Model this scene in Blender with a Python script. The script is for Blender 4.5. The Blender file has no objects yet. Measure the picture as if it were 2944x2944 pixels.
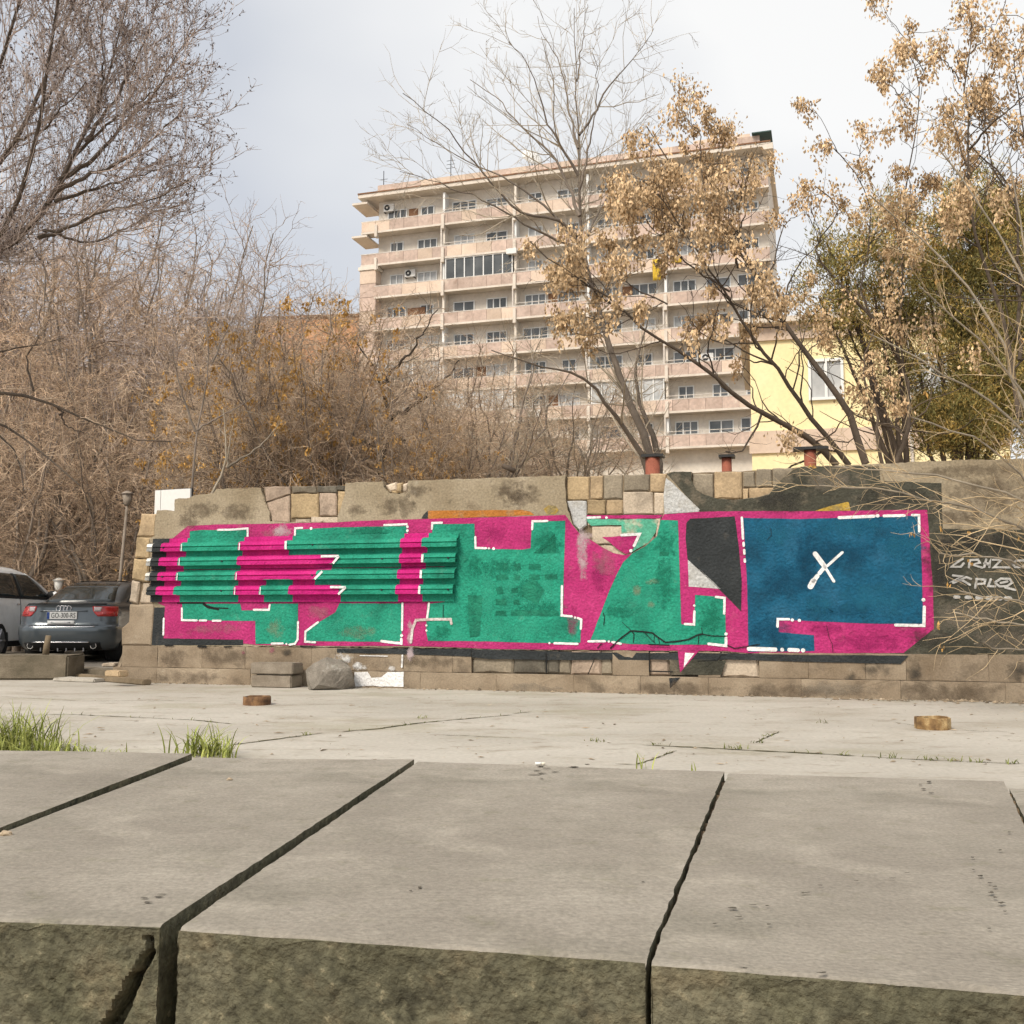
import bpy, bmesh, math, random
import numpy as np
from mathutils import Vector, Matrix

# ---------------------------------------------------------------- camera, sky, sun, exposure
scene = bpy.context.scene
COL = scene.collection
random.seed(7)
RNG = np.random.default_rng(11)
W = 2944.0                      # photograph is square
CAM_H = 0.95
PITCH = math.atan(280.0 / W)
cam_data = bpy.data.cameras.new('camera')
cam = bpy.data.objects.new('camera', cam_data)
COL.objects.link(cam)
cam.location = (0, 0, CAM_H)
cam.rotation_euler = (math.pi / 2 + PITCH, 0, 0)
cam_data.sensor_width = 36.0
cam_data.lens = 36.0
cam_data.clip_start = 0.05
cam_data.clip_end = 2000.0
scene.camera = cam

SUN_EL, SUN_AZ = math.radians(46), math.radians(-142)    # azimuth from +Y, clockwise
world = bpy.data.worlds.new('World')
scene.world = world
world.use_nodes = True
wn = world.node_tree
wn.nodes.clear()
def wnode(t, **kw):
    n = wn.nodes.new(t)
    for k, v in kw.items(): setattr(n, k, v)
    return n
w_out = wnode('ShaderNodeOutputWorld')
w_sky = wnode('ShaderNodeTexSky', sky_type='NISHITA')
w_sky.sun_disc = False
w_sky.sun_elevation = SUN_EL
w_sky.sun_rotation = SUN_AZ
w_sky.air_density = 1.0
w_sky.dust_density = 2.5
w_bg1 = wnode('ShaderNodeBackground'); w_bg1.inputs[1].default_value = 0.05
w_tc = wnode('ShaderNodeTexCoord')
w_map = wnode('ShaderNodeMapping')
w_map.inputs['Location'].default_value = (3.1, 0.4, 1.7)
w_map.inputs['Scale'].default_value = (1.0, 1.0, 1.9)
w_noise = wnode('ShaderNodeTexNoise')
w_noise.inputs['Scale'].default_value = 1.6
w_noise.inputs['Detail'].default_value = 4.0
w_noise.inputs['Roughness'].default_value = 0.42
w_ramp = wnode('ShaderNodeValToRGB')
w_ramp.color_ramp.elements[0].position = 0.36
w_ramp.color_ramp.elements[0].color = (0.57, 0.595, 0.645, 1)
w_ramp.color_ramp.elements[1].position = 0.64
w_ramp.color_ramp.elements[1].color = (0.88, 0.875, 0.86, 1)
w_bg2 = wnode('ShaderNodeBackground'); w_bg2.inputs[1].default_value = 0.45
w_mix = wnode('ShaderNodeMixShader'); w_mix.inputs[0].default_value = 0.9
for a, b in ((w_sky.outputs[0], w_bg1.inputs[0]), (w_tc.outputs['Generated'], w_map.inputs[0]),
             (w_map.outputs[0], w_noise.inputs[0]), (w_noise.outputs['Fac'], w_ramp.inputs[0]),
             (w_ramp.outputs[0], w_bg2.inputs[0]), (w_bg1.outputs[0], w_mix.inputs[1]),
             (w_bg2.outputs[0], w_mix.inputs[2]), (w_mix.outputs[0], w_out.inputs[0])):
    wn.links.new(a, b)

sun_data = bpy.data.lights.new('sun', 'SUN')
sun_data.energy = 1.35
sun_data.angle = math.radians(20)
sun_data.color = (1.0, 0.92, 0.8)
sun = bpy.data.objects.new('sun', sun_data)
COL.objects.link(sun)
sun_dir = Vector((math.sin(SUN_AZ) * math.cos(SUN_EL), math.cos(SUN_AZ) * math.cos(SUN_EL), math.sin(SUN_EL)))
sun.rotation_euler = sun_dir.to_track_quat('Z', 'Y').to_euler()
sun.location = (0, 0, 60)

scene.view_settings.view_transform = 'Standard'
scene.view_settings.look = 'None'
scene.view_settings.exposure = 1.4
scene.view_settings.gamma = 1.0
scene.view_settings.use_curve_mapping = False
scene.render.engine = 'CYCLES'
scene.cycles.max_bounces = 4
scene.cycles.diffuse_bounces = 2
scene.cycles.glossy_bounces = 2
scene.cycles.transparent_max_bounces = 6
scene.cycles.use_adaptive_sampling = True
scene.cycles.adaptive_threshold = 0.03
scene.cycles.use_denoising = True

# ---------------------------------------------------------------- helpers: photo rays -> places
FWD = Vector((0, math.cos(PITCH), math.sin(PITCH)))
UPV = Vector((0, -math.sin(PITCH), math.cos(PITCH)))
CAMP = Vector((0, 0, CAM_H))
def ray(x, y):
    return FWD + Vector((1, 0, 0)) * ((x - W / 2) / W) + UPV * ((W / 2 - y) / W)
def on_z(x, y, z=0.0):
    d = ray(x, y); return CAMP + d * ((z - CAM_H) / d.z)
def on_depth(x, y, D):
    d = ray(x, y); return CAMP + d * (D / d.y)
def on_plane(x, y, p, n):
    d = ray(x, y); return CAMP + d * ((p - CAMP).dot(n) / d.dot(n))
K = W / 1932.0

# ---------------------------------------------------------------- helpers: objects
def tag(o, label=None, cat=None, group=None, kind=None):
    if label: o['label'] = label
    if cat: o['category'] = cat
    if group: o['group'] = group
    if kind: o['kind'] = kind
    return o
def empty(name, loc=(0, 0, 0), rz=0.0, label=None, cat=None, group=None):
    o = bpy.data.objects.new(name, None)
    o.empty_display_size = 0.1
    o.location = loc; o.rotation_euler = (0, 0, rz)
    COL.objects.link(o)
    return tag(o, label, cat, group)
def link(name, me, parent=None, loc=None, rot=None, scale=None):
    o = bpy.data.objects.new(name, me)
    COL.objects.link(o)
    if parent: o.parent = parent
    if loc is not None: o.location = loc
    if rot is not None: o.rotation_euler = rot
    if scale is not None: o.scale = scale
    return o
def copy_tree(o, parent=None):
    c = o.copy(); COL.objects.link(c); c.parent = parent
    for ch in list(o.children): copy_tree(ch, c)
    return c

class MB:
    """collects polygons; build() makes one mesh object"""
    def __init__(s): s.v = []; s.f = []; s.m = []; s.sm = []
    def poly(s, pts, m=0, smooth=False):
        b = len(s.v); s.v += [tuple(p) for p in pts]
        s.f.append(tuple(range(b, b + len(pts)))); s.m.append(m); s.sm.append(smooth)
    def grid(s, rows, m=0, smooth=True, closed=False):
        b = len(s.v); n = len(rows[0])
        for r in rows: s.v += [tuple(p) for p in r]
        for i in range(len(rows) - 1):
            for j in range(n if closed else n - 1):
                j2 = (j + 1) % n
                s.f.append((b + i * n + j, b + i * n + j2, b + (i + 1) * n + j2, b + (i + 1) * n + j))
                s.m.append(m); s.sm.append(smooth)
    def box(s, x0, x1, y0, y1, z0, z1, m=0, bev=0.0):
        if bev <= 0:
            c = [(x, y, z) for z in (z0, z1) for y in (y0, y1) for x in (x0, x1)]
            for q in ((0, 2, 3, 1), (4, 5, 7, 6), (0, 1, 5, 4), (2, 6, 7, 3), (0, 4, 6, 2), (1, 3, 7, 5)):
                s.poly([c[i] for i in q], m)
            return
        b = bev
        def ring(z, i): return [(x0 + i, y0 + i, z), (x1 - i, y0 + i, z), (x1 - i, y1 - i, z), (x0 + i, y1 - i, z)]
        s.grid([ring(z0, b), ring(z0 + b, 0), ring(z1 - b, 0), ring(z1, b)], m, False, True)
        s.poly(ring(z1, b), m); s.poly(ring(z0, b)[::-1], m)
    def prism(s, poly, y0, y1, m=0, back=False):
        """poly = (x,z) list seen from -y, front at y0, back at y1"""
        s.poly([(x, y0, z) for x, z in poly], m)
        n = len(poly)
        for i in range(n):
            a, b = poly[i], poly[(i + 1) % n]
            s.poly([(a[0], y0, a[1]), (a[0], y1, a[1]), (b[0], y1, b[1]), (b[0], y0, b[1])], m)
        if back: s.poly([(x, y1, z) for x, z in poly[::-1]], m)
    def tube(s, pts, rad, k=8, m=0, cap=True):
        pts = [Vector(p) for p in pts]; rows = []
        if not hasattr(rad, '__len__'): rad = [rad] * len(pts)
        for i, p in enumerate(pts):
            t = (pts[min(i + 1, len(pts) - 1)] - pts[max(i - 1, 0)]).normalized()
            ref = Vector((0, 0, 1)) if abs(t.z) < 0.9 else Vector((1, 0, 0))
            u = t.cross(ref).normalized(); v = t.cross(u)
            rows.append([p + (u * math.cos(a) + v * math.sin(a)) * rad[i] for a in [2 * math.pi * q / k for q in range(k)]])
        s.grid(rows, m, True, True)
        if cap: s.poly(rows[0], m); s.poly(rows[-1][::-1], m)
    def mesh(s, name, mats):
        me = bpy.data.meshes.new(name)
        me.from_pydata(s.v, [], s.f)
        for mt in mats: me.materials.append(mt)
        me.polygons.foreach_set('material_index', s.m)
        me.polygons.foreach_set('use_smooth', s.sm)
        me.update()
        return me
    def build(s, name, mats, parent=None, fix=True, **kw):
        if not isinstance(mats, (list, tuple)): mats = [mats]
        me = s.mesh(name, mats)
        if fix:
            bm = bmesh.new(); bm.from_mesh(me)
            bmesh.ops.remove_doubles(bm, verts=bm.verts, dist=1e-5)
            bmesh.ops.recalc_face_normals(bm, faces=bm.faces)
            bm.to_mesh(me); bm.free()
        return link(name, me, parent, **kw)

def np_mesh(name, verts, faces, mats, smooth=False, midx=None):
    """verts (N,3), faces (M,k) all the same k"""
    me = bpy.data.meshes.new(name)
    verts = np.ascontiguousarray(verts, dtype=np.float32); faces = np.ascontiguousarray(faces, dtype=np.int32)
    M, k = faces.shape
    me.vertices.add(len(verts)); me.vertices.foreach_set('co', verts.ravel())
    me.loops.add(M * k); me.loops.foreach_set('vertex_index', faces.ravel())
    me.polygons.add(M)
    me.polygons.foreach_set('loop_start', np.arange(0, M * k, k, dtype=np.int32))
    me.polygons.foreach_set('loop_total', np.full(M, k, dtype=np.int32))
    me.polygons.foreach_set('use_smooth', np.full(M, smooth, dtype=bool))
    for mt in mats: me.materials.append(mt)
    if midx is not None: me.polygons.foreach_set('material_index', np.asarray(midx, dtype=np.int32))
    me.update(calc_edges=True)
    return me

# ---------------------------------------------------------------- helpers: materials
def mk(name, cols, scale=4.0, detail=6.0, rough=0.85, bump=0.25, bscale=60.0, bdist=0.01, metallic=0.0,
       fine=0.18, fscale=90.0, stains=None, stretch=None, spec=0.3, coat=0.0, random_obj=0.0, voronoi=None, island=0.0):
    """cols: list of (pos, rgb) for a soft noise; fine: strength of a fine speckle; stains: list of (rgb, scale, threshold, softness, amount)"""
    mt = bpy.data.materials.new(name); mt.use_nodes = True
    nt = mt.node_tree; N = nt.nodes; L = nt.links
    b = N['Principled BSDF']
    b.inputs['Roughness'].default_value = rough
    b.inputs['Metallic'].default_value = metallic
    b.inputs['Specular IOR Level'].default_value = spec
    b.inputs['Coat Weight'].default_value = coat
    tc = N.new('ShaderNodeTexCoord'); co = tc.outputs['Object']
    if random_obj:
        oi = N.new('ShaderNodeObjectInfo'); ad = N.new('ShaderNodeVectorMath'); ad.operation = 'ADD'
        mu = N.new('ShaderNodeMath'); mu.operation = 'MULTIPLY'; mu.inputs[1].default_value = 37.0
        L.new(oi.outputs['Random'], mu.inputs[0]); L.new(mu.outputs[0], ad.inputs[1]); L.new(co, ad.inputs[0]); co = ad.outputs[0]
    if stretch:
        mp = N.new('ShaderNodeMapping'); mp.inputs['Scale'].default_value = stretch
        L.new(co, mp.inputs[0]); cs = mp.outputs[0]
    else: cs = co
    def noise(sc, det=6.0, vec=None, ro=0.55):
        n = N.new('ShaderNodeTexNoise'); n.inputs['Scale'].default_value = sc
        n.inputs['Detail'].default_value = min(det, 5.0); n.inputs['Roughness'].default_value = ro
        L.new(vec or co, n.inputs['Vector']); return n.outputs['Fac']
    def mixc(fac, a, c, mode='MIX'):
        m = N.new('ShaderNodeMix'); m.data_type = 'RGBA'; m.blend_type = mode; m.clamp_result = False
        for s_, v in ((m.inputs[0], fac), (m.inputs[6], a), (m.inputs[7], c)):
            if isinstance(v, (int, float)): s_.default_value = v
            elif isinstance(v, tuple): s_.default_value = (*v, 1)
            else: L.new(v, s_)
        return m.outputs[2]
    if len(cols) > 1:
        r = N.new('ShaderNodeValToRGB')
        while len(r.color_ramp.elements) < len(cols): r.color_ramp.elements.new(0.5)
        for e, (p, c) in zip(r.color_ramp.elements, cols): e.position = p; e.color = (*c, 1)
        L.new(noise(scale, detail, cs), r.inputs[0]); out = r.outputs[0]
    else:
        rg = N.new('ShaderNodeRGB'); rg.outputs[0].default_value = (*cols[0][1], 1); out = rg.outputs[0]
    if random_obj:
        hs = N.new('ShaderNodeHueSaturation'); mr = N.new('ShaderNodeMapRange')
        mr.inputs[3].default_value = 1 - random_obj; mr.inputs[4].default_value = 1 + random_obj
        L.new(oi.outputs['Random'], mr.inputs[0]); L.new(mr.outputs[0], hs.inputs['Value']); L.new(out, hs.inputs['Color']); out = hs.outputs[0]
    if island:
        gi = N.new('ShaderNodeNewGeometry'); hs = N.new('ShaderNodeHueSaturation'); mr = N.new('ShaderNodeMapRange')
        mr.inputs[3].default_value = 1 - island; mr.inputs[4].default_value = 1 + island
        L.new(gi.outputs['Random Per Island'], mr.inputs[0]); L.new(mr.outputs[0], hs.inputs['Value']); L.new(out, hs.inputs['Color']); out = hs.outputs[0]
    for (c, sc, th, so, am) in (stains or []):
        mr = N.new('ShaderNodeMapRange'); mr.inputs[1].default_value = th; mr.inputs[2].default_value = th + so
        mr.inputs[4].default_value = am
        L.new(noise(sc, 8.0, cs, 0.62), mr.inputs[0]); out = mixc(mr.outputs[0], out, c)
    if fine:
        mr = N.new('ShaderNodeMapRange'); mr.inputs[1].default_value = 0.3; mr.inputs[2].default_value = 0.7
        mr.inputs[3].default_value = 1 - fine; mr.inputs[4].default_value = 1 + fine
        L.new(noise(fscale, 4.0), mr.inputs[0])
        cb = N.new('ShaderNodeCombineColor')
        for i in range(3): L.new(mr.outputs[0], cb.inputs[i])
        out = mixc(1.0, out, cb.outputs[0], 'MULTIPLY')
    L.new(out, b.inputs['Base Color'])
    if bump:
        bp = N.new('ShaderNodeBump'); bp.inputs['Strength'].default_value = bump; bp.inputs['Distance'].default_value = bdist
        L.new(noise(bscale, 6.0, cs), bp.inputs['Height']); L.new(bp.outputs[0], b.inputs['Normal'])
    return mt

def rough_poly(pts, step, amp, seed=0):
    """densify a 2D outline and jitter it"""
    rnd = random.Random(seed); out = []
    n = len(pts)
    for i in range(n):
        a, b = pts[i], pts[(i + 1) % n]
        L = math.hypot(b[0] - a[0], b[1] - a[1]); k = max(1, int(L / step))
        for j in range(k):
            t = j / k
            out.append((a[0] + (b[0] - a[0]) * t + rnd.uniform(-amp, amp), a[1] + (b[1] - a[1]) * t + rnd.uniform(-amp, amp)))
    return out

# ================================================================ MATERIALS (shared)
M = {}
M['plaster'] = mk('plaster', [(0.3, (0.23, 0.18, 0.115)), (0.5, (0.31, 0.255, 0.175)), (0.7, (0.39, 0.325, 0.235))], 1.3, 8, 0.95, 0.5, 45, 0.02,
                  fine=0.22, fscale=38, stains=[((0.12, 0.085, 0.055), 1.9, 0.56, 0.16, 0.65), ((0.44, 0.39, 0.31), 3.3, 0.6, 0.1, 0.5), ((0.1, 0.085, 0.06), 9.0, 0.62, 0.1, 0.55)])
M['core'] = mk('rubble core', [(0.35, (0.16, 0.12, 0.08)), (0.65, (0.3, 0.23, 0.15))], 5, 8, 0.95, 0.7, 30, 0.03)
def stone_mat(name, c, d=0.6):
    dk = tuple(v * d for v in c); lt = tuple(min(0.85, v * 1.2) for v in c)
    return mk(name, [(0.3, dk), (0.5, c), (0.72, lt)], 3.0, 8, 0.92, 0.5, 40, 0.015, fine=0.2, fscale=45,
              stains=[(tuple(v * 0.45 for v in c), 5.0, 0.6, 0.12, 0.6)], random_obj=0.08)
M['st_ochre'] = stone_mat('ochre tuff', (0.39, 0.29, 0.17))
M['st_tan'] = stone_mat('tan tuff', (0.42, 0.31, 0.19))
M['st_pink'] = stone_mat('pink tuff', (0.41, 0.315, 0.24))
M['st_pale'] = stone_mat('pale tuff', (0.52, 0.43, 0.33))
M['st_grey'] = stone_mat('grey basalt', (0.25, 0.21, 0.155))
M['st_dark'] = stone_mat('dark basalt', (0.13, 0.115, 0.09))
M['plinth'] = mk('plinth stone', [(0.3, (0.2, 0.15, 0.1)), (0.5, (0.28, 0.22, 0.155)), (0.72, (0.36, 0.29, 0.21))], 1.6, 8, 0.93, 0.4, 55, 0.01,
                 fine=0.16, fscale=60, stains=[((0.09, 0.07, 0.05), 2.3, 0.57, 0.14, 0.65), ((0.42, 0.36, 0.28), 6.0, 0.64, 0.08, 0.4)], random_obj=0.04)
def paint_mat(name, c, under=(0.3, 0.25, 0.18), worn=0.35, dark=0.62, th=0.6):
    dk = tuple(v * dark for v in c); lt = tuple(min(0.9, v * 1.12 + 0.012) for v in c)
    return mk(name, [(0.3, dk), (0.5, c), (0.72, lt)], 2.4, 9, 0.75, 0.9, 32, 0.02, fine=0.2, fscale=42,
              stains=[(dk, 7.0, 0.56, 0.18, 0.7), (under, 4.3, th, 0.13, worn), (under, 26.0, 0.69, 0.04, 0.8)], spec=0.25)
M['pink'] = paint_mat('magenta paint', (0.43, 0.026, 0.15), (0.4, 0.13, 0.17), 0.5, 0.75)
M['pinkb'] = paint_mat('fresh magenta paint', (0.52, 0.012, 0.18), worn=0.1, dark=0.8, th=0.68)
M['green'] = paint_mat('teal green paint', (0.016, 0.275, 0.175), (0.11, 0.33, 0.23), 0.5, 0.58)
M['greenp'] = paint_mat('worn pale green paint', (0.10, 0.42, 0.28), (0.5, 0.42, 0.32), 0.85, 0.75, 0.5)
M['greend'] = paint_mat('dark green paint', (0.006, 0.15, 0.09), (0.02, 0.25, 0.15), 0.6, 0.6, 0.48)
M['blue'] = paint_mat('petrol blue paint', (0.005, 0.088, 0.165), (0.014, 0.15, 0.25), 0.5, 0.55)
M['bluel'] = paint_mat('light petrol blue paint', (0.012, 0.2, 0.32), (0.01, 0.12, 0.22), 0.5, 0.7)
M['black'] = paint_mat('black paint', (0.028, 0.032, 0.034), (0.12, 0.105, 0.085), 0.5, 0.7, 0.58)
M['olive'] = paint_mat('worn dark olive paint', (0.06, 0.058, 0.042), (0.17, 0.14, 0.1), 0.7, 0.55, 0.52)
M['white'] = paint_mat('white paint', (0.78, 0.77, 0.76), (0.55, 0.5, 0.48), 0.35, 0.9, 0.6)
M['whitef'] = paint_mat('faded white paint', (0.62, 0.58, 0.56), (0.45, 0.3, 0.28), 0.8, 0.85, 0.48)
M['lgrey'] = paint_mat('light grey paint', (0.47, 0.47, 0.46), (0.36, 0.33, 0.28), 0.6, 0.85, 0.5)
M['tagw'] = paint_mat('grey white paint', (0.46, 0.45, 0.43), (0.2, 0.18, 0.15), 0.6, 0.8, 0.52)
M['orange'] = paint_mat('orange paint', (0.42, 0.16, 0.03), (0.3, 0.22, 0.13), 0.6, 0.75, 0.52)
M['yellow'] = paint_mat('yellow paint', (0.45, 0.29, 0.05), (0.2, 0.17, 0.1), 0.8, 0.7, 0.48)
M['crack'] = mk('dark crack', [(0, (0.012, 0.012, 0.012))], fine=0, bump=0)
M['silver'] = mk('bare galvanised steel', [(0.3, (0.3, 0.29, 0.26)), (0.7, (0.52, 0.52, 0.5))], 8, 6, 0.5, 0.2, 60, 0.004, metallic=0.7)

# ================================================================ GROUND
M['concrete'] = mk('plaza concrete', [(0.3, (0.36, 0.33, 0.28)), (0.5, (0.43, 0.395, 0.34)), (0.72, (0.49, 0.455, 0.395))], 0.55, 9, 0.93, 0.35, 30, 0.012,
                   fine=0.1, fscale=28, stains=[((0.31, 0.27, 0.21), 1.5, 0.5, 0.2, 0.7), ((0.23, 0.195, 0.145), 6.0, 0.57, 0.12, 0.55), ((0.3, 0.27, 0.19), 0.8, 0.55, 0.1, 0.5), ((0.62, 0.57, 0.49), 2.7, 0.6, 0.15, 0.4)], stretch=(0.55, 1.0, 1.0))
M['drygr'] = mk('dry winter grass', [(0.3, (0.3, 0.225, 0.14)), (0.7, (0.48, 0.38, 0.26))], 0.6, 8, 0.98, 0.6, 12, 0.05)
M['dirt'] = mk('bare earth', [(0.3, (0.13, 0.09, 0.055)), (0.7, (0.24, 0.17, 0.105))], 1.5, 8, 0.98, 0.6, 20, 0.03)
M['asphalt'] = mk('asphalt', [(0.3, (0.16, 0.14, 0.115)), (0.7, (0.26, 0.23, 0.19))], 1.1, 8, 0.92, 0.4, 50, 0.01)
def sheet(name, pts, z, mat, **kw):
    mb = MB(); mb.poly([(p[0], p[1], z) for p in pts])
    return tag(mb.build(name, mat, **kw), kind='structure')
sheet('ground', [(-600, -60), (600, -60), (600, 900), (-600, 900)], -0.70, M['dirt'])

# wall line on the ground (foot of the plinth)
WP0 = on_z(270 * K, 1288 * K); WP1 = on_z(1932 * K, 1325 * K)
ES = (WP1 - WP0); ES.z = 0; ES.normalize()
EN = Vector((ES.y, -ES.x, 0))                # towards the camera
if EN.y > 0: EN = -EN
WANG = math.atan2(ES.y, ES.x)
WBASE = WP0 - EN * 0.06                       # plaster plane
def wpx(x, y, off=0.0):
    """photo pixel -> (s, t) on the wall plane moved off metres towards the camera"""
    p = on_plane(x, y, WBASE + EN * off, EN) - WBASE
    return (p.dot(ES), p.z)
CROP = {'A': 0.0, 'B': 700.0, 'C': 1400.0, 'D': 2144.0}
def wc(c, x, y, off=0.0):
    return wpx(CROP[c] + x / 2.415, 1300 + y / 2.415, off)
def path(txt, off=0.0):
    """'A 10,20 30,40 B 5,6' -> list of (s,t)"""
    out = []; c = 'A'
    for w in txt.split():
        if w in CROP: c = w
        else:
            a, b = w.split(','); out.append(wc(c, float(a), float(b), off))
    return out
def wall_world(s, t, off=0.0):
    p = WBASE + ES * s + EN * off; return Vector((p.x, p.y, t))

# plaza: concrete deck on the same level as the foot of the wall; lower ground in front where the photographer stands
deck = [on_z(-400, 2300), on_z(3400, 2300), WBASE + ES * 16 - EN * 0.3, WBASE - ES * 0.2 - EN * 0.3, Vector((-6.5, 15.2, 0)), Vector((-30, 17, 0))]
deck[0] = Vector((-9, 4.4, 0)); deck[1] = Vector((11, 3.2, 0))
mb = MB(); nx, ny = 60, 30
DK = [(-30, 17.2), (-7, 15.0), tuple((WBASE - ES * 0.2 - EN * 0.3)[:2]), tuple((WBASE + ES * 18 - EN * 0.3)[:2]), (14, 3.6), (-30, 4.6)]
mb.poly([(p[0], p[1], 0.0) for p in DK]); 
for i in range(len(DK)):
    a, b = DK[i], DK[(i + 1) % len(DK)]
    mb.poly([(a[0], a[1], 0), (b[0], b[1], 0), (b[0], b[1], -0.8), (a[0], a[1], -0.8)])
plaza = tag(mb.build('plaza_pavement', M['concrete']), kind='structure')
sheet('parking_ground', [(-60, 14), (-4, 13), (6, 40), (-20, 70), (-90, 70)], -0.006, M['asphalt'])

# ================================================================ THE GRAFFITI WALL
wall = empty('graffiti_wall', WBASE, WANG, 'long ruined stone and plaster wall painted with a magenta, green and blue mural', 'wall')
# local coords: x = s, y = away from the camera, z = t
def wprism(name, poly, mat, f, b, parent=None, back=False):
    mb = MB(); mb.prism(poly, -f, -b, 0, back); return mb.build(name, mat, parent or wall)
TOP_CORE = path('A 970,430 1080,424 1095,415 1205,425 1220,340 1320,325 1490,295 1510,262 1830,252 B 150,242 320,232 640,236 700,228 975,222 990,245 1130,225 1150,208 1932,178 C 550,167 710,162 1130,155 1250,142 1420,137 1932,122 D 180,114 350,102 920,84 1250,68 2300,40')
BOT = [(wc('D', 2300, 1700)[0], -0.05), (wc('A', 900, 1600)[0], -0.05)]
LEFT_CORE = path('A 850,1335 845,1222 890,1180 900,1100 896,1010 910,880 930,740 940,590 956,530')
core_poly = TOP_CORE + BOT + LEFT_CORE
wprism('core', rough_poly(core_poly, 0.12, 0.006, 3), M['core'], -0.06, -0.55, back=True)

pl = path('A 1075,480 1080,440 1090,405 1170,400 1210,412 1215,330 1240,318 1320,318 1345,300 1480,288 1500,255 1815,245 B 120,250 150,345 180,420 185,480 350,488 655,486 655,440 705,290 705,212 970,205 972,240 1010,283 1080,292 1138,272 1140,200 1500,185 1932,172 C 545,160 540,200 545,330 560,400 600,510 640,560 720,605 800,660 880,700 960,715 1010,700 1100,650 1180,580 1205,470 1228,430 1225,300 1240,180 1265,140 1420,135 1415,190 1450,255 1500,290 1600,320 1720,330 1850,315 D 50,320 160,290 215,215 330,120 380,98 530,95 930,80 1250,62 2300,34 2300,1412 1110,1405 0,1400 C 1660,1385 0,1372 B 1580,1362 650,1352 A 1050,1345 1065,1200 1075,1075 1045,1000 1040,600 1072,580')
wprism('plaster_render', rough_poly(pl, 0.05, 0.006, 5), M['plaster'], 0.0, -0.10)

def stone(poly, mat, f, name='stone', bev=0.012, seed=0, depth=0.12, label=None):
    """one dressed stone: rough outline, chamfered front"""
    rnd = random.Random(seed * 7 + 1)
    cx = sum(p[0] for p in poly) / len(poly); cz = sum(p[1] for p in poly) / len(poly)
    o = rough_poly(poly, 0.07, 0.006 if bev > 0.006 else 0.0015, seed); n = len(o)
    inner = []
    for p in o:
        d = math.hypot(cx - p[0], cz - p[1]) or 1; k = bev / d * 1.3
        inner.append((p[0] + (cx - p[0]) * k, p[1] + (cz - p[1]) * k))
    mb = MB()
    yf = [-(f + rnd.uniform(-0.003, 0.003)) for _ in o]
    r2 = [(p[0], y, p[1]) for p, y in zip(inner, yf)]
    r1 = [(p[0], y + bev, p[1]) for p, y in zip(o, yf)]
    r0 = [(p[0], -f + depth, p[1]) for p in o]
    mb.grid([r0, r1, r2], 0, False, True)
    c = (cx, -(f + rnd.uniform(-0.002, 0.006)), cz)
    for i in range(n): mb.poly([r2[i], r2[(i + 1) % n], c])
    ob = mb.build(name, mat, wall)
    if label: ob['label'] = label
    return ob
def rect(c, x0, y0, x1, y1, g=4):
    g = g / 2
    return path(f'{c} {x0+g},{y0+g} {x1-g},{y0+g} {x1-g},{y1-g} {x0+g},{y1-g}')
sid = 0
def stones(lst, f):
    global sid
    for c, x0, y0, x1, y1, m in lst:
        sid += 1
        stone(rect(c, x0, y0, x1, y1), M[m], f + random.uniform(-0.012, 0.008), seed=sid)
# exposed stones near the left end, top
stones([('B', 325, 233, 497, 281, 'st_grey'), ('B', 499, 230, 640, 281, 'st_dark'), ('B', 642, 228, 700, 264, 'st_dark'),
        ('B', 317, 283, 515, 457, 'st_ochre'), ('B', 518, 283, 640, 442, 'st_pink'), ('B', 643, 268, 702, 440, 'st_ochre'),
        ('B', 350, 459, 458, 490, 'st_pale'), ('B', 460, 446, 655, 490, 'st_pale')], -0.025)
stone(path('B 140,238 316,236 316,290 150,345'), M['st_pink'], -0.015, seed=91)
stone(path('B 152,348 312,296 312,488 188,484'), M['st_pink'], -0.028, seed=92)
# rubble in the chipped top edge
for i, p in enumerate(['B 985,230 1055,205 1062,262 1015,276', 'B 1060,215 1100,212 1098,284 1066,280', 'B 1102,222 1140,212 1138,272 1102,284', 'B 1020,268 1064,266 1066,286 1030,286']):
    stone(path(p), M['st_ochre' if i % 2 else 'st_pale'], -0.01 + 0.012 * (i % 2), seed=100 + i, bev=0.02)
# exposed stones in the middle and their painted rows
stones([('C', 550, 165, 707, 331, 'st_ochre'), ('C', 712, 160, 802, 324, 'st_tan'), ('C', 805, 152, 940, 324, 'st_grey'),
        ('C', 944, 150, 1128, 268, 'st_grey'), ('C', 1131, 145, 1250, 276, 'st_tan'),
        ('C', 692, 328, 820, 432, 'st_ochre'), ('C', 823, 326, 938, 432, 'st_tan'), ('C', 941, 271, 1153, 432, 'st_pale'), ('C', 1156, 279, 1232, 432, 'st_pale'),
        ('C', 725, 510, 940, 640, 'st_pale'), ('C', 692, 436, 940, 508, 'st_pale'), ('C', 943, 436, 1165, 575, 'st_pale'), ('C', 1168, 436, 1206, 600, 'st_pale'),
        ('C', 770, 642, 1000, 720, 'st_pale'), ('C', 943, 578, 1165, 655, 'st_pale')], -0.03)
stone(path('C 552,336 690,336 690,510 640,545 600,500'), M['lgrey'], -0.02, seed=140)
stones([('C', 1425, 148, 1572, 318, 'st_grey'), ('C', 1576, 132, 1772, 322, 'st_tan'), ('C', 1776, 130, 1862, 242, 'st_grey'), ('C', 1866, 126, 1980, 238, 'st_grey'),
        ('C', 1776, 246, 1816, 330, 'st_tan'), ('C', 1820, 242, 2010, 330, 'st_tan'),
        ('D', 73, 112, 182, 242, 'st_grey'), ('D', 186, 106, 330, 244, 'st_grey'), ('D', 20, 246, 215, 330, 'st_tan')], -0.025)
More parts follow.
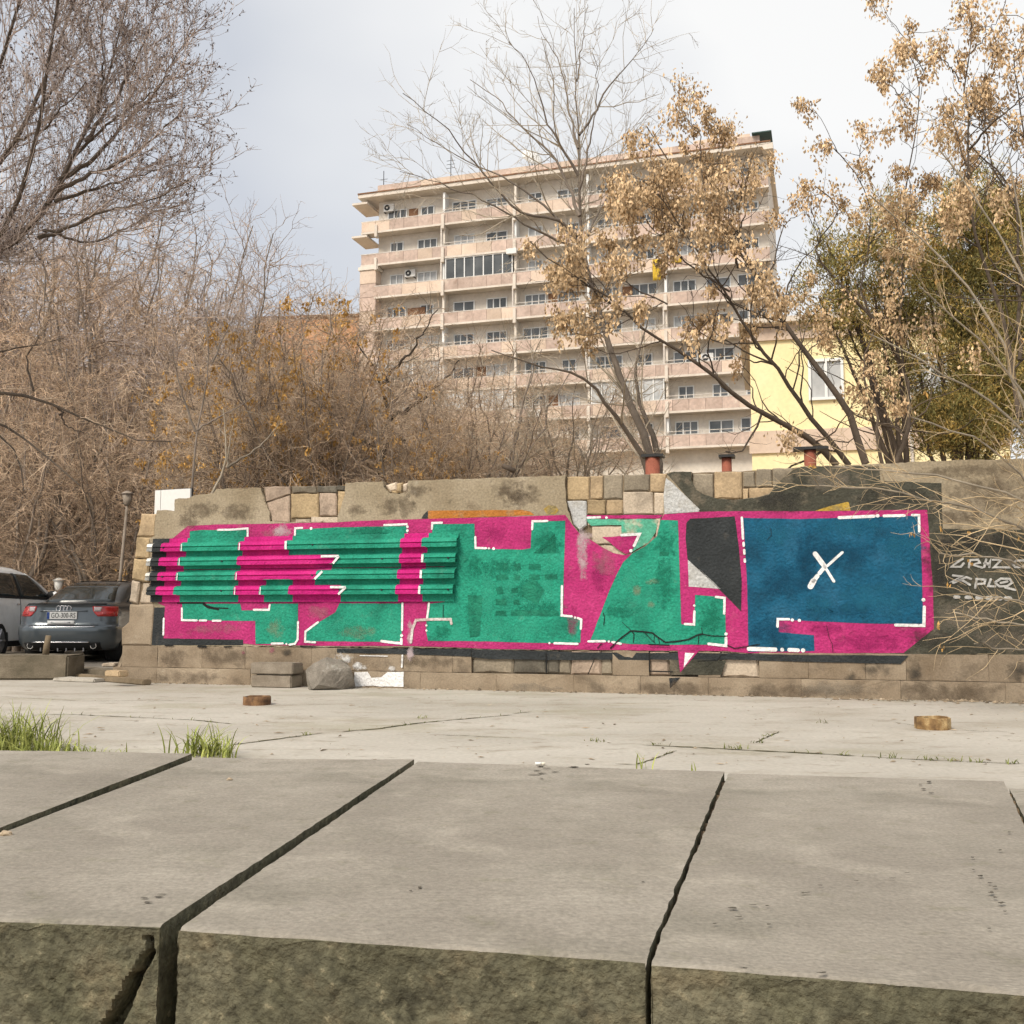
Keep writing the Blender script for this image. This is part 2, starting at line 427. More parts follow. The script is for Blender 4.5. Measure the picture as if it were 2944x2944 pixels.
# battered left end of the wall
for i, (p, m, f) in enumerate([('A 975,425 1078,430 1074,582 1040,590 942,586 955,530', 'st_tan', -0.015), ('A 941,590 1040,592 1034,738 927,736', 'st_ochre', -0.01),
                               ('A 926,740 1034,744 1022,905 906,882', 'st_ochre', -0.005), ('A 905,888 960,900 945,1050 890,1040 896,980', 'st_pale', -0.02),
                               ('A 985,905 1030,905 1040,1052 955,1050', 'st_pale', -0.03)]):
    stone(path(p), M[m], f, seed=160 + i, bev=0.018)
stone(path('A 895,1058 1072,1056 1066,1200 1052,1343 836,1340 842,1222 888,1180'), M['plinth'], 0.0, 'stone', 0.02, 170)

# plinth: two courses of dressed blocks
T_MID = wpx(1841, 1944, 0.04)[1]; T_TOP = wpx(1640, 1869, 0.0)[1]
def sx(c, x, off): return wc(c, x, 1500, off)[0]
up = [('A', 845), ('A', 1090), ('A', 1400), ('A', 1700), ('B', 470), ('B', 640), ('B', 765), ('B', 1112), ('B', 1450), ('B', 1582), ('C', 180), ('C', 412), ('C', 498), ('C', 580), ('C', 790), ('C', 872),
      ('C', 1126), ('C', 1266), ('C', 1466), ('C', 1622), ('C', 1890), ('D', 435), ('D', 832), ('D', 1115), ('D', 1687), ('D', 2280)]
umat = ['plinth', 'plinth', 'plinth', 'plinth', 'plinth', 'plinth', 'plinth', 'plinth', 'plinth', 'st_grey', 'st_dark', 'st_dark', 'st_grey', 'st_pink', 'st_grey', 'plinth', 'st_pink', 'st_dark', 'plinth', 'st_pale', 'plinth', 'plinth', 'plinth', 'plinth', 'plinth']
for i in range(len(up) - 1):
    a, b = sx(*up[i], 0.02) + 0.001, sx(*up[i + 1], 0.02) - 0.001
    rough_one = umat[i] in ('st_grey', 'st_dark', 'st_pink', 'st_pale')
    stone([(a, T_MID + 0.004), (b, T_MID + 0.004), (b, T_TOP - 0.004), (a, T_TOP - 0.004)], M[umat[i]], 0.02 - (0.025 if rough_one else 0) + random.uniform(-0.004, 0.004), seed=200 + i, bev=0.02 if rough_one else 0.0025)
lo = [('A', 785), ('A', 1090), ('A', 1740), ('B', 250), ('B', 765), ('B', 1112), ('B', 1228), ('C', 65), ('C', 602), ('C', 1066), ('C', 1536), ('D', 382), ('D', 1072), ('D', 1797), ('D', 2290)]
for i in range(len(lo) - 1):
    a, b = sx(*lo[i], 0.06) + 0.001, sx(*lo[i + 1], 0.06) - 0.001
    stone([(a, -0.03), (b, -0.03), (b, T_MID), (a, T_MID)], M['plinth'], 0.06 + random.uniform(-0.004, 0.004), seed=240 + i, bev=0.003, depth=0.16)
stone([(sx('A', 700, 0.02), -0.03), (sx('A', 786, 0.06), -0.03), (sx('A', 840, 0.06), T_MID + 0.02), (sx('A', 845, 0.06), T_TOP - 0.03), (sx('A', 820, 0.06), T_MID * 1.3)], M['plinth'], 0.02, seed=260, bev=0.03)

# ---------------------------------------------------------------- mural paint, laid on the plaster
pcount = 0
def paint(txt, mat, layer=0, base=0.0, name='paint', amp=0.002):
    global pcount; pcount += 1
    pts = rough_poly(path(txt, base), 0.09, amp, 300 + pcount)
    y = -(base + 0.003 + 0.002 * layer)
    mb = MB(); mb.poly([(s, y, t) for s, t in pts])
    return mb.build(name, M[mat], wall)
def strokes(lst, mat, width, layer=4, base=0.0, name='white_line'):
    """lst of (crop, [(x,y)...], optional width); rounded spray strokes"""
    for it in lst:
        c, pts = it[0], it[1]; w = (it[2] if len(it) > 2 else width) / 2.415 / 2
        y = -(base + 0.003 + 0.002 * layer)
        scale = 1.0
        P = [wc(c, px, py, base) for px, py in pts]
        r = w * (wpx(1501, 1700)[0] - wpx(1500, 1700)[0]) * 1.0
        if len(P) == 1: P = [P[0], (P[0][0] + 0.001, P[0][1])]
        # one outline polygon: left side out, right side back, round ends
        L, R = [], []
        n = len(P)
        for i in range(n):
            a = Vector(P[max(i - 1, 0)]); b = Vector(P[min(i + 1, n - 1)])
            if 0 < i < n - 1:
                d1 = (Vector(P[i]) - a).normalized(); d2 = (b - Vector(P[i])).normalized()
                d = (d1 + d2).normalized(); nn = Vector((-d.y, d.x)); k = 1 / max(0.45, nn.dot(Vector((-d1.y, d1.x))))
            else:
                d = (b - a).normalized(); nn = Vector((-d.y, d.x)); k = 1
            L.append(Vector(P[i]) + nn * r * k); R.append(Vector(P[i]) - nn * r * k)
        d0 = (Vector(P[1]) - Vector(P[0])).normalized(); d1 = (Vector(P[-1]) - Vector(P[-2])).normalized()
        cap1 = [Vector(P[-1]) + Vector((-d1.y, d1.x)) * r * math.cos(q) + d1 * r * math.sin(q) for q in (0.5, 1.05, 1.57, 2.09, 2.64)]
        cap0 = [Vector(P[0]) - Vector((-d0.y, d0.x)) * r * math.cos(q) - d0 * r * math.sin(q) for q in (0.5, 1.05, 1.57, 2.09, 2.64)]
        out = L + cap1 + R[::-1] + cap0
        mb = MB(); mb.poly([(p.x, y, p.y) for p in out])
        mb.build(name, M[mat], wall, fix=False)
# dark areas first
paint('C 1250,152 1300,136 1420,138 1418,190 1452,258 1502,293 1602,323 1722,333 1850,318 D 52,323 162,293 218,216 333,122 385,102 532,98 925,96 935,200 1358,215 1368,532 2300,545 2300,1405 1115,1402 1000,1398 900,600 800,420 0,415 C 1480,412 1470,400', 'olive', 0)
paint('C 1242,180 1290,215 1476,396 1470,412 1232,430 1226,300', 'lgrey', 1)
paint('D 480,409 600,370 705,345 716,350 727,406', 'yellow', 1)
paint('B 1285,406 1932,401 C 300,412 330,436 100,446 B 1280,463', 'orange', 0)
paint('B 1238,460 1245,440 1280,406 1284,462', 'black', 0)
paint('C 395,395 430,370 480,375 500,405 470,428 410,425', 'yellow', 0, amp=0.008)
paint('A 1072,1078 1147,1078 1137,1292 1690,1302 1690,1340 1052,1340', 'black', 0)
# magenta ground of the mural
paint('A 1190,608 1305,512 1500,502 1870,497 B 350,492 655,487 880,475 1280,463 1932,446 C 545,436 600,512 640,562 720,607 800,662 880,702 960,717 1010,702 1100,652 1180,582 1207,470 1230,432 1480,413 1932,408 D 300,411 700,408 1260,400 1266,480 1300,950 1306,1225 1096,1394 480,1396 0,1394 C 1660,1382 0,1366 B 1580,1358 1100,1345 650,1345 400,1342 80,1338 A 1690,1328 1690,1302 1138,1292 1147,1070 1100,1050 1100,620', 'pink', 1, name='magenta_ground')
# green letters
paint('A 1320,548 1400,541 1714,541 1714,612 1320,612', 'green', 2)
paint('B 362,538 440,534 650,522 1135,513 1136,604 360,606', 'green', 2)
paint('B 1312,500 1605,497 1607,670 1932,676 C 305,668 312,482 545,476 533,930 527,1140 600,1146 656,1158 650,1322 430,1326 0,1314 B 1282,1310 1270,1245 1277,1055 1400,1040 1400,600 1310,606', 'green', 2)
paint('A 1266,1052 1670,1052 1680,1098 1870,1100 1876,1052 B 380,1050 380,1312 322,1334 190,1332 85,1332 83,1176 A 1775,1172 1266,1166', 'green', 2)
paint('B 668,1050 640,1112 520,1182 437,1246 432,1312 1000,1317 1098,1312 1106,1050', 'green', 2)
paint('C 1207,470 1327,474 1335,700 1350,1195 1440,1197 1446,990 1656,1008 1660,1336 1300,1337 1000,1332 720,1304 850,962 900,850 945,765 1010,703 1100,653 1180,583', 'green', 2)
paint('C 694,464 1168,466 1190,470 1170,560 1120,625 1040,672 1000,700 1065,566 935,576 932,506 722,510 700,490', 'greenp', 0, -0.021, 'worn_paint', 0.006)
paint('C 800,592 935,582 1055,572 1010,690 960,705 900,670 850,625', 'pink', 0, -0.021, 'worn_paint', 0.006)
paint('C 692,438 1150,436 1225,434 1200,462 700,460', 'pink', 0, -0.0215, 'worn_paint', 0.004)
# darker roller marks and windows painted into the green
for p in ['B 1755,770 1835,768 1835,820 1757,822', 'C 190,785 230,770 240,815 195,820', 'C 292,778 375,775 375,815 290,815', 'C 62,852 140,850 150,888 65,890', 'C 190,855 230,852 232,890 190,890', 'C 290,850 372,848 370,888 290,890',
          'C 402,850 485,848 490,885 405,885', 'C 62,940 110,935 115,980 70,985', 'C 175,940 215,940 215,975 172,975', 'C 60,1022 135,1020 135,1060 60,1062', 'C 185,1030 225,1025 228,1060 185,1062', 'C 60,1100 135,1098 138,1138 62,1138', 'C 165,1098 260,1095 300,1100 500,1098 500,1135 165,1138',
          'C 240,1000 250,930 330,880 400,960 350,1060', 'B 1560,990 1660,1000 1640,1280 1570,1290', 'C 1200,690 1260,690 1262,718 1200,718', 'C 320,700 420,620 470,560 480,700']:
    paint(p, 'greend', 3, amp=0.007, name='dark_or_shadow_paint')
# black flag, pale wedge, blue panel
paint('C 1386,492 1412,463 1720,446 1748,640 1770,900 1766,1106 1600,940 1392,742 1380,600', 'black', 2)
paint('C 1396,748 1480,812 1622,950 1400,932', 'lgrey', 2)
paint('C 1780,456 D 380,464 1210,440 1222,800 1232,1192 860,1190 232,1164 228,1250 473,1270 478,1380 0,1386 C 1816,1385 1806,900', 'blue', 2)
# black band, tail and marks on the plinth
paint('B 650,1362 1582,1366 1582,1420 1112,1402 650,1392', 'black', 0, 0.026, 'black_band')
paint('B 1585,1368 1932,1378 C 600,1388 1126,1394 1126,1445 870,1440 590,1444 0,1436 B 1585,1425', 'black', 0, 0.02, 'black_band')
paint('C 1130,1394 1460,1394 1660,1396 D 432,1408 1132,1412 1076,1470 440,1456 C 1890,1446 1660,1440 1470,1444 1132,1440', 'black', 0, 0.027, 'black_band')
paint('C 1268,1440 1464,1440 1620,1444 1660,1446 1625,1546 1270,1546', 'olive', 0.5, 0.027, 'dark_or_shadow_paint', 0.004)
paint('C 1326,1380 1472,1380 1342,1530', 'pink', 1, 0.027, 'magenta_tail')
paint('C 1377,1392 1440,1396 1366,1496', 'white', 2, 0.027, 'white_wedge')
paint('C 1266,1566 1340,1566 1300,1610 1270,1640', 'black', 0, 0.066, 'dark_or_shadow_paint', 0.006)  # dark wedge below the tail: a shadow put into the colour
paint('B 768,1524 860,1522 890,1570 960,1560 1000,1524 1112,1524 1112,1632 900,1622 770,1630', 'white', 0, 0.066, 'white_patch', 0.006)
# soft sprayed or faded patches: full in the middle, thinning out to nothing at the rim
def soft_mat(name, c, amount=0.85, scale=7.0):
    mt = mk(name, [(0.3, tuple(v * 0.8 for v in c)), (0.7, c)], 6, 4, 0.8, 0.3, 55, 0.01, fine=0.12, fscale=50)
    nt = mt.node_tree; at = nt.nodes.new('ShaderNodeAttribute'); at.attribute_name = 'cover'
    nz = nt.nodes.new('ShaderNodeTexNoise'); nz.inputs['Scale'].default_value = scale; nz.inputs['Detail'].default_value = 5; nz.inputs['Roughness'].default_value = 0.65
    tc = nt.nodes.new('ShaderNodeTexCoord'); nt.links.new(tc.outputs['Object'], nz.inputs['Vector'])
    ad = nt.nodes.new('ShaderNodeMath'); ad.operation = 'ADD'; nm = nt.nodes.new('ShaderNodeMapRange'); nm.inputs[1].default_value = 0.34; nm.inputs[2].default_value = 0.66; nm.inputs[3].default_value = -0.55; nm.inputs[4].default_value = 0.6; nm.clamp = False
    nt.links.new(nz.outputs['Fac'], nm.inputs[0]); nt.links.new(at.outputs['Fac'], ad.inputs[0]); nt.links.new(nm.outputs[0], ad.inputs[1])
    ze = nt.nodes.new('ShaderNodeMath'); ze.operation = 'MULTIPLY'; em = nt.nodes.new('ShaderNodeMapRange'); em.inputs[2].default_value = 0.35; nt.links.new(at.outputs['Fac'], em.inputs[0])
    mr = nt.nodes.new('ShaderNodeMapRange'); mr.inputs[1].default_value = 0.3; mr.inputs[2].default_value = 1.3; mr.inputs[4].default_value = amount
    nt.links.new(ad.outputs[0], mr.inputs[0]); nt.links.new(mr.outputs[0], ze.inputs[0]); nt.links.new(em.outputs[0], ze.inputs[1]); nt.links.new(ze.outputs[0], nt.nodes['Principled BSDF'].inputs['Alpha'])
    return mt
SM = {'lb': soft_mat('light blue wash', (0.014, 0.15, 0.25), 0.6), 'db': soft_mat('deep blue wash', (0.004, 0.07, 0.14), 0.5), 'lg': soft_mat('light green wash', (0.04, 0.43, 0.28), 0.6, 14), 'dg': soft_mat('deep green wash', (0.006, 0.2, 0.12), 0.6, 16),
      'tn': soft_mat('tan show-through', (0.3, 0.32, 0.2), 0.45), 'wh': soft_mat('white run', (0.62, 0.5, 0.52), 0.65), 'bk': soft_mat('black overspray', (0.045, 0.042, 0.036), 0.6, 8), 'pk': soft_mat('deep magenta wash', (0.34, 0.015, 0.13), 0.5),
      'gr': soft_mat('grey grime', (0.26, 0.22, 0.17), 0.5), 'lp': soft_mat('washed-out pink', (0.45, 0.16, 0.22), 0.5), 'br': soft_mat('brown weather stain', (0.13, 0.096, 0.064), 0.5, 9), 'wp': soft_mat('white splash', (0.75, 0.74, 0.72), 1.0, 12)}
soft_n = 0
def soft(c, x, y, rx, ry, m, layer=2.35, base=0.0, rot=0.0):
    """one soft patch centred at a crop point, radii in crop pixels"""
    global soft_n; soft_n += 1; rnd_ = random.Random(soft_n); s0, t0 = wc(c, x, y, base); k = wpx(1501, 1700)[0] - wpx(1500, 1700)[0]
    rx, ry = rx / 2.415 * k, ry / 2.415 * k; n = 28; V = [(s0, -(base + 0.003 + 0.002 * layer + 0.0002 * (soft_n % 9)), t0)]; A = [1.0]; F = []
    jit = [rnd_.uniform(0.8, 1.2) for _ in range(n)]
    for j, (f, a) in enumerate(((0.35, 0.92), (0.6, 0.7), (0.8, 0.35), (1.0, 0.0))):
        for i in range(n):
            q = 2 * math.pi * i / n; u, v = rx * f * math.cos(q) * jit[i], ry * f * math.sin(q) * jit[(i * 3) % n]
            V.append((s0 + u * math.cos(rot) - v * math.sin(rot), V[0][1], t0 + u * math.sin(rot) + v * math.cos(rot))); A.append(a)
    for i in range(n): F.append((0, 1 + i, 1 + (i + 1) % n))
    for j in range(3):
        for i in range(n): F.append((1 + j * n + i, 1 + (j + 1) * n + i, 1 + (j + 1) * n + (i + 1) % n, 1 + j * n + (i + 1) % n))
    me = bpy.data.meshes.new('faded_patch'); me.from_pydata(V, [], F); me.materials.append(SM[m])
    at = me.attributes.new('cover', 'FLOAT', 'POINT'); at.data.foreach_set('value', A)
    return link('faded_patch', me, wall)
for a in [('D', 200, 570, 190, 90, 'lb'), ('D', 720, 520, 230, 70, 'lb'), ('D', 900, 1020, 300, 130, 'lb'), ('D', 1080, 640, 160, 130, 'lb'), ('D', 520, 1050, 110, 80, 'lb'), ('D', 420, 720, 80, 220, 'db'), ('D', 620, 700, 330, 120, 'db'), ('D', 330, 880, 280, 150, 'db'), ('D', 700, 1100, 260, 60, 'db'), ('D', 180, 1250, 160, 110, 'db'),
          ('B', 1700, 1000, 60, 330, 'lg'), ('B', 1850, 900, 130, 160, 'lg'), ('C', 150, 1230, 300, 70, 'lg'), ('C', 420, 900, 60, 200, 'lg'), ('C', 330, 1020, 130, 70, 'lg'), ('B', 700, 1230, 200, 90, 'lg'), ('B', 180, 1140, 160, 70, 'lg'), ('C', 1100, 1050, 160, 130, 'lg'), ('C', 1180, 1290, 240, 50, 'lg'), ('C', 1000, 880, 70, 120, 'lg'),
          ('B', 1600, 800, 90, 110, 'dg'), ('B', 1600, 1120, 70, 180, 'dg'), ('C', 350, 1080, 200, 60, 'dg'), ('C', 280, 950, 90, 90, 'dg'), ('C', 100, 800, 200, 70, 'dg'), ('C', 430, 640, 110, 90, 'dg'), ('C', 900, 1110, 120, 50, 'dg'), ('C', 1240, 640, 90, 120, 'dg'), ('C', 1230, 900, 80, 200, 'dg'), ('C', 1550, 1150, 90, 120, 'dg'), ('B', 1380, 1250, 90, 60, 'dg'), ('B', 900, 550, 200, 40, 'dg'),
          ('B', 230, 1230, 80, 90, 'tn'), ('B', 790, 1250, 170, 60, 'tn'), ('C', 1040, 960, 40, 40, 'tn'), ('C', 1150, 900, 60, 25, 'tn'), ('C', 1140, 1060, 30, 25, 'tn'),
          ('C', 665, 700, 50, 230, 'wh'), ('C', 690, 600, 70, 80, 'wh'), ('B', 270, 545, 90, 70, 'wh'), ('B', 1155, 1270, 30, 120, 'wh'), ('A', 1500, 1230, 280, 50, 'lp'), ('C', 830, 760, 120, 110, 'lp'), ('B', 520, 1110, 130, 60, 'lp'), ('B', 200, 560, 120, 60, 'lp'),
          ('D', 850, 1320, 260, 60, 'pk'), ('D', 560, 1230, 120, 50, 'pk'), ('C', 780, 850, 60, 160, 'pk'), ('B', 1750, 580, 110, 70, 'pk'), ('C', 600, 1200, 50, 120, 'pk'),
          ('D', 230, 350, 200, 90, 'bk', 2), ('D', 1000, 320, 300, 90, 'bk', 2), ('D', 1480, 620, 180, 110, 'bk', 2), ('D', 1350, 800, 110, 220, 'bk', 2), ('D', 1700, 640, 240, 80, 'bk', 2), ('D', 1300, 1300, 160, 80, 'bk', 2), ('D', 600, 200, 150, 80, 'gr', 2), ('D', 1550, 1150, 260, 120, 'gr', 2), ('D', 1800, 1300, 200, 90, 'gr', 2),
          ('A', 1400, 400, 200, 80, 'br', 0.5), ('A', 1650, 420, 200, 80, 'br', 0.5), ('A', 1300, 480, 120, 70, 'br', 0.5), ('B', 1080, 380, 190, 90, 'br', 0.5), ('B', 1200, 270, 160, 60, 'br', 0.3), ('C', 230, 300, 180, 110, 'br', 0.5), ('B', 1850, 270, 160, 90, 'br', 0.5), ('B', 780, 400, 90, 60, 'br', 0.5), ('D', 1700, 300, 300, 150, 'br', 0.5), ('D', 1500, 450, 200, 70, 'br', 0.5), ('D', 1500, 130, 350, 50, 'br', 0.5)]:
    soft(*a)
for a in [('D', 920, 1510, 110, 70, 'bk', 1, 0.03), ('D', 1170, 1520, 50, 110, 'bk', 1, 0.03), ('D', 740, 1580, 60, 60, 'bk', 1, 0.03), ('D', 1880, 1500, 70, 90, 'bk', 1, 0.03), ('D', 600, 1640, 300, 50, 'gr', 1, 0.07), ('C', 300, 1640, 260, 50, 'gr', 1, 0.07), ('A', 1300, 1560, 360, 60, 'br', 1, 0.07), ('A', 1550, 1420, 260, 90, 'br', 1, 0.03), ('A', 1200, 1430, 160, 90, 'br', 1, 0.03), ('B', 1300, 1460, 300, 60, 'br', 1, 0.03), ('D', 300, 1670, 400, 70, 'br', 1, 0.07), ('D', 1400, 1670, 400, 80, 'br', 1, 0.07), ('C', 1300, 1640, 400, 60, 'br', 1, 0.07),
          ('B', 700, 1430, 90, 50, 'wp', 1, 0.03), ('B', 800, 1490, 70, 40, 'wp', 1, 0.03), ('B', 1030, 1500, 40, 25, 'wp', 1, 0.03), ('B', 300, 1390, 50, 30, 'bk', 1, 0.03), ('A', 1690, 1390, 20, 16, 'pk', 1, 0.03), ('B', 200, 1375, 30, 26, 'pk', 1, 0.03), ('C', 1300, 1600, 50, 60, 'bk', 1, 0.07), ('B', 1160, 1390, 30, 70, 'wh', 1, 0.03)]:
    soft(*a)
# white outlines
strokes([('A', [(1515, 540), (1610, 538), (1722, 530), (1722, 597)]), ('A', [(1140, 1155), (1137, 1268)]), ('A', [(1266, 1085), (1266, 1166), (1370, 1168)]), ('A', [(1390, 1168), (1435, 1168)]), ('A', [(1480, 1170), (1535, 1170)]),
         ('A', [(1765, 1094), (1870, 1095), (1876, 1060)]), ('B', [(198, 1328), (275, 1328)]), ('B', [(300, 1331)]), ('B', [(322, 1336), (360, 1330), (379, 1300), (381, 1178)]),
         ('B', [(359, 592), (361, 529), (410, 526)]), ('B', [(472, 530)], 22), ('B', [(980, 507), (1135, 500)]), ('B', [(1140, 518)], 20), ('B', [(1140, 545)], 20), ('B', [(1140, 571)], 20),
         ('B', [(1310, 532), (1313, 492), (1380, 490)]), ('B', [(1611, 590), (1613, 665), (1685, 667)]), ('B', [(1705, 668)]), ('B', [(1738, 670)], 20),
         ('B', [(1106, 1050), (1103, 1235)]), ('B', [(1100, 1273)], 22), ('B', [(1098, 1298), (1098, 1328), (960, 1312)], 18), ('B', [(1290, 1050), (1276, 1160)]), ('B', [(1272, 1203)]), ('B', [(1272, 1238)]),
         ('B', [(520, 1180), (433, 1245), (430, 1315), (500, 1320)]),
         ('C', [(315, 535), (318, 480), (420, 478)]), ('C', [(522, 930), (520, 1134), (590, 1140)]), ('C', [(612, 1148)]), ('C', [(632, 1152), (656, 1162), (653, 1225)]), ('C', [(470, 1326), (630, 1331)]), ('C', [(435, 1325)]),
         ('C', [(706, 1313), (820, 1312)]), ('C', [(847, 1314)]), ('C', [(872, 1318), (930, 1330)]), ('C', [(1590, 1005), (1650, 1012), (1648, 1120)]), ('C', [(1660, 1262)], 20), ('C', [(1660, 1290), (1660, 1344), (1540, 1331)], 17),
         ('C', [(1441, 1105), (1438, 1196), (1375, 1193)]), ('C', [(1440, 1065)]), ('C', [(1770, 455), (1778, 600)]), ('C', [(1782, 630), (1783, 650)]), ('C', [(1786, 680), (1788, 705)]), ('C', [(1790, 745), (1791, 760)]),
         ('D', [(648, 455), (890, 445)], 19), ('D', [(915, 442)], 22), ('D', [(960, 443), (1100, 440)], 17), ('D', [(1155, 437), (1202, 438), (1204, 550)]), ('D', [(1233, 1025)], 22), ('D', [(1239, 1075), (1236, 1204), (1040, 1200)], 18),
         ('D', [(221, 1210), (223, 1159), (300, 1160)]), ('D', [(323, 1165)], 20), ('D', [(372, 1168)], 20), ('D', [(22, 1365), (205, 1370)], 26), ('D', [(253, 1371)], 24), ('D', [(302, 1372), (362, 1375)], 24), ('D', [(398, 1376)], 26),
         ('D', [(482, 706), (545, 790)], 30), ('D', [(545, 790), (612, 897)], 17), ('D', [(670, 696), (566, 790)], 16), ('D', [(548, 798), (512, 840)], 24), ('D', [(497, 860), (470, 895)], 26), ('D', [(470, 895), (450, 932)], 36)], 'white', 15)
strokes([('C', [(935, 576), (1060, 569), (1022, 650)], 18), ('C', [(1000, 685)], 22), ('C', [(700, 455), (785, 452)]), ('C', [(830, 455)], 18)], 'white', 15, 2, -0.02)
strokes([('B', [(1165, 1320), (1175, 1230), (1200, 1166), (1330, 1160), (1440, 1160), (1446, 1190)], 18)], 'whitef', 18, 5)
strokes([('B', [(1104, 1412), (1100, 1490)], 13), ('B', [(810, 1412), (1000, 1416)], 6)], 'white', 13, 1, 0.026)
# the grey tag on the dark right part
strokes([('D', [(1505, 742), (1470, 762), (1428, 796), (1492, 796), (1512, 772)]), ('D', [(1548, 800), (1556, 750), (1612, 746), (1624, 768), (1572, 782), (1640, 802)]), ('D', [(1668, 745), (1655, 798)]), ('D', [(1655, 772), (1690, 772), (1700, 745), (1690, 798)]),
         ('D', [(1715, 748), (1775, 746), (1722, 800), (1830, 800)]), ('D', [(1850, 775), (1880, 752), (1930, 752), (1950, 775), (1920, 798), (1870, 798), (1850, 775)]),
         ('D', [(1438, 856), (1500, 862), (1425, 900), (1500, 888), (1555, 920)]), ('D', [(1440, 908), (1530, 868), (1562, 880)]), ('D', [(1592, 942), (1602, 880), (1662, 886), (1656, 912), (1604, 916)]), ('D', [(1700, 882), (1682, 930), (1730, 932)]),
         ('D', [(1728, 905), (1770, 878), (1830, 880), (1850, 905), (1815, 930), (1760, 932), (1728, 905)]), ('D', [(1770, 908), (1815, 898)]), ('D', [(1800, 940), (1868, 956)])], 'tagw', 13, 4, 0, 'tag_stroke')
strokes([('D', [(x - 14, 1005 + (x - 1465) * 0.03), (x + 12, 1006 + (x - 1465) * 0.03)], 20 + (x - 1465) * 0.02) for x in (1465, 1545, 1620, 1690, 1755, 1820)], 'tagw', 20, 4, 0, 'tag_dash')
# cracks
CR = [('C', [(860, 1360), (920, 1300), (1000, 1240), (1080, 1245), (1150, 1255), (1190, 1285), (1240, 1320), (1310, 1315), (1400, 1300), (1460, 1270), (1495, 1262)], 9), ('C', [(1495, 1262), (1560, 1275), (1655, 1278)], 6),
      ('C', [(1000, 1240), (1022, 1260), (1018, 1320)], 5), ('C', [(1095, 1250), (1140, 1300), (1170, 1325)], 4), ('C', [(1165, 1262), (1160, 1320)], 4), ('C', [(1190, 1285), (1200, 1330)], 4), ('C', [(940, 1180), (1000, 1235)], 3), ('C', [(1470, 1275), (1468, 1330)], 4), ('C', [(1490, 1220), (1498, 1262)], 4),
      ('C', [(770, 1360), (790, 1335), (800, 1330)], 6), ('C', [(1670, 1340), (1720, 1362), (1800, 1350), (1880, 1335)], 6), ('D', [(40, 1345), (95, 1335)], 5), ('C', [(808, 1115), (818, 1150), (812, 1200)], 5), ('D', [(560, 1200), (580, 1290), (600, 1330), (605, 1390)], 3),
      ('B', [(1390, 1060), (1388, 1150)], 4), ('D', [(150, 610), (180, 575), (172, 530)], 3)]
strokes(CR, 'crack', 6, 6, 0, 'crack')
strokes([('A', [(1235, 1048), (1420, 1048), (1440, 1066), (1490, 1080), (1585, 1084)], 8), ('A', [(1415, 1056), (1445, 1078), (1520, 1092)], 12)], 'crack', 6, 4, 0, 'crack')
strokes([('A', [(1150, 1342), (1205, 1342)], 10), ('A', [(1380, 1348), (1432, 1350)], 16), ('A', [(1560, 1352), (1610, 1350)], 10), ('B', [(400, 1348), (500, 1352)], 8), ('C', [(1126, 1335), (1265, 1340)], 9)], 'crack', 8, 4, 0.022, 'crack')
strokes([('C', [(703, 1540), (730, 1480), (750, 1430)], 6), ('C', [(412, 1400), (414, 1530)], 9), ('C', [(1128, 1390), (1130, 1520), (1290, 1525)], 8), ('C', [(1465, 1450), (1600, 1445), (1625, 1410), (1660, 1405)], 6)], 'crack', 6, 3, 0.024, 'crack')

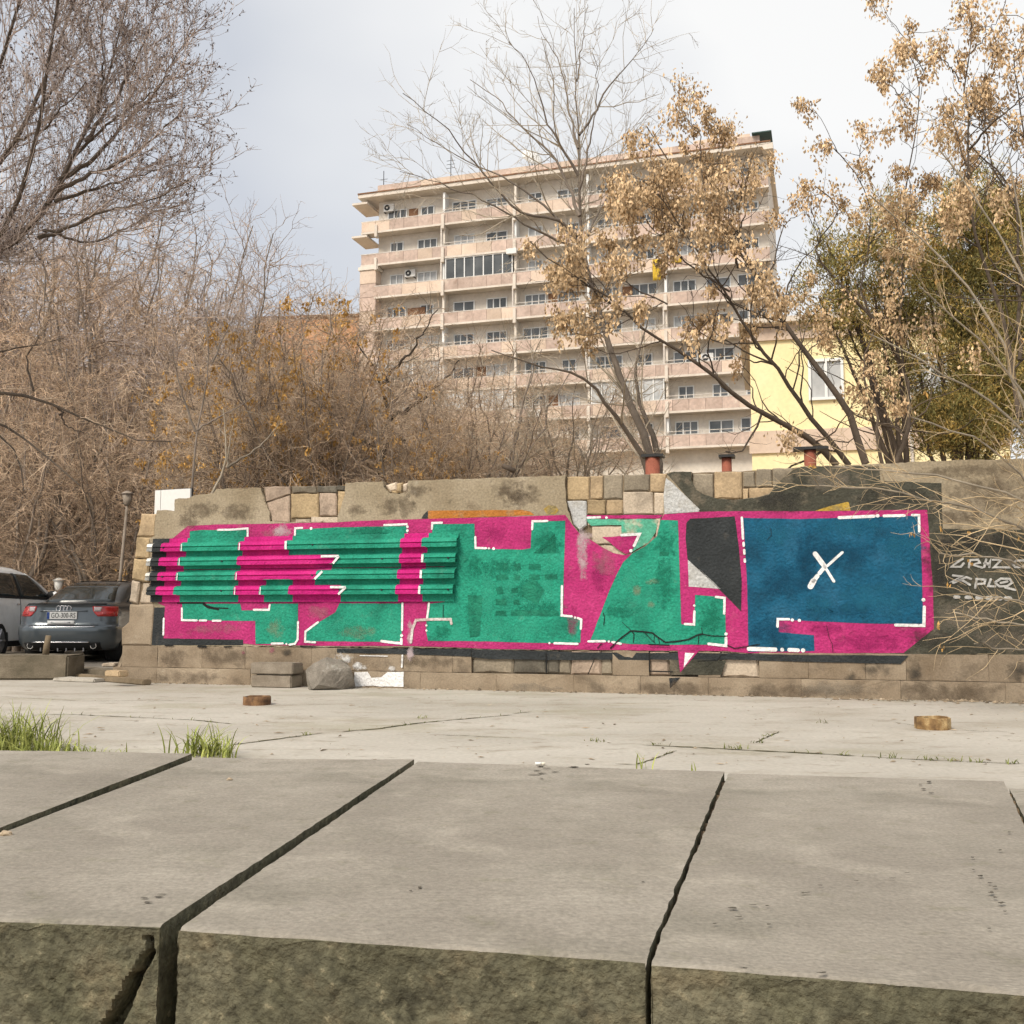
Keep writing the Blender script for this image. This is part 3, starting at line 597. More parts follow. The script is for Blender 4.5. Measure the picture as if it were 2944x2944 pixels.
# ---------------------------------------------------------------- corrugated guardrail beams bolted to the wall
def xs(px, off=0.08): return wpx(px, 1640, off)[0]
tg = lambda y, off=0.06: wpx(423, y, off)[1]
def beam(name, label, rows, ytop, ybot, ridges):
    """rows: paint break lists for [flange, ridge, valley, ridge, flange]"""
    root = empty(name, wall_world(0, 0), WANG, label, 'guardrail', 'guardrail beams on the mural')
    cm = {'k': 0, 'p': 1, 'g': 2, 's': 3}
    mb = MB()
    prof = []      # (t, depth, row)
    t0, t1 = tg(ytop), tg(ybot)
    r = [(tg(a), tg(b)) for a, b in ridges]
    gap = 0.018
    def ridge(a, b, row):
        h = a - b
        return [(a + gap, 0.035, None), (a, 0.088, row), (a - h * 0.36, 0.105, row), (a - h * 0.45, 0.092, row), (a - h * 0.55, 0.092, row), (a - h * 0.64, 0.108, row), (b, 0.106, row)]
    prof.append((t0, 0.03, 0)); prof += [(p[0], p[1], 0 if p[2] is None else 1) for p in ridge(*r[0], 1)]
    prof.append((r[0][1] - 0.006, 0.026, 2)); prof.append((r[1][0] + gap + 0.012, 0.030, 2))
    prof += [(p[0], p[1], 2 if p[2] is None else 3) for p in ridge(*r[1], 3)]
    prof.append((r[1][1] - 0.006, 0.026, 4)); prof.append((t1, 0.028, 4))
    for i in range(len(prof) - 1):
        a, b = prof[i], prof[i + 1]
        row = b[2] if (b[2] % 2 == 0 and a[2] % 2 == 1) else a[2]
        if a[2] % 2 == 0 and b[2] % 2 == 1 and a[1] < 0.05: row = b[2] if a[1] > 0.034 else a[2]
        x0, col = rows[row][0]
        for x1, nxt in rows[row][1:]:
            skew = 0.0
            sa, sb = xs(x0), xs(x1)
            n = max(1, int((sb - sa) / 0.07))
            for q in range(n):
                u, v = sa + (sb - sa) * q / n, sa + (sb - sa) * (q + 1) / n
                wob = lambda s_: 0.004 * math.sin(s_ * 4.1 + i * 0.15) + 0.002 * math.sin(s_ * 11 + i * 0.3) + 0.006 * math.exp(-((s_ - 1.9 - 0.04 * i) / 0.12) ** 2) + 0.006 * math.exp(-((s_ - 3.1 + 0.03 * i) / 0.1) ** 2)
                mb.poly([(u, -a[1] + wob(u), a[0]), (v, -a[1] + wob(v), a[0]), (v, -b[1] + wob(v), b[0]), (u, -b[1] + wob(u), b[0])], cm[col])
            x0, col = x1, nxt
    o = mb.build('corrugated_sheet', [M['black'], M['pinkb'], M['green'], M['silver']], root)
    sol = o.modifiers.new('thickness', 'SOLIDIFY'); sol.thickness = 0.004; sol.offset = -1
    # bolts
    for px, row in ((470, 0), (640, 1), (900, 0), (1100, 1), (1290, 1)):
        bm = MB(); tz = sum(r[row]) / 2; s_ = xs(px)
        bm.tube([(s_, -0.09, tz), (s_, -0.116, tz)], 0.012, 6); bm.build('bolt', M['black'], root)
    return root
F0 = [(430, 'k'), (478, 'p'), (530, 'g'), (695, 'p'), (834, 'g'), (1157, 'p'), (1228, 'g'), (1314, '')]
R1 = [(422, 's'), (437, 'k'), (462, 'p'), (518, 'g'), (685, 'p'), (818, 'g'), (1151, 'p'), (1213, 'g'), (1314, '')]
V1 = [(428, 'k'), (470, 'p'), (527, 'g'), (690, 'p'), (824, 'g'), (1151, 'p'), (1224, 'g'), (1312, '')]
R2 = [(422, 's'), (434, 'k'), (458, 'p'), (513, 'g'), (682, 'p'), (962, 'g'), (1149, 'p'), (1213, 'g'), (1310, '')]
V2 = [(427, 'k'), (470, 'p'), (522, 'g'), (685, 'p'), (948, 'g'), (1149, 'p'), (1220, 'g'), (1309, '')]
R3 = [(420, 's'), (432, 'k'), (455, 'p'), (508, 'g'), (678, 'p'), (911, 'g'), (1143, 'p'), (1209, 'g'), (1308, '')]
V3 = [(426, 'k'), (467, 'p'), (515, 'g'), (680, 'p'), (760, 'g'), (837, 'p'), (901, 'g'), (1145, 'p'), (1213, 'g'), (1306, '')]
R4 = [(425, 'k'), (452, 'p'), (503, 'g'), (675, 'p'), (748, 'g'), (832, 'p'), (977, 'g'), (1139, 'p'), (1205, 'g'), (1303, '')]
F4 = [(428, 'k'), (462, 'p'), (513, 'g'), (680, 'p'), (755, 'g'), (838, 'p'), (975, 'g'), (1141, 'p'), (1211, 'g'), (1302, '')]
BU = beam('guardrail_beam', 'upper corrugated steel guardrail beam painted green and magenta on the wall', [F0, R1, V1, R2, V2], 1549, 1638, [(1565, 1586), (1606, 1627)])
BL = beam('guardrail_beam', 'lower corrugated steel guardrail beam painted green and magenta on the wall', [V2, R3, V3, R4, F4], 1640, 1731, [(1648, 1669), (1689, 1710)])
# white paint touches on the beams
def beam_mark(root, x0, y0, x1, y1, w=7):
    a, b = (xs(x0, 0.13), tg(y0, 0.11)), (xs(x1, 0.13), tg(y1, 0.11)); d = Vector((b[0] - a[0], b[1] - a[1])).normalized(); n_ = Vector((-d.y, d.x)) * w * 0.5 * 0.0042
    mb = MB(); mb.poly([(a[0] + n_.x, -0.1155, a[1] + n_.y), (b[0] + n_.x, -0.1155, b[1] + n_.y), (b[0] - n_.x, -0.1155, b[1] - n_.y), (a[0] - n_.x, -0.1155, a[1] - n_.y)]); mb.build('white_line', M['white'], root)
for m_ in ((818, 1563, 818, 1586), (685, 1566, 684, 1586, 4), (920, 1607, 972, 1607), (972, 1607, 955, 1627), (1213, 1606, 1212, 1627), (518, 1566, 517, 1586, 3), (513, 1607, 512, 1627, 3)): beam_mark(BU, *m_)
for m_ in ((925, 1648, 903, 1669), (1209, 1648, 1208, 1669), (948, 1691, 993, 1692), (993, 1692, 972, 1711), (1205, 1690, 1204, 1711), (508, 1649, 507, 1669, 3), (678, 1649, 677, 1669, 3), (675, 1690, 674, 1711, 3), (748, 1690, 747, 1711, 3)): beam_mark(BL, *m_)

# ================================================================ numpy value noise
def vnoise(P, scale=1.0, seed=0, octaves=1, gain=0.5):
    P = np.asarray(P, dtype=np.float64) * scale
    out = np.zeros(len(P)); amp = 1.0; tot = 0.0
    for o in range(octaves):
        Q = P * (2.03 ** o) + seed * 17.31 + o * 5.7
        I = np.floor(Q).astype(np.int64); F = Q - I; F = F * F * (3 - 2 * F)
        def h(dx, dy, dz):
            n = (I[:, 0] + dx) * 374761393 + (I[:, 1] + dy) * 668265263 + (I[:, 2] + dz) * 2147483647 + seed * 1274126177
            n = (n ^ (n >> 13)) * 1274126177; n = n & 0x7fffffff
            return ((n ^ (n >> 16)) & 0xffff) / 65535.0
        x, y, z = F[:, 0], F[:, 1], F[:, 2]
        a = (h(0, 0, 0) * (1 - x) + h(1, 0, 0) * x) * (1 - y) + (h(0, 1, 0) * (1 - x) + h(1, 1, 0) * x) * y
        b = (h(0, 0, 1) * (1 - x) + h(1, 0, 1) * x) * (1 - y) + (h(0, 1, 1) * (1 - x) + h(1, 1, 1) * x) * y
        out += amp * (a * (1 - z) + b * z); tot += amp; amp *= gain
    return out / tot - 0.5
def rough_block(name, corners8, mat, amp=0.01, cuts=6, seed=0, parent=None, nscale=9.0):
    """corners8: bottom 4 (ccw from above) then top 4; subdivided and worn"""
    bm = bmesh.new(); vs = [bm.verts.new(c) for c in corners8]
    for q in ((3, 2, 1, 0), (4, 5, 6, 7), (0, 1, 5, 4), (1, 2, 6, 5), (2, 3, 7, 6), (3, 0, 4, 7)): bm.faces.new([vs[i] for i in q])
    bmesh.ops.bevel(bm, geom=bm.edges[:], offset=amp * 1.5, segments=2, affect='EDGES')
    bmesh.ops.subdivide_edges(bm, edges=[e for e in bm.edges if e.calc_length() > 0.05], cuts=cuts, use_grid_fill=True)
    bm.normal_update()
    P = np.array([v.co[:] for v in bm.verts]); N_ = np.array([v.normal[:] for v in bm.verts])
    d = vnoise(P, nscale, seed, 4) * 2 * amp
    for v, p, n, k in zip(bm.verts, P, N_, d): v.co = p + n * k
    me = bpy.data.meshes.new(name); bm.to_mesh(me); bm.free(); me.materials.append(mat)
    for p in me.polygons: p.use_smooth = False
    return link(name, me, parent)
def box8(c, ex, ey, ez, w, d, h, z0=0.0):
    c = Vector(c); r = []
    for z in (z0, z0 + h):
        for a, b in ((0, 0), (1, 0), (1, 1), (0, 1)):
            p = c + ex * (w * a) + ey * (d * b); r.append((p.x, p.y, z))
    return r

# ================================================================ BIG STONE SLABS IN THE FOREGROUND
ZS = 0.15
def slab_mat(name, cols, front):
    return mk(name, cols, 1.2, 8, 0.9, 0.6 if not front else 0.8, 60 if not front else 70, 0.006 if not front else 0.014, fine=0.17 if not front else 0.4, fscale=75 if not front else 30,
              stains=[((0.17, 0.155, 0.12), 1.7, 0.5, 0.2, 0.6), ((0.38, 0.34, 0.28), 3.1, 0.52, 0.2, 0.6), ((0.19, 0.175, 0.12), 8.0, 0.58, 0.12, 0.5), ((0.12, 0.1, 0.08), 14.0, 0.72, 0.05, 0.5)] if not front else
              [((0.065, 0.068, 0.032), 2.0, 0.5, 0.25, 0.65), ((0.2, 0.165, 0.1), 5.0, 0.55, 0.12, 0.6), ((0.035, 0.032, 0.02), 11.0, 0.58, 0.1, 0.7), ((0.22, 0.19, 0.12), 30.0, 0.63, 0.06, 0.6)])
M['slab_top'] = slab_mat('sawn basalt top', [(0.3, (0.215, 0.19, 0.155)), (0.5, (0.27, 0.24, 0.197)), (0.72, (0.325, 0.292, 0.243))], False)
# faint saw lines in the top
_nt = M['slab_top'].node_tree; _b = _nt.nodes['Principled BSDF']
_wv = _nt.nodes.new('ShaderNodeTexWave'); _wv.inputs['Scale'].default_value = 34; _wv.inputs['Distortion'].default_value = 1.6; _wv.inputs['Detail'].default_value = 2.0; _wv.inputs['Detail Scale'].default_value = 0.4
_mp = _nt.nodes.new('ShaderNodeMapping'); _mp.inputs['Rotation'].default_value = (0, 0, math.radians(80))
_tc = _nt.nodes.new('ShaderNodeTexCoord'); _nt.links.new(_tc.outputs['Object'], _mp.inputs[0]); _nt.links.new(_mp.outputs[0], _wv.inputs[0])
_bp = _nt.nodes.new('ShaderNodeBump'); _bp.inputs['Strength'].default_value = 0.3; _bp.inputs['Distance'].default_value = 0.004
_nt.links.new(_wv.outputs['Fac'], _bp.inputs['Height'])
_old = _b.inputs['Normal'].links[0].from_socket; _nt.links.new(_old, _bp.inputs['Normal']); _nt.links.new(_bp.outputs[0], _b.inputs['Normal'])
_st = _nt.nodes.new('ShaderNodeTexNoise'); _st.inputs['Scale'].default_value = 9; _st.inputs['Detail'].default_value = 5; _st.inputs['Roughness'].default_value = 0.7
_m2 = _nt.nodes.new('ShaderNodeMapping'); _m2.inputs['Rotation'].default_value = (0, 0, math.radians(8)); _m2.inputs['Scale'].default_value = (0.6, 7.0, 1)
_nt.links.new(_tc.outputs['Object'], _m2.inputs[0]); _nt.links.new(_m2.outputs[0], _st.inputs['Vector'])
_mr = _nt.nodes.new('ShaderNodeMapRange'); _mr.inputs[1].default_value = 0.3; _mr.inputs[2].default_value = 0.7; _mr.inputs[3].default_value = 0.93; _mr.inputs[4].default_value = 1.07
_nt.links.new(_st.outputs['Fac'], _mr.inputs[0])
_mx = _nt.nodes.new('ShaderNodeMix'); _mx.data_type = 'RGBA'; _mx.blend_type = 'MULTIPLY'; _mx.inputs[0].default_value = 1.0
_cb = _nt.nodes.new('ShaderNodeCombineColor')
for _i in range(3): _nt.links.new(_mr.outputs[0], _cb.inputs[_i])
_src = _b.inputs['Base Color'].links[0].from_socket
_nt.links.new(_src, _mx.inputs[6]); _nt.links.new(_cb.outputs[0], _mx.inputs[7]); _nt.links.new(_mx.outputs[2], _b.inputs['Base Color'])
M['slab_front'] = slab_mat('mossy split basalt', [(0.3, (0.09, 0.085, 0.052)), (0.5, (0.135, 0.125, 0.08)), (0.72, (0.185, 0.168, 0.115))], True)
def slab(label, far_l, far_r, near_l, near_r, seed, crack=None, dz=0.0, depth=0.62):
    P = [on_z(x * K, y * K, ZS + dz) for x, y in (far_l, far_r, near_r, near_l)]
    fl, fr, nr, nl = P
    nu = min(260, int((nr - nl).length / 0.008)); nv = 90; nf = 64
    u = np.linspace(0, 1, nu); rows = []; 
    A = np.array(fl[:]); B = np.array(fr[:]); C = np.array(nr[:]); D = np.array(nl[:])
    vs = 1 - (1 - np.linspace(0, 1, nv)) ** 1.9
    V = []
    for v in vs:
        l = A + (D - A) * v; r = B + (C - B) * v
        V.append(l[None] + (r - l)[None] * u[:, None])
    front = (nr - nl).normalized(); fn = np.array(Vector((front.y, -front.x, 0))[:])
    if fn[1] > 0: fn = -fn
    base = D[None] + (C - D)[None] * u[:, None]
    zs = np.linspace(0, 1, nf) ** 1.15 * depth
    for z in zs[1:]:
        V.append(base + np.array([0, 0, -z])[None])
    V = np.array(V)                                   # rows x nu x 3
    R = V.shape[0]; G = V.reshape(-1, 3).copy()
    row = np.repeat(np.arange(R), nu)
    dist_edge = np.where(row < nv, (1 - vs[np.minimum(row, nv - 1)]) * np.linalg.norm(A - D), 0)
    isf = row >= nv
    # top: gentle unevenness; rounded, chipped arris; front: split stone
    top_n = vnoise(G, 3.0, seed, 3) * 0.008 + vnoise(G, 40.0, seed + 3, 2) * 0.0022
    G[:, 2] += np.where(isf, 0, top_n)
    chip = np.clip(vnoise(G, 11.0, seed + 5, 4) + 0.06, 0, 1) * 0.07 + 0.007
    fall = np.clip(1 - dist_edge / (0.022 + np.clip(vnoise(V.reshape(-1, 3), 11.0, seed + 5, 4), 0, 1) * 0.16), 0, 1) ** 2
    G[:, 2] -= np.where(isf, 0, fall * chip * 0.9)
    zfrom = ZS + dz - G[:, 2]
    H = V.reshape(-1, 3) * np.array([1, 1, 1.0])
    Hs = H.copy(); Hs[:, 2] = H[:, 2] * 0.8 + H[:, 0] * 0.55
    bul = vnoise(H, 6.0, seed + 9, 2) * 0.03 + np.abs(vnoise(Hs, 40.0, seed + 11, 3)) * -0.018 + vnoise(Hs, 100.0, seed + 13, 2) * 0.012
    dep = np.where(isf, np.clip((ZS + dz - H[:, 2]) / 0.05, 0.25, 1.0), 0)
    mv = bul * dep
    mv += np.where(isf | (dist_edge < 0.012), -vnoise(H, 9.0, seed + 15, 3) * 0.012, 0)
    if crack is not None:
        cp = [np.array(on_plane(x, y, Vector(D), Vector(fn))[:]) for x, y, w in crack]; cw = [w for *_, w in crack]
        dm = np.full(len(G), 9.0)
        for a, b, wa, wb in zip(cp[:-1], cp[1:], cw[:-1], cw[1:]):
            ab = b - a; t = np.clip(((H - a) @ ab) / (ab @ ab), 0, 1); q = a + ab[None] * t[:, None]
            d = np.linalg.norm(H - q, axis=1) - (wa + (wb - wa) * t); dm = np.minimum(dm, d)
        dm = dm + vnoise(H, 45.0, 77, 3) * 0.02
        mv += np.where(isf & (dm < 0.008), -0.08 * np.clip((0.008 - dm) / 0.016, 0, 1) ** 1.3, 0)
    G += fn[None] * mv[:, None]
    # edges of the joints: small wobble
    ed = vnoise(H, 16.0, seed + 21, 4) * 0.013
    eu = (np.array((nr - nl).normalized()[:]))
    col = np.tile(np.arange(nu), R)
    G += eu[None] * np.where((col == 0) | (col == nu - 1), ed, 0)[:, None]
    idx = np.arange(R * nu).reshape(R, nu)
    f = np.stack([idx[:-1, :-1], idx[1:, :-1], idx[1:, 1:], idx[:-1, 1:]], -1).reshape(-1, 4)
    mi = np.repeat(np.arange(R - 1) >= nv - 1, nu - 1).astype(np.int32)
    # side and back skirts
    n0 = len(G); extra = []; ef = []
    for ring in (idx[:nv, 0], idx[:nv, -1][::-1], idx[0, ::-1]):
        lo = G[ring].copy(); lo[:, 2] = ZS + dz - depth
        b = n0 + sum(len(e) for e in extra); extra.append(lo)
        for i in range(len(ring) - 1): ef.append((ring[i], ring[i + 1], b + i + 1, b + i))
    G = np.concatenate([G] + extra); f = np.concatenate([f, np.array(ef)])
    mi = np.concatenate([mi, np.ones(len(ef), np.int32)])
    cen = np.array(((fl + fr + nl + nr) / 4)[:]); cen[2] = ZS - depth
    me = np_mesh('stone_slab', G - cen, f, [M['slab_top'], M['slab_front']], True, mi)
    o = link('stone_slab', me, None, loc=cen)
    try: me.set_sharp_from_angle(angle=math.radians(38))
    except Exception: pass
    return tag(o, label, 'stone slab', 'foreground stone slabs')
slab('pale basalt slab in the far left corner of the foreground row', (-420, 1408), (362, 1422), (-1500, 1690), (-420, 1722), 1, dz=0.012)
slab('basalt slab with a deep split in its mossy front, left of the wide dark gap', (374, 1430), (782, 1433), (-395, 1722), (301, 1746), 2,
     crack=[(424, 2705, 0.002), (430, 2740, 0.004), (408, 2776, 0.009), (382, 2830, 0.012), (362, 2880, 0.014), (318, 2950, 0.02), (280, 3010, 0.02)])
slab('wide middle basalt slab in the foreground with saw marks on top', (789, 1437), (1366, 1456), (336, 1752), (1217, 1813), 3)
slab('smooth pitted basalt slab right of the narrow crack in the foreground', (1374, 1459), (1894, 1474), (1227, 1817), (2085, 1886), 4, dz=-0.004)
slab('basalt slab cut off by the right edge of the foreground', (1904, 1487), (2500, 1506), (2110, 1890), (3000, 1960), 5, dz=-0.012)

SL = [o for o in bpy.data.objects if o.name.startswith('stone_slab')]
M['pit'] = mk('dark pit', [(0.3, (0.045, 0.038, 0.028)), (0.7, (0.11, 0.095, 0.07))], 30, 4, 0.95, 0, fine=0.2)
M['chipl'] = mk('fresh chip', [(0.3, (0.36, 0.32, 0.26)), (0.7, (0.46, 0.41, 0.34))], 20, 4, 0.95, 0.3, 80, 0.004)
def pit(sl, ox, oy, x, y, w, h, m='pit', n=11):
    px, py = ox + x / 1.932, oy + y / 1.932; rr_ = random.Random(int(px * 7 + py)); mb = MB(); pts = []
    for i in range(n):
        a = 2 * math.pi * i / n; k = rr_.uniform(0.55, 1.15)
        q = on_z(px + w / 1.932 / 2 * math.cos(a) * k, py + h / 1.932 / 2 * math.sin(a) * k, ZS + 0.0045); pts.append(q - sl.location)
    mb.poly(pts); mb.build('pit' if m == 'pit' else 'chip', M[m], sl, fix=False)
S2_, S3_, S4_ = SL[1], SL[2], SL[3]
for x, y, w, h in ((1805, 1052, 46, 13), (1750, 995, 44, 10), (1770, 962, 26, 8), (1690, 903, 40, 10), (1645, 800, 20, 8), (1650, 868, 18, 7), (1770, 1022, 30, 9), (1800, 760, 22, 7), (1850, 660, 20, 6), (1745, 942, 30, 6), (315, 1082, 60, 12), (350, 1130, 50, 8), (515, 1171, 28, 9), (425, 1064, 50, 6), (505, 1068, 24, 7),
                   (215, 1168, 30, 6), (1405, 380, 30, 8), (1375, 420, 40, 6), (1415, 440, 34, 5), (1355, 395, 24, 5), (720, 995, 60, 5), (800, 955, 40, 4), (1000, 930, 40, 4), (1200, 915, 60, 4), (1280, 885, 40, 4), (1825, 1100, 22, 7), (1740, 1195, 26, 6), (810, 1440, 60, 10), (380, 1415, 50, 8), (700, 1000, 30, 4)):
    pit(S4_, 1944, 2050, x, y, w, h)
for x, y, w, h in ((1070, 295, 50, 5), (1110, 305, 60, 4), (1050, 318, 50, 4), (1150, 325, 50, 4), (1080, 333, 70, 5), (1040, 340, 80, 4), (1075, 362, 26, 4), (1250, 298, 60, 6), (1330, 285, 30, 7), (400, 968, 26, 12), (350, 985, 20, 6), (1640, 935, 20, 6)): pit(S3_, 1000, 2050, x, y, w, h)
for x, y, w, h in ((820, 1050, 50, 8), (880, 1020, 60, 6), (800, 1025, 40, 5), (900, 1005, 60, 4)): pit(S2_, 0, 2050, x, y, w, h)
# soil and moss lying in the joints
for k_, (a, b, dz_) in enumerate((((368, 1426), (-410, 1722), -0.06), ((785, 1435), (318, 1749), -0.30), ((1370, 1457.5), (1222, 1815), -0.035), ((1899, 1480), (2098, 1888), -0.03))):
    A_ = on_z(a[0] * K, a[1] * K, ZS); B_ = on_z(b[0] * K, b[1] * K, ZS); t = (B_ - A_).normalized(); nn_ = Vector((-t.y, t.x, 0)); u_, d_ = [], []
    m_ = 60
    for i in range(m_ + 1):
        q = A_ + (B_ - A_) * (0.01 + 0.93 * i / m_); zz_ = dz_ + 0.012 * math.sin(i * 1.7 + k_) + random.uniform(-0.012, 0.012)
        u_.append(q + nn_ * 0.07 + Vector((0, 0, zz_ - 0.01))); d_.append(q - nn_ * 0.07 + Vector((0, 0, zz_)))
    mb = MB(); mb.grid([u_, d_], 0, True); tag(mb.build('joint_soil', M['joint0'] if 'joint0' in M else M['dirt'], fix=False), 'dark soil lying in a joint between the foreground slabs', 'soil', kind='stuff')
# ================================================================ CRACKS, WEEDS AND LITTER ON THE PLAZA
M['joint'] = mk('mossy joint', [(0.3, (0.05, 0.045, 0.025)), (0.7, (0.15, 0.13, 0.06))], 12, 6, 0.95, 0.3, 40, 0.01)
def lj(x, y): return (x / 1.3125, 1900 + y / 1.3125)
def rj(x, y): return (1472 + x / 1.3125, 1900 + y / 1.3125)
JOINTS = [([lj(75, 212), lj(135, 205), lj(270, 203), lj(540, 215), lj(740, 225), lj(875, 238)], 0.010), ([lj(870, 318), lj(1000, 302), lj(1100, 288), lj(1220, 273)], 0.014),
          ([lj(1290, 268), lj(1420, 258), lj(1560, 238), lj(1700, 224), lj(1870, 210), lj(1932, 205)], 0.016), ([lj(1620, 280), lj(1780, 284), lj(1932, 292)], 0.006),
          ([rj(490, 318), rj(640, 325), rj(830, 335), rj(970, 342), rj(1160, 352), rj(1300, 360)], 0.016), ([rj(1300, 360), rj(1520, 373), rj(1740, 382), rj(1932, 390)], 0.008),
          ([rj(920, 310), rj(960, 290), rj(1010, 268)], 0.008), ([rj(390, 390), rj(470, 392)], 0.008), ([rj(470, 392), rj(560, 362), rj(620, 340)], 0.009), ([rj(0, 200), rj(80, 192)], 0.010),
          ([rj(1440, 232), rj(1540, 248)], 0.006), ([rj(1680, 262), rj(1880, 270)], 0.005), ([lj(0, 135), lj(300, 152), lj(700, 150)], 0.006), ([lj(1010, 168), lj(1250, 165)], 0.006)]
for pts, w in JOINTS:
    P = [on_z(x, y, 0) for x, y in pts]; Q = []
    for a, b in zip(P[:-1], P[1:]):
        n = max(2, int((b - a).length / 0.05)); Q += [a + (b - a) * (i / n) for i in range(n)]
    Q.append(P[-1]); mb = MB(); up_, dn = [], []
    for i, q in enumerate(Q):
        t = (Q[min(i + 1, len(Q) - 1)] - Q[max(i - 1, 0)]).normalized(); n = Vector((-t.y, t.x, 0))
        ww = w * random.uniform(0.35, 1.3) * (0.2 if i in (0, len(Q) - 1) else 1); j = random.uniform(-0.008, 0.008)
        up_.append(q + n * (ww + j) + Vector((0, 0, 0.004))); dn.append(q + n * (j - ww) + Vector((0, 0, 0.004)))
    mb.grid([up_, dn], 0, False); mb.build('joint', M['joint'], plaza, fix=False)

M['grass'] = mk('fresh grass', [(0.3, (0.17, 0.21, 0.035)), (0.7, (0.4, 0.42, 0.12))], 6, 3, 0.6, 0, fine=0.1, island=0.35)
M['drygrass'] = mk('dry grass', [(0.3, (0.3, 0.22, 0.12)), (0.7, (0.5, 0.4, 0.24))], 6, 3, 0.8, 0, fine=0.1, island=0.3)
M['weed'] = mk('small weed', [(0.3, (0.1, 0.12, 0.03)), (0.7, (0.2, 0.21, 0.06))], 6, 3, 0.8, 0, fine=0.1, island=0.3)
def blades(rng, centers, hmin, hmax, spread, width, lean=0.45, droop=0.5, n=5):
    """curved tapering blades; centers (B,3)"""
    B = len(centers); az = rng.uniform(0, 2 * np.pi, B); h = rng.uniform(hmin, hmax, B); ln = rng.uniform(0.1, 1, B) * lean
    d = np.stack([np.cos(az), np.sin(az), np.zeros(B)], 1); side = np.stack([-np.sin(az + rng.normal(0, .8, B)), np.cos(az), np.zeros(B)], 1)
    side /= np.linalg.norm(side, axis=1)[:, None]
    c = centers + rng.normal(0, 1, (B, 3)) * np.array([spread, spread, 0]); V = []
    for i in range(n):
        t = i / (n - 1); w = width * (1 - t) ** 0.7 * (0.7 + 0.3 * (i > 0)) + 0.0003
        p = c + d * (h * ln * t * t * 1.3 + h * 0.1 * t)[:, None]; p[:, 2] += h * (t - droop * ln * t ** 3)
        V.append(p - side * w); V.append(p + side * w)
    V = np.stack(V, 1)
    k = 2 * n; f = np.concatenate([np.stack([np.arange(B) * k + 2 * i, np.arange(B) * k + 2 * i + 1, np.arange(B) * k + 2 * i + 3, np.arange(B) * k + 2 * i + 2], 1) for i in range(n - 1)])
    return V.reshape(-1, 3), f
def tuft(name, px, py, spread_px, cnt, hmin, hmax, label, mat='grass', z=0.0, width=0.005, lean=0.7, kind=None, cat='grass', group='grass tufts at the slab edge', depth=0.05):
    o = on_z(px, py, z); sc = o.y / W; rng = np.random.default_rng(int(px))
    c = np.zeros((cnt, 3)); c[:, 0] = rng.normal(0, spread_px * sc, cnt); c[:, 1] = rng.normal(0, depth, cnt)
    V, f = blades(rng, c, hmin, hmax, 0.01, width, lean)
    ob = link(name, np_mesh(name, V, f, [M[mat]]), None, loc=o)
    return tag(ob, label, cat, group, kind)
tuft('grass_tuft', 30, 2160, 62, 330, 0.1, 0.4, 'tall bright green grass tuft at the left edge behind the slabs', depth=0.12, width=0.006, lean=0.9)
tuft('grass_tuft', 150, 2170, 40, 160, 0.05, 0.13, 'low green grass beside the tall tuft at the left edge', depth=0.06, kind='stuff')
tuft('grass_tuft', 285, 2172, 32, 40, 0.03, 0.1, 'sparse short grass blades between the two larger tufts', depth=0.03)
tuft('grass_tuft', 585, 2172, 38, 130, 0.06, 0.27, 'green grass tuft growing at the far end of a slab joint', width=0.006, lean=1.0, depth=0.06)
tuft('grass_tuft', 655, 2183, 12, 26, 0.08, 0.2, 'small clump of dark grass blades right of the joint tuft', lean=0.6, depth=0.02)
tuft('grass_tuft', 1850, 2212, 9, 5, 0.07, 0.19, 'few crossing grass blades behind the middle slab', lean=0.7, depth=0.02)
tuft('grass_tuft', 1992, 2218, 4, 3, 0.04, 0.07, 'tiny pair of grass blades near the narrow slab crack', lean=0.5, depth=0.01)
# little weeds in the joints
rng = np.random.default_rng(5); cs = []
for pts, w in JOINTS:
    if w < 0.008: continue
    P = [on_z(x, y, 0) for x, y in pts]
    for a, b in zip(P[:-1], P[1:]):
        for q in range(int((b - a).length * 7)):
            cs.append((a + (b - a) * random.random())[:])
for x, y in (rj(830, 330), rj(845, 332), rj(930, 310), rj(965, 284), rj(1250, 356), rj(1430, 368), rj(1560, 374), rj(1590, 372), rj(1890, 388), rj(310, 302), rj(325, 306), rj(1170, 236), lj(1530, 243), lj(1155, 280), lj(1600, 216), rj(540, 316), rj(1665, 380), rj(1745, 383)):
    for q in range(9): cs.append((on_z(x, y, 0) + Vector((random.gauss(0, 0.03), random.gauss(0, 0.015), 0)))[:])
V, f = blades(rng, np.array(cs), 0.012, 0.05, 0.008, 0.004, 1.2)
tag(link('joint_weeds', np_mesh('joint_weeds', V, f, [M['weed']])), 'tiny green weeds growing in the plaza joints', 'weeds', kind='stuff')
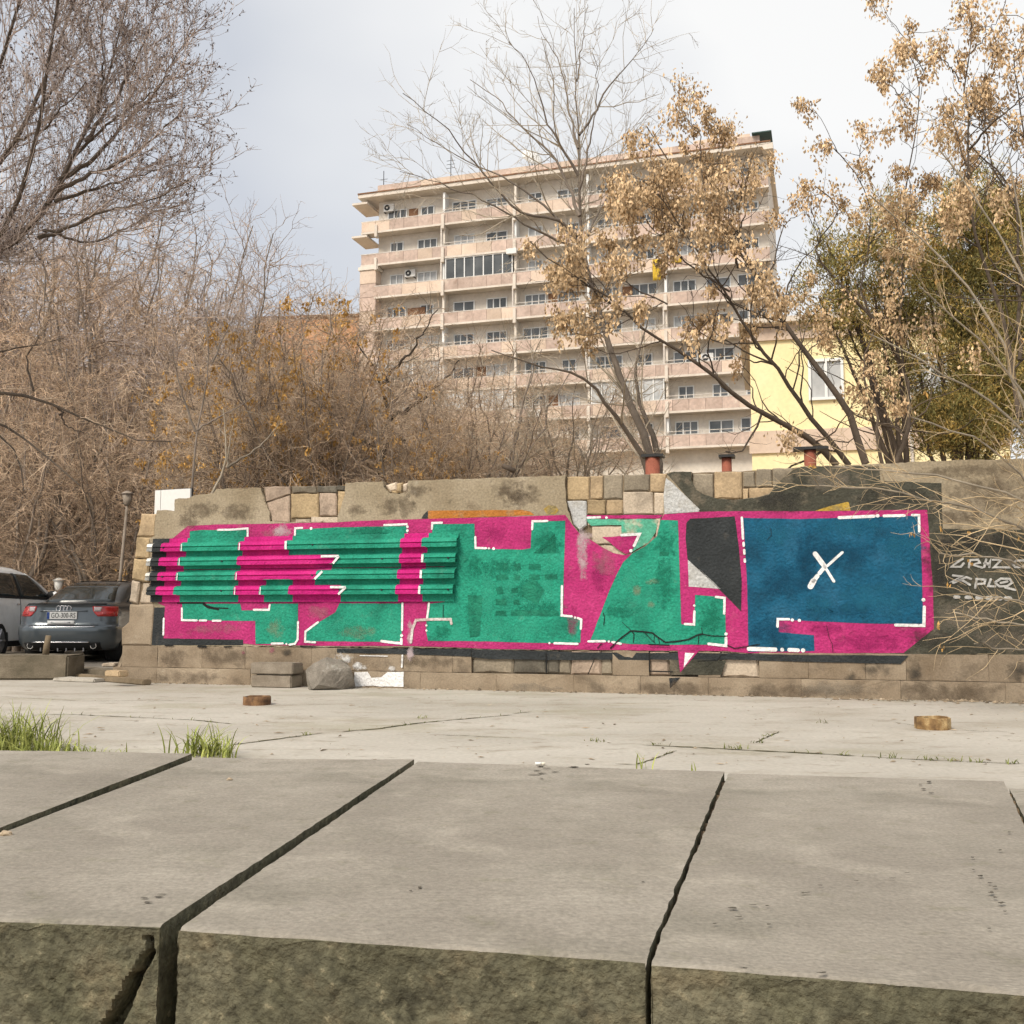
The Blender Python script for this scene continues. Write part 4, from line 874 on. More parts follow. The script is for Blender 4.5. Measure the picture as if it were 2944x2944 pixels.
# rubble and dry leaves along the foot of the wall, litter on the deck
M['litter'] = mk('litter', [(0.3, (0.16, 0.12, 0.08)), (0.6, (0.33, 0.26, 0.18)), (0.8, (0.6, 0.55, 0.48))], 3, 4, 0.9, 0, fine=0, island=0.5)
def scatter_chips(name, pts, sizes, mat, label, cat, seed=3):
    rng = np.random.default_rng(seed); n = len(pts)
    o = np.array([[1, 0, 0], [-1, 0, 0], [0, 1, 0], [0, -1, 0], [0, 0, 1], [0, 0, -0.3]], float)
    T = np.array([[0, 2, 4], [2, 1, 4], [1, 3, 4], [3, 0, 4], [2, 0, 5], [1, 2, 5], [3, 1, 5], [0, 3, 5]])
    V = o[None] * rng.uniform(0.4, 1.2, (n, 6, 1)) * np.asarray(sizes)[:, None, :]
    a = rng.uniform(0, 6.28, n); c, s = np.cos(a), np.sin(a)
    X = V[:, :, 0] * c[:, None] - V[:, :, 1] * s[:, None]; Y = V[:, :, 0] * s[:, None] + V[:, :, 1] * c[:, None]
    V = np.stack([X, Y, V[:, :, 2]], -1) + np.asarray(pts)[:, None, :]
    f = (T[None] + (np.arange(n) * 6)[:, None, None]).reshape(-1, 3)
    return tag(link(name, np_mesh(name, V.reshape(-1, 3), f, [mat])), label, cat, kind='stuff')
pts, sz = [], []
for i in range(520):
    s_ = random.uniform(0.2, 12.5); k = 1 if s_ < 8.6 else 2.2
    p = wall_world(s_, 0.004, 0.07 + abs(random.gauss(0, 0.05 * k))); pts.append(p[:]); r = abs(random.gauss(0, 0.012)) * (1 + 0.5 * k) + 0.004; sz.append((r, r * 0.7, r * 0.6))
for i in range(240):
    p = wall_world(random.uniform(8.9, 12.8), 0.004, 0.08 + abs(random.gauss(0, 0.14))); pts.append(p[:]); r = random.uniform(0.008, 0.035); sz.append((r, r * 0.7, r * 0.5))
scatter_chips('wall_foot_rubble', pts, sz, M['litter'], 'small stones and rubble along the foot of the wall', 'rubble')
pts, sz = [], []
for i in range(420):
    p = on_z(random.uniform(-50, 3000), random.uniform(2000, 2200), 0.004)
    pts.append(p[:]); r = random.choice((0.006, 0.008, 0.01, 0.014, 0.024)); sz.append((r * random.uniform(1, 2.4), r * 0.5, r * 0.3))
scatter_chips('plaza_litter', pts, sz, M['litter'], 'scattered twigs, leaf scraps and grit on the concrete plaza', 'litter', seed=8)
# cigarette end
c = on_z(1551, 2195, 0.012); mb = MB(); mb.tube([(-0.026, 0, 0), (0.012, 0.001, 0)], 0.008, 8); mb.tube([(0.0125, 0.001, 0), (0.035, 0.002, 0)], 0.0082, 8, 1)
tag(mb.build('cigarette_end', [mk('white paper', [(0, (0.8, 0.8, 0.78))], fine=0, bump=0), mk('cream filter', [(0, (0.7, 0.66, 0.55))], fine=0, bump=0)], loc=c), 'white cigarette end lying behind the middle slab', 'cigarette')
# pebbles on the slabs
for (x, y, r, lb) in ((660, 2240, 0.011, 'small brown pebble on the slab with the split front'), (18, 2396, 0.018, 'pinkish pebble at the left edge on the slabs')):
    p = on_z(x, y, ZS + 0.004); 
    bm = bmesh.new(); bmesh.ops.create_icosphere(bm, subdivisions=2, radius=r)
    for v in bm.verts: v.co = Vector((v.co.x * 1.3, v.co.y * 0.9, v.co.z * 0.6)) * (1 + 0.25 * math.sin(v.co.x * 300 + v.co.z * 200))
    me = bpy.data.meshes.new('pebble'); bm.to_mesh(me); bm.free(); me.materials.append(M['litter'])
    tag(link('pebble', me, loc=p), lb, 'pebble', 'pebbles')

# ================================================================ PIPE STUBS
M['rust'] = mk('rusty steel', [(0.3, (0.07, 0.04, 0.025)), (0.5, (0.17, 0.09, 0.045)), (0.7, (0.3, 0.17, 0.08))], 9, 8, 0.85, 0.5, 60, 0.008, random_obj=0.1,
               stains=[((0.03, 0.028, 0.025), 6.0, 0.55, 0.1, 0.7)])
M['rusty'] = mk('rusty yellow paint', [(0.35, (0.13, 0.075, 0.035)), (0.5, (0.27, 0.165, 0.07)), (0.66, (0.5, 0.36, 0.18))], 8, 8, 0.8, 0.5, 60, 0.008, stains=[((0.85, 0.75, 0.5), 6.0, 0.62, 0.08, 0.8), ((0.1, 0.05, 0.02), 9.0, 0.6, 0.08, 0.8)])
def stub(px, py, wpx_, hpx, mat, label, k, seed):
    c = on_z(px, py, 0.0); r = wpx_ * c.y / W / 2; h = hpx * c.y / W; c.y += r * 0.9; mb = MB(); rnd = random.Random(seed)
    jag = [rnd.uniform(-0.004, 0.003) for _ in range(k)]
    ring = lambda rr, z, j=False: [(rr * math.cos(2 * math.pi * i / k + 0.2), rr * math.sin(2 * math.pi * i / k + 0.2), z + (jag[i] if j else 0)) for i in range(k)]
    mb.grid([ring(r, -0.03), ring(r * 1.01, h * 0.5), ring(r, h - 0.004, True), ring(r - 0.006, h, True), ring(r - 0.014, h - 0.003, True), ring(r - 0.014, h * 0.35)], 0, k > 10, True)
    mb.poly([(x * 0.999, y * 0.999, h * 0.36) for x, y, z in ring(r - 0.014, 0)], 1)
    return tag(mb.build('pipe_stub', [mat, M['dirt']], loc=c), label, 'pipe stub', 'steel pipe stubs in the plaza')
stub(730, 2029, 78, 24, M['rust'], 'brown rusty steel pipe stub on the plaza at left', 20, 1)
stub(2700, 2100, 98, 33, M['rusty'], 'yellowish rusty pipe stub on the plaza at right', 10, 2)

# ================================================================ BLOCKS AND BOULDER AGAINST THE WALL
M['blockc'] = mk('old concrete', [(0.3, (0.2, 0.165, 0.125)), (0.7, (0.31, 0.265, 0.21))], 5, 8, 0.93, 0.4, 50, 0.01, fine=0.15)
def wall_frame_block(name, x0px, x1px, ypx, off, depth, h, z0, label, seed, skew=0.0, mat='blockc', group=None):
    a = wall_world(wpx(x0px, ypx, off)[0], 0, off); b = wall_world(wpx(x1px, ypx, off)[0], 0, off)
    ex = (b - a).normalized(); w = (b - a).length
    return tag(rough_block(name, box8(a, (ex + EN * skew).normalized(), -EN, None, w, depth, h, z0), M[mat], 0.008, 5, seed), label, 'concrete block', group)
wall_frame_block('concrete_block', 720, 836, 1977, 0.40, 0.30, 0.148, 0.0, 'lower of two stacked concrete blocks at the foot of the wall', 3, group='stacked concrete blocks')
wall_frame_block('concrete_block', 718, 838, 1977, 0.41, 0.28, 0.135, 0.162, 'upper concrete block tilted on top of another by the wall', 4, skew=-0.04, group='stacked concrete blocks')
wall_frame_block('stone_chip', 736, 812, 1977, 0.36, 0.2, 0.03, 0.142, 'thin dark stone wedged between the stacked blocks', 5, mat='st_dark')
bm = bmesh.new()
for p in ((-0.30, 0.0, -0.14), (-0.28, -0.1, 0.02), (-0.16, -0.12, 0.11), (-0.02, -0.06, 0.185), (0.12, 0.02, 0.15), (0.27, 0.0, 0.06), (0.29, 0.05, -0.06), (0.14, -0.16, -0.17), (-0.02, -0.27, -0.13), (-0.1, -0.26, -0.19), (-0.2, -0.16, -0.2), (0.08, -0.2, 0.02), (0.2, -0.05, -0.2), (-0.2, 0.2, 0.08), (0.1, 0.22, 0.12), (0.25, 0.2, -0.2), (-0.28, 0.2, -0.2), (0.02, -0.19, 0.09), (0.18, -0.1, 0.05)): bm.verts.new(p)
bmesh.ops.convex_hull(bm, input=bm.verts)
bmesh.ops.bevel(bm, geom=bm.edges[:], offset=0.003, segments=1, affect='EDGES')
bmesh.ops.triangulate(bm, faces=bm.faces[:]); bmesh.ops.subdivide_edges(bm, edges=[e for e in bm.edges if e.calc_length() > 0.03], cuts=4, use_grid_fill=True)
bm.normal_update(); P = np.array([v.co[:] for v in bm.verts]); N_ = np.array([v.normal[:] for v in bm.verts]); dn_ = vnoise(P, 14.0, 4, 4) * 0.014 - np.abs(vnoise(P * np.array([1, 1, 1.6]), 22.0, 8, 2)) * 0.014
for v, n_, k in zip(bm.verts, N_, dn_): v.co += Vector(n_) * k
me = bpy.data.meshes.new('boulder'); bm.to_mesh(me); bm.free()
M['rock'] = mk('grey basalt rock', [(0.3, (0.16, 0.14, 0.115)), (0.7, (0.27, 0.24, 0.2))], 6, 8, 0.9, 0.6, 30, 0.02, fine=0.2, stains=[((0.5, 0.47, 0.42), 4.0, 0.6, 0.05, 0.6)])
me.materials.append(M['rock'])
bp = wall_world(wpx(948, 1979, 0.36)[0], 0.2, 0.36)
tag(link('boulder', me, loc=bp, rot=(0, 0, WANG)), 'angular grey boulder with white paint splashes at the foot of the wall', 'boulder')

# low kerb block and broken steps at the left
M['kerb'] = mk('mossy kerb concrete', [(0.3, (0.08, 0.07, 0.045)), (0.6, (0.17, 0.14, 0.1)), (0.8, (0.26, 0.22, 0.16))], 3, 8, 0.95, 0.5, 40, 0.015, fine=0.2)
def c5(x, y): return (x / 4.6, 1550 + y / 4.6)
kb = on_z(*c5(885, 1865)); ka = on_z(-420, 1955)
ex = (kb - ka).normalized(); ey = Vector((-ex.y, ex.x, 0))
tag(rough_block('low_kerb_wall', box8(ka, ex, ey, None, (kb - ka).length, 0.55, 0.33), M['kerb'], 0.016, 12, 21, nscale=5), 'low mossy concrete kerb wall in front of the parked cars', 'kerb')
M['wood'] = mk('weathered wood', [(0.3, (0.13, 0.1, 0.065)), (0.7, (0.26, 0.2, 0.13))], 3, 8, 0.9, 0.4, 40, 0.01, stretch=(1, 1, 0.2))
p = on_z(*c5(705, 1560), 0.33); p = kb - ex * 0.42 + ey * 0.25; mb = MB()
mb.tube([(0, 0, 0.28), (0.01, 0, 0.42), (0.03, 0, 0.56)], [0.045, 0.042, 0.036], 9)
tag(mb.build('wooden_stake', M['wood'], loc=(p.x, p.y, 0.03)), 'short wooden stake standing on the low kerb wall behind the grey sedan', 'stake')
for i, (a, b, h, z0, d, lb, m) in enumerate([((490, 1800), (960, 1835), 0.05, 0.0, 0.22, 'dark plank lying at the left foot of the wall', 'kerb')]):
    pass
def plank(name, a, b, depth, h, z0, mat, label, cat, seed):
    A = on_z(*c5(*a), z0); B = on_z(*c5(*b), z0); e = (B - A).normalized(); f_ = Vector((-e.y, e.x, 0))
    return tag(rough_block(name, box8(A, e, f_, None, (B - A).length, depth, h, z0), M[mat], 0.008, 5, seed), label, cat)
plank('stone_step', (900, 1815), (1570, 1870), 0.35, 0.12, 0.0, 'kerb', 'broken stone step between the kerb and the wall end', 'step', 31)
plank('timber_beam', (980, 1850), (1890, 1935), 0.12, 0.07, 0.0, 'wood', 'dark timber beam lying at the foot of the wall end', 'timber', 32)
plank('stone_piece', (1340, 1690), (1510, 1690), 0.3, 0.05, 0.13, 'st_pale', 'pale flat stone under the grey sedan by the wall', 'stone', 33)
plank('stone_piece', (1380, 1815), (1570, 1825), 0.15, 0.075, 0.12, 'st_tan', 'rounded stone lying on the broken step', 'stone', 34)
plank('earth_clod', (690, 1880), (1240, 1900), 0.3, 0.045, 0.0, 'concrete', 'flat pale heap of mortar in front of the broken step', 'rubble', 35)

# ================================================================ RAISED TERRACE BEHIND THE WALL
TZ = 2.0
tp = [WBASE + ES * 2.2 - EN * 0.56, WBASE + ES * 40 - EN * 0.56, WBASE + ES * 90 - EN * 160, WBASE + ES * 2.2 - EN * 160]
mb = MB(); mb.poly([(p.x, p.y, TZ) for p in tp])
for i in range(4):
    a, b = tp[i], tp[(i + 1) % 4]; mb.poly([(a.x, a.y, TZ), (b.x, b.y, TZ), (b.x, b.y, -0.8), (a.x, a.y, -0.8)])
tag(mb.build('terrace_ground', M['drygr']), kind='structure')
# brown hillside far left behind the park
mb = MB(); rows = []
for j, (d, z) in enumerate(((40, 0.0), (60, 3.0), (90, 8.0), (130, 12.0), (220, 16.0), (400, 18.0))):
    rows.append([(x, d + 4 * math.sin(x * 0.07 + j), z + 1.2 * math.sin(x * 0.11 + j * 1.7)) for x in np.linspace(-200, 10 - j * 3, 24)])
mb.grid(rows, 0, True)
tag(mb.build('hillside', M['drygr']), kind='structure')
# terrace kerb seen just above the wall
a = wall_world(wpx(1640, 1345)[0], 0, -0.6); b = wall_world(wpx(2230, 1330)[0], 0, -0.6); e = (b - a).normalized()
tag(rough_block('terrace_kerb', box8(a, e, -EN, None, (b - a).length, 0.3, 0.26, 2.3), M['st_grey'], 0.008, 10, 41), 'weathered stone kerb just above the middle of the wall', 'kerb')

# ================================================================ APARTMENT BLOCK
B = {}
B['cream'] = mk('cream render', [(0.3, (0.64, 0.57, 0.48)), (0.7, (0.78, 0.715, 0.625))], 0.35, 6, 0.9, 0.1, 8, 0.02, fine=0.08, fscale=4, stains=[((0.5, 0.41, 0.31), 0.5, 0.58, 0.15, 0.4)])
B['tuff_a'] = mk('pink tuff cladding', [(0.3, (0.46, 0.345, 0.285)), (0.7, (0.61, 0.475, 0.4))], 0.8, 6, 0.9, 0.15, 9, 0.02, fine=0.14, fscale=4, random_obj=0.14, stains=[((0.3, 0.2, 0.14), 0.9, 0.58, 0.12, 0.5), ((0.75, 0.66, 0.55), 1.3, 0.6, 0.1, 0.4)])
B['tuff_b'] = mk('pale tuff cladding', [(0.3, (0.57, 0.44, 0.34)), (0.7, (0.7, 0.56, 0.45))], 0.8, 6, 0.9, 0.15, 9, 0.02, fine=0.08, fscale=7, random_obj=0.12)
B['slab'] = mk('concrete slab edge', [(0.3, (0.6, 0.53, 0.45)), (0.7, (0.74, 0.665, 0.58))], 0.7, 6, 0.9, 0.1, 9, 0.02, fine=0.06, fscale=6)
B['white'] = mk('white window frame', [(0, (0.78, 0.78, 0.76))], fine=0.03, fscale=5, bump=0, rough=0.5)
B['rail'] = mk('pale painted rail', [(0.3, (0.5, 0.44, 0.38)), (0.7, (0.68, 0.63, 0.57))], fine=0.05, fscale=5, bump=0, rough=0.5)
B['brown'] = mk('rusty brown trim', [(0.3, (0.16, 0.08, 0.045)), (0.7, (0.28, 0.15, 0.08))], 1.5, 5, 0.85, 0, fine=0.1, fscale=5)
B['glass'] = mk('window glass', [(0.35, (0.07, 0.08, 0.085)), (0.65, (0.17, 0.18, 0.185))], 0.5, 3, 0.06, 0, spec=0.6, fine=0, random_obj=0.3)
B['curtain'] = mk('curtained pane', [(0.3, (0.33, 0.34, 0.34)), (0.7, (0.55, 0.55, 0.54))], 1.5, 3, 0.3, 0, spec=0.5, fine=0.0, random_obj=0.15)
B['tin'] = mk('dark green tin', [(0, (0.03, 0.07, 0.065))], fine=0.1, bump=0, rough=0.5)
B['roof'] = mk('roof felt', [(0, (0.1, 0.09, 0.08))], fine=0.1, bump=0)
BD = 90.0; BANG = math.radians(-17.1)
EU = Vector((math.cos(BANG), math.sin(BANG), 0)); EV = Vector((-math.sin(BANG), math.cos(BANG), 0))     # along, away
BP = on_depth(1082, 1752, BD); BP.z = 0
def bpx(x, y, back=0.0):
    p = on_plane(x, y, BP + EV * back, EV) - BP; return (p.dot(EU), p.z)
block = empty('apartment_block', BP, BANG, 'tall pinkish apartment block with long tuff-clad balconies on every storey', 'building')
bays = [bpx(x, 700)[0] for x in (1082, 1274, 1480, 1689, 1911, 2213)]
UL, UR = bpx(1040, 660)[0], bays[-1]
ZT = [bpx(1082, 634 + 94.0 * k)[1] for k in range(8)]
ST = ZT[0] - ZT[1]
ZROOF = bpx(1084, 567)[1]; ZTOP = bpx(1084, 542)[1]
DEP = 1.15
def bbox(name, mat, x0, x1, y0, y1, z0, z1, parent=None, bev=0.0):
    mb = MB(); mb.box(x0, x1, y0, y1, z0, z1, 0, bev); return mb.build(name, mat, parent or block, fix=False)
bbox('wall', B['cream'], bays[0] - 0.3, UR - 0.1, DEP, 15, 0, ZROOF - 0.01)
bbox('roof_slab', B['slab'], UL - 0.3, UR + 0.25, -0.25, 15.3, ZROOF, ZROOF + 0.42)
bbox('eave_trim', B['brown'], UL - 0.32, UR + 0.27, -0.32, -0.26, ZROOF + 0.33, ZROOF + 0.44)
n = 24
for i in range(n):
    x0 = bays[0] + (UR - 0.6 - bays[0]) * i / n; x1 = bays[0] + (UR - 0.6 - bays[0]) * (i + 1) / n
    bbox('panel', B['tuff_a' if random.random() < .6 else 'tuff_b'], x0 + 0.01, x1 - 0.01, 0.1 + random.uniform(0, 0.02), 0.4, ZROOF + 0.44, ZTOP + 0.3 + 0.02 * random.random())
bbox('corner_cornice', B['tin'], UR - 1.2, UR + 0.36, -0.35, 2.0, ZTOP + 0.33, ZTOP + 0.42)
bbox('roof_house', B['tuff_b'], UR - 6.0, UR - 1.4, 0.5, 6, ZTOP + 0.34, ZTOP + 0.75)
bbox('corner_band', B['slab'], UR - 0.4, UR + 0.45, -0.3, 2.0, ZTOP - 1.1, ZTOP - 0.6)
wm = {}
def window_mesh(w, h, panes, key):
    if key in wm: return wm[key]
    f = MB(); t = 0.09
    f.box(-w / 2, w / 2, -0.08, 0.02, -t, 0); f.box(-w / 2, w / 2, -0.08, 0.02, h - t, h)
    for i in range(panes + 1):
        x = -w / 2 + (w - t) * i / panes; f.box(x, x + t, -0.08, 0.02, 0, h - t)
    g = MB(); g.box(-w / 2 + 0.02, w / 2 - 0.02, 0.0, 0.015, 0, h - 0.05)
    wm[key] = (f.mesh('window', [B['white']]), {m: g.mesh('pane', [B[m]]) for m in ('glass', 'curtain')}); return wm[key]
def window(u, z, w, h, panes, y=DEP, parent=None, cur=0.3):
    fm, pm = window_mesh(w, h, panes, (w, h, panes))
    o = link('window', fm, parent or block, loc=(u, y - 0.01, z))
    link('pane', pm['curtain' if random.random() < cur else 'glass'], o)
    return o
rnd = random.Random(23)
for k in range(8):
    zt = ZT[k]; zb = zt - 0.95; left = UL if k < 2 else bays[0] - 0.1
    bbox('balcony_floor', B['slab'], left, UR, 0.02, DEP, zb - 0.2, zb)
    bal = bbox('balcony_edge', B['slab'], left - 0.05, UR + 0.05, -0.06, 0.0, zb - 0.24, zb - 0.06)
    nn = 26; par = empty('parapet'); par.parent = block
    for i in range(nn):
        x0 = left + (UR - left) * i / nn; x1 = left + (UR - left) * (i + 1) / nn
        bbox('panel', B['tuff_a' if rnd.random() < .65 else 'tuff_b'], x0 + 0.012, x1 - 0.012, -0.03 - rnd.uniform(0, 0.02), 0.14, zb - 0.05, zt - 0.08, par)
    rl = bbox('rail', B['rail'], left - 0.05, UR + 0.05, -0.05, 0.13, zt - 0.075, zt)
    zr = zt + 0.28
    segs = [(bays[i], bays[i + 1]) for i in range(5) if rnd.random() < 0.6]
    for a, b_ in segs:
        mb = MB(); mb.box(a, b_, 0.02, 0.07, zr - 0.05, zr)
        for q in range(7): xx = a + (b_ - a) * q / 6; mb.box(xx - 0.025, xx + 0.025, 0.02, 0.07, zt, zr - 0.05)
        mb.build('railing', B['rail'], block, fix=False)

    # brackets and partitions between the flats
    for i, u in enumerate(bays[:-1]):
        if i == 0 and k < 2:
            bbox('bracket', B['slab'], u - 0.12, u + 0.12, -0.2, 0.3, zb - 0.65, zb + 0.5, bev=0.03); continue
        if i > 0:
            bbox('bracket', B['slab'], u - 0.13, u + 0.13, -0.2, 0.2, zb - 0.6, zb + 0.75, bev=0.03)
            bbox('partition', B['cream'] if rnd.random() < .6 else B['white'], u - 0.1, u + 0.1, 0.15, DEP, zb, zb + ST - 0.21)
            if rnd.random() < 0.3: bbox('drainpipe', B['rail'], u - 0.25, u - 0.12, -0.02, 0.1, zb, zb + ST - 0.21)
    # windows in every bay
    for i in range(5):
        a, b_ = bays[i], bays[i + 1]; wd = b_ - a; t = rnd.random()
        if t < 0.14 and k > 1:      # glazed-in balcony
            npan = max(4, int(wd / 0.9)); window((a + b_) / 2, zt + 0.02, round(wd - 0.4, 2), round(ST - 1.22, 2), npan, 0.1, cur=0.65)
            continue
        wall_u = [a + wd * 0.24, a + wd * 0.7] if wd < 7.5 else [a + wd * 0.17, a + wd * 0.5, a + wd * 0.82]
        for u in wall_u:
            tt = rnd.random(); z = zb + 0.75
            if tt < 0.4: window(u, z, 1.9, 1.45, 3)
            elif tt < 0.62: window(u, z, 1.3, 1.45, 2)
            elif tt < 0.8: window(u, zb + 0.05, 2.3, 2.2, 3, cur=0.2)
            else:
                w_ = window(u, zb + 0.05, 2.0, 2.1, 2, cur=0.0)
        if rnd.random() < 0.22: bbox('shutter', B['brown'], a + wd * 0.42, a + wd * 0.55, DEP - 0.1, DEP, zb + 0.05, zb + 2.1)
# tuff pier at the left corner below the open storeys
zz = ZT[2] + 1.55; i = 0
while zz > 1:
    bbox('panel', B['tuff_a' if i % 3 else 'tuff_b'], bpx(1034, 850)[0], bays[0] - 0.02, 0.0, 1.3, zz - 1.25, zz - 0.02); zz -= 1.27; i += 1
bbox('pier_band', B['cream'], bpx(1030, 850)[0], bays[0] + 0.2, -0.1, 1.4, ZT[2] + 1.55, ZT[2] + 1.85)
for k in (0, 1):   # projecting canopy slabs at the left corner
    bbox('corner_canopy', B['slab'], UL - 0.9, UL + 0.6, -0.2, 2.8, ZT[k] - 0.95 + (ST - 0.4 if k == 0 else ST - 0.45) - 0.1, ZT[k] - 0.95 + (ST - 0.4 if k == 0 else ST - 0.45) + 0.08)
bbox('brown_board', B['brown'], bpx(1160, 800)[0], bpx(1210, 800)[0], DEP - 0.15, DEP - 0.02, ZT[3] - 0.9, ZT[3] + 1.0)
# air conditioners, dish, box, aerials, washing
M['acw'] = mk('white casing', [(0, (0.74, 0.73, 0.7))], fine=0.04, fscale=20, bump=0, rough=0.5)
M['dark'] = mk('dark plastic', [(0, (0.03, 0.03, 0.03))], fine=0.05, bump=0, rough=0.5)
def air_con(x, y, label, back=DEP - 0.35):
    u, z = bpx(x, y, back); p = BP + EU * u + EV * back
    r = empty('air_conditioner', (p.x, p.y, z), BANG, label, 'air conditioner', 'air conditioners on the apartment block')
    mb = MB(); mb.box(-0.5, 0.5, 0, 0.34, -0.35, 0.35, 0, 0.03); mb.build('casing', M['acw'], r)
    mb = MB(); mb.tube([(-0.14, -0.004, 0), (-0.14, -0.03, 0)], 0.27, 16); mb.build('fan_grille', M['dark'], r)
    mb = MB(); mb.tube([(-0.14, -0.031, 0), (-0.14, -0.045, 0)], 0.09, 10); mb.build('fan_hub', M['acw'], r)
    mb = MB(); mb.box(-0.45, -0.38, 0.0, 0.4, -0.42, -0.36); mb.box(0.38, 0.45, 0.0, 0.4, -0.42, -0.36); mb.build('bracket', M['dark'], r)
air_con(1117, 597, 'air conditioner under the roof at the left corner of the apartment block')
air_con(1178, 785, 'air conditioner between two windows on the third balcony from the top')
air_con(2033, 1027, 'round-faced air conditioner on a lower right balcony of the apartment block')
air_con(1535, 1190, 'air conditioner on a lower middle balcony of the apartment block', -0.4)
u, z = bpx(1530, 452, 3.0); p = BP + EU * u + EV * 3.0
dish = empty('satellite_dish', (p.x, p.y, z), 0, 'white satellite dish on the roof of the apartment block', 'satellite dish')
mb = MB(); rows = []
for i in range(6):
    r = 1.0 * i / 5; rows.append([(r * math.cos(a), -0.25 * (1 - r * r), r * math.sin(a)) for a in np.linspace(0, 2 * math.pi, 20, endpoint=False)])
mb.grid(rows, 0, True, True); o = mb.build('reflector', M['acw'], dish, rot=(math.radians(-30), 0, math.radians(25)))
sol = o.modifiers.new('thickness', 'SOLIDIFY'); sol.thickness = 0.03
mb = MB(); mb.tube([(0, 0.1, -1.8), (0, 0.1, 0)], 0.06, 8); mb.build('mast', M['dark'], dish)
mb = MB(); mb.tube([(0, -0.2, -0.6), (0, -0.9, 0.1)], 0.03, 6); mb.build('feed_arm', M['dark'], dish)
for i, (x, y, h, lb) in enumerate(((1103, 540, 1.6, 'thin aerial at the left corner of the apartment roof'), (1296, 520, 2.4, 'branched aerial on the left half of the apartment roof'))):
    u, z = bpx(x, y, 1.0); p = BP + EU * u + EV * 1.0; mb = MB(); mb.tube([(0, 0, -0.4), (0, 0, h)], 0.035, 6)
    for q in range(3 if i else 1): mb.tube([(-0.4, 0, h * 0.5 + 0.35 * q), (0.4, 0, h * 0.5 + 0.35 * q)], 0.02, 5)
    tag(mb.build('roof_aerial', M['dark'], loc=(p.x, p.y, z), rot=(0, 0, BANG)), lb, 'aerial', 'roof aerials')
u, z = bpx(1472, 724, -0.1); p = BP + EU * u - EV * 0.35; mb = MB(); mb.box(-0.45, 0.45, 0, 0.3, -0.25, 0.25, 0, 0.03)
tag(mb.build('wall_box', M['acw'], loc=(p.x, p.y, z), rot=(0, 0, BANG)), 'small white box hung below a middle balcony', 'box')
M['ycloth'] = mk('yellow cloth', [(0.3, (0.5, 0.32, 0.03)), (0.7, (0.7, 0.48, 0.06))], 3, 4, 0.9, 0.2, 10, 0.02)
for (x, y, w_, h, lb) in ((1888, 745, 0.7, 1.8, 'long yellow cloth hung over an upper right balcony rail'), (1945, 738, 0.8, 0.5, 'short yellow cloth on the same rail, right of the long one')):
    u, z = bpx(x, y, -0.15); p = BP + EU * u - EV * 0.15; mb = MB()
    mb.grid([[(-w_ / 2 + w_ * q / 8, -0.05 * math.sin(q * 1.9 + j), -h * j / 6) for q in range(9)] for j in range(7)], 0, True)
    o = mb.build('hanging_cloth', M['ycloth'], loc=(p.x, p.y, z), rot=(0, 0, BANG)); tag(o, lb, 'cloth', 'yellow cloths on a balcony')
    sol = o.modifiers.new('thickness', 'SOLIDIFY'); sol.thickness = 0.01

# ================================================================ ORANGE TUFF BUILDING, LEFT OF THE BLOCK
B['orange'] = mk('orange tuff', [(0.3, (0.42, 0.22, 0.12)), (0.7, (0.58, 0.33, 0.19))], 0.5, 6, 0.9, 0.1, 8, 0.02, fine=0.08, fscale=5)
OB = on_depth(715, 1752, 112.0); OB.z = 0
ob = empty('orange_building', OB, math.radians(-6), 'plain orange tuff building behind the thicket left of the apartment block', 'building')
zt = on_depth(870, 918, 112).z; wd = 17.0
bbox('wall', B['orange'], 0, wd, 0, 14, 0, zt, ob)
bbox('roof_edge', B['brown'], -0.15, wd + 0.15, -0.2, 14.2, zt, zt + 0.25, ob)
for q in range(3):
    for r in range(3): window(1.8 + 3.4 * q, zt - 7.5 - 3.2 * r, 1.3, 1.45, 2, -0.01, ob)
# pale low building deep behind the thicket
PB = on_depth(640, 1752, 48.0); PB.z = 0
pb = empty('pale_building', PB, math.radians(-10), 'low pale building glimpsed through the thicket above the left of the wall', 'building')
bbox('wall', B['cream'], 0, 16, 0, 8, 0, on_depth(700, 1290, 48).z, pb)
bbox('roof', B['slab'], -0.3, 16.3, -0.3, 8.3, on_depth(700, 1290, 48).z, on_depth(700, 1290, 48).z + 0.3, pb)
for q in range(4): window(2 + 3.6 * q, on_depth(700, 1400, 48).z, 1.9, 1.45, 3, -0.01, pb)

# ================================================================ YELLOW BUILDING AT RIGHT
B['yellow'] = mk('yellow render', [(0.3, (0.84, 0.7, 0.38)), (0.7, (0.92, 0.8, 0.5))], 0.5, 6, 0.9, 0.1, 10, 0.01, fine=0.05, fscale=8)
YD = 34.0; YP = on_depth(2172, 1752, YD); YP.z = 0
YANG = math.radians(-14); YU = Vector((math.cos(YANG), math.sin(YANG), 0)); YV = Vector((-YU.y, YU.x, 0))
def ypx(x, y): 
    p = on_plane(x, y, YP, YV) - YP; return (p.dot(YU), p.z)
yb = empty('yellow_building', YP, YANG, 'bright yellow house with a white window behind the seed-laden trees', 'building')
x1 = ypx(2900, 1200)[0]; z_e = ypx(2300, 975)[1]
bbox('wall', B['yellow'], 0, x1, 0, 10, 1.5, z_e, yb)
bbox('tuff_band', B['tuff_b'], -0.08, x1 + 0.05, -0.08, -0.003, ypx(2300, 1300)[1], ypx(2300, 1236)[1], yb)
bbox('attic', B['tuff_b'], -0.1, x1 + 0.1, -0.1, 10.1, z_e, ypx(2300, 930)[1], yb)
bbox('eave', B['slab'], -0.35, x1 + 0.3, -0.4, 10.3, ypx(2300, 930)[1], ypx(2300, 915)[1], yb)
mb = MB(); ze = ypx(2300, 915)[1]
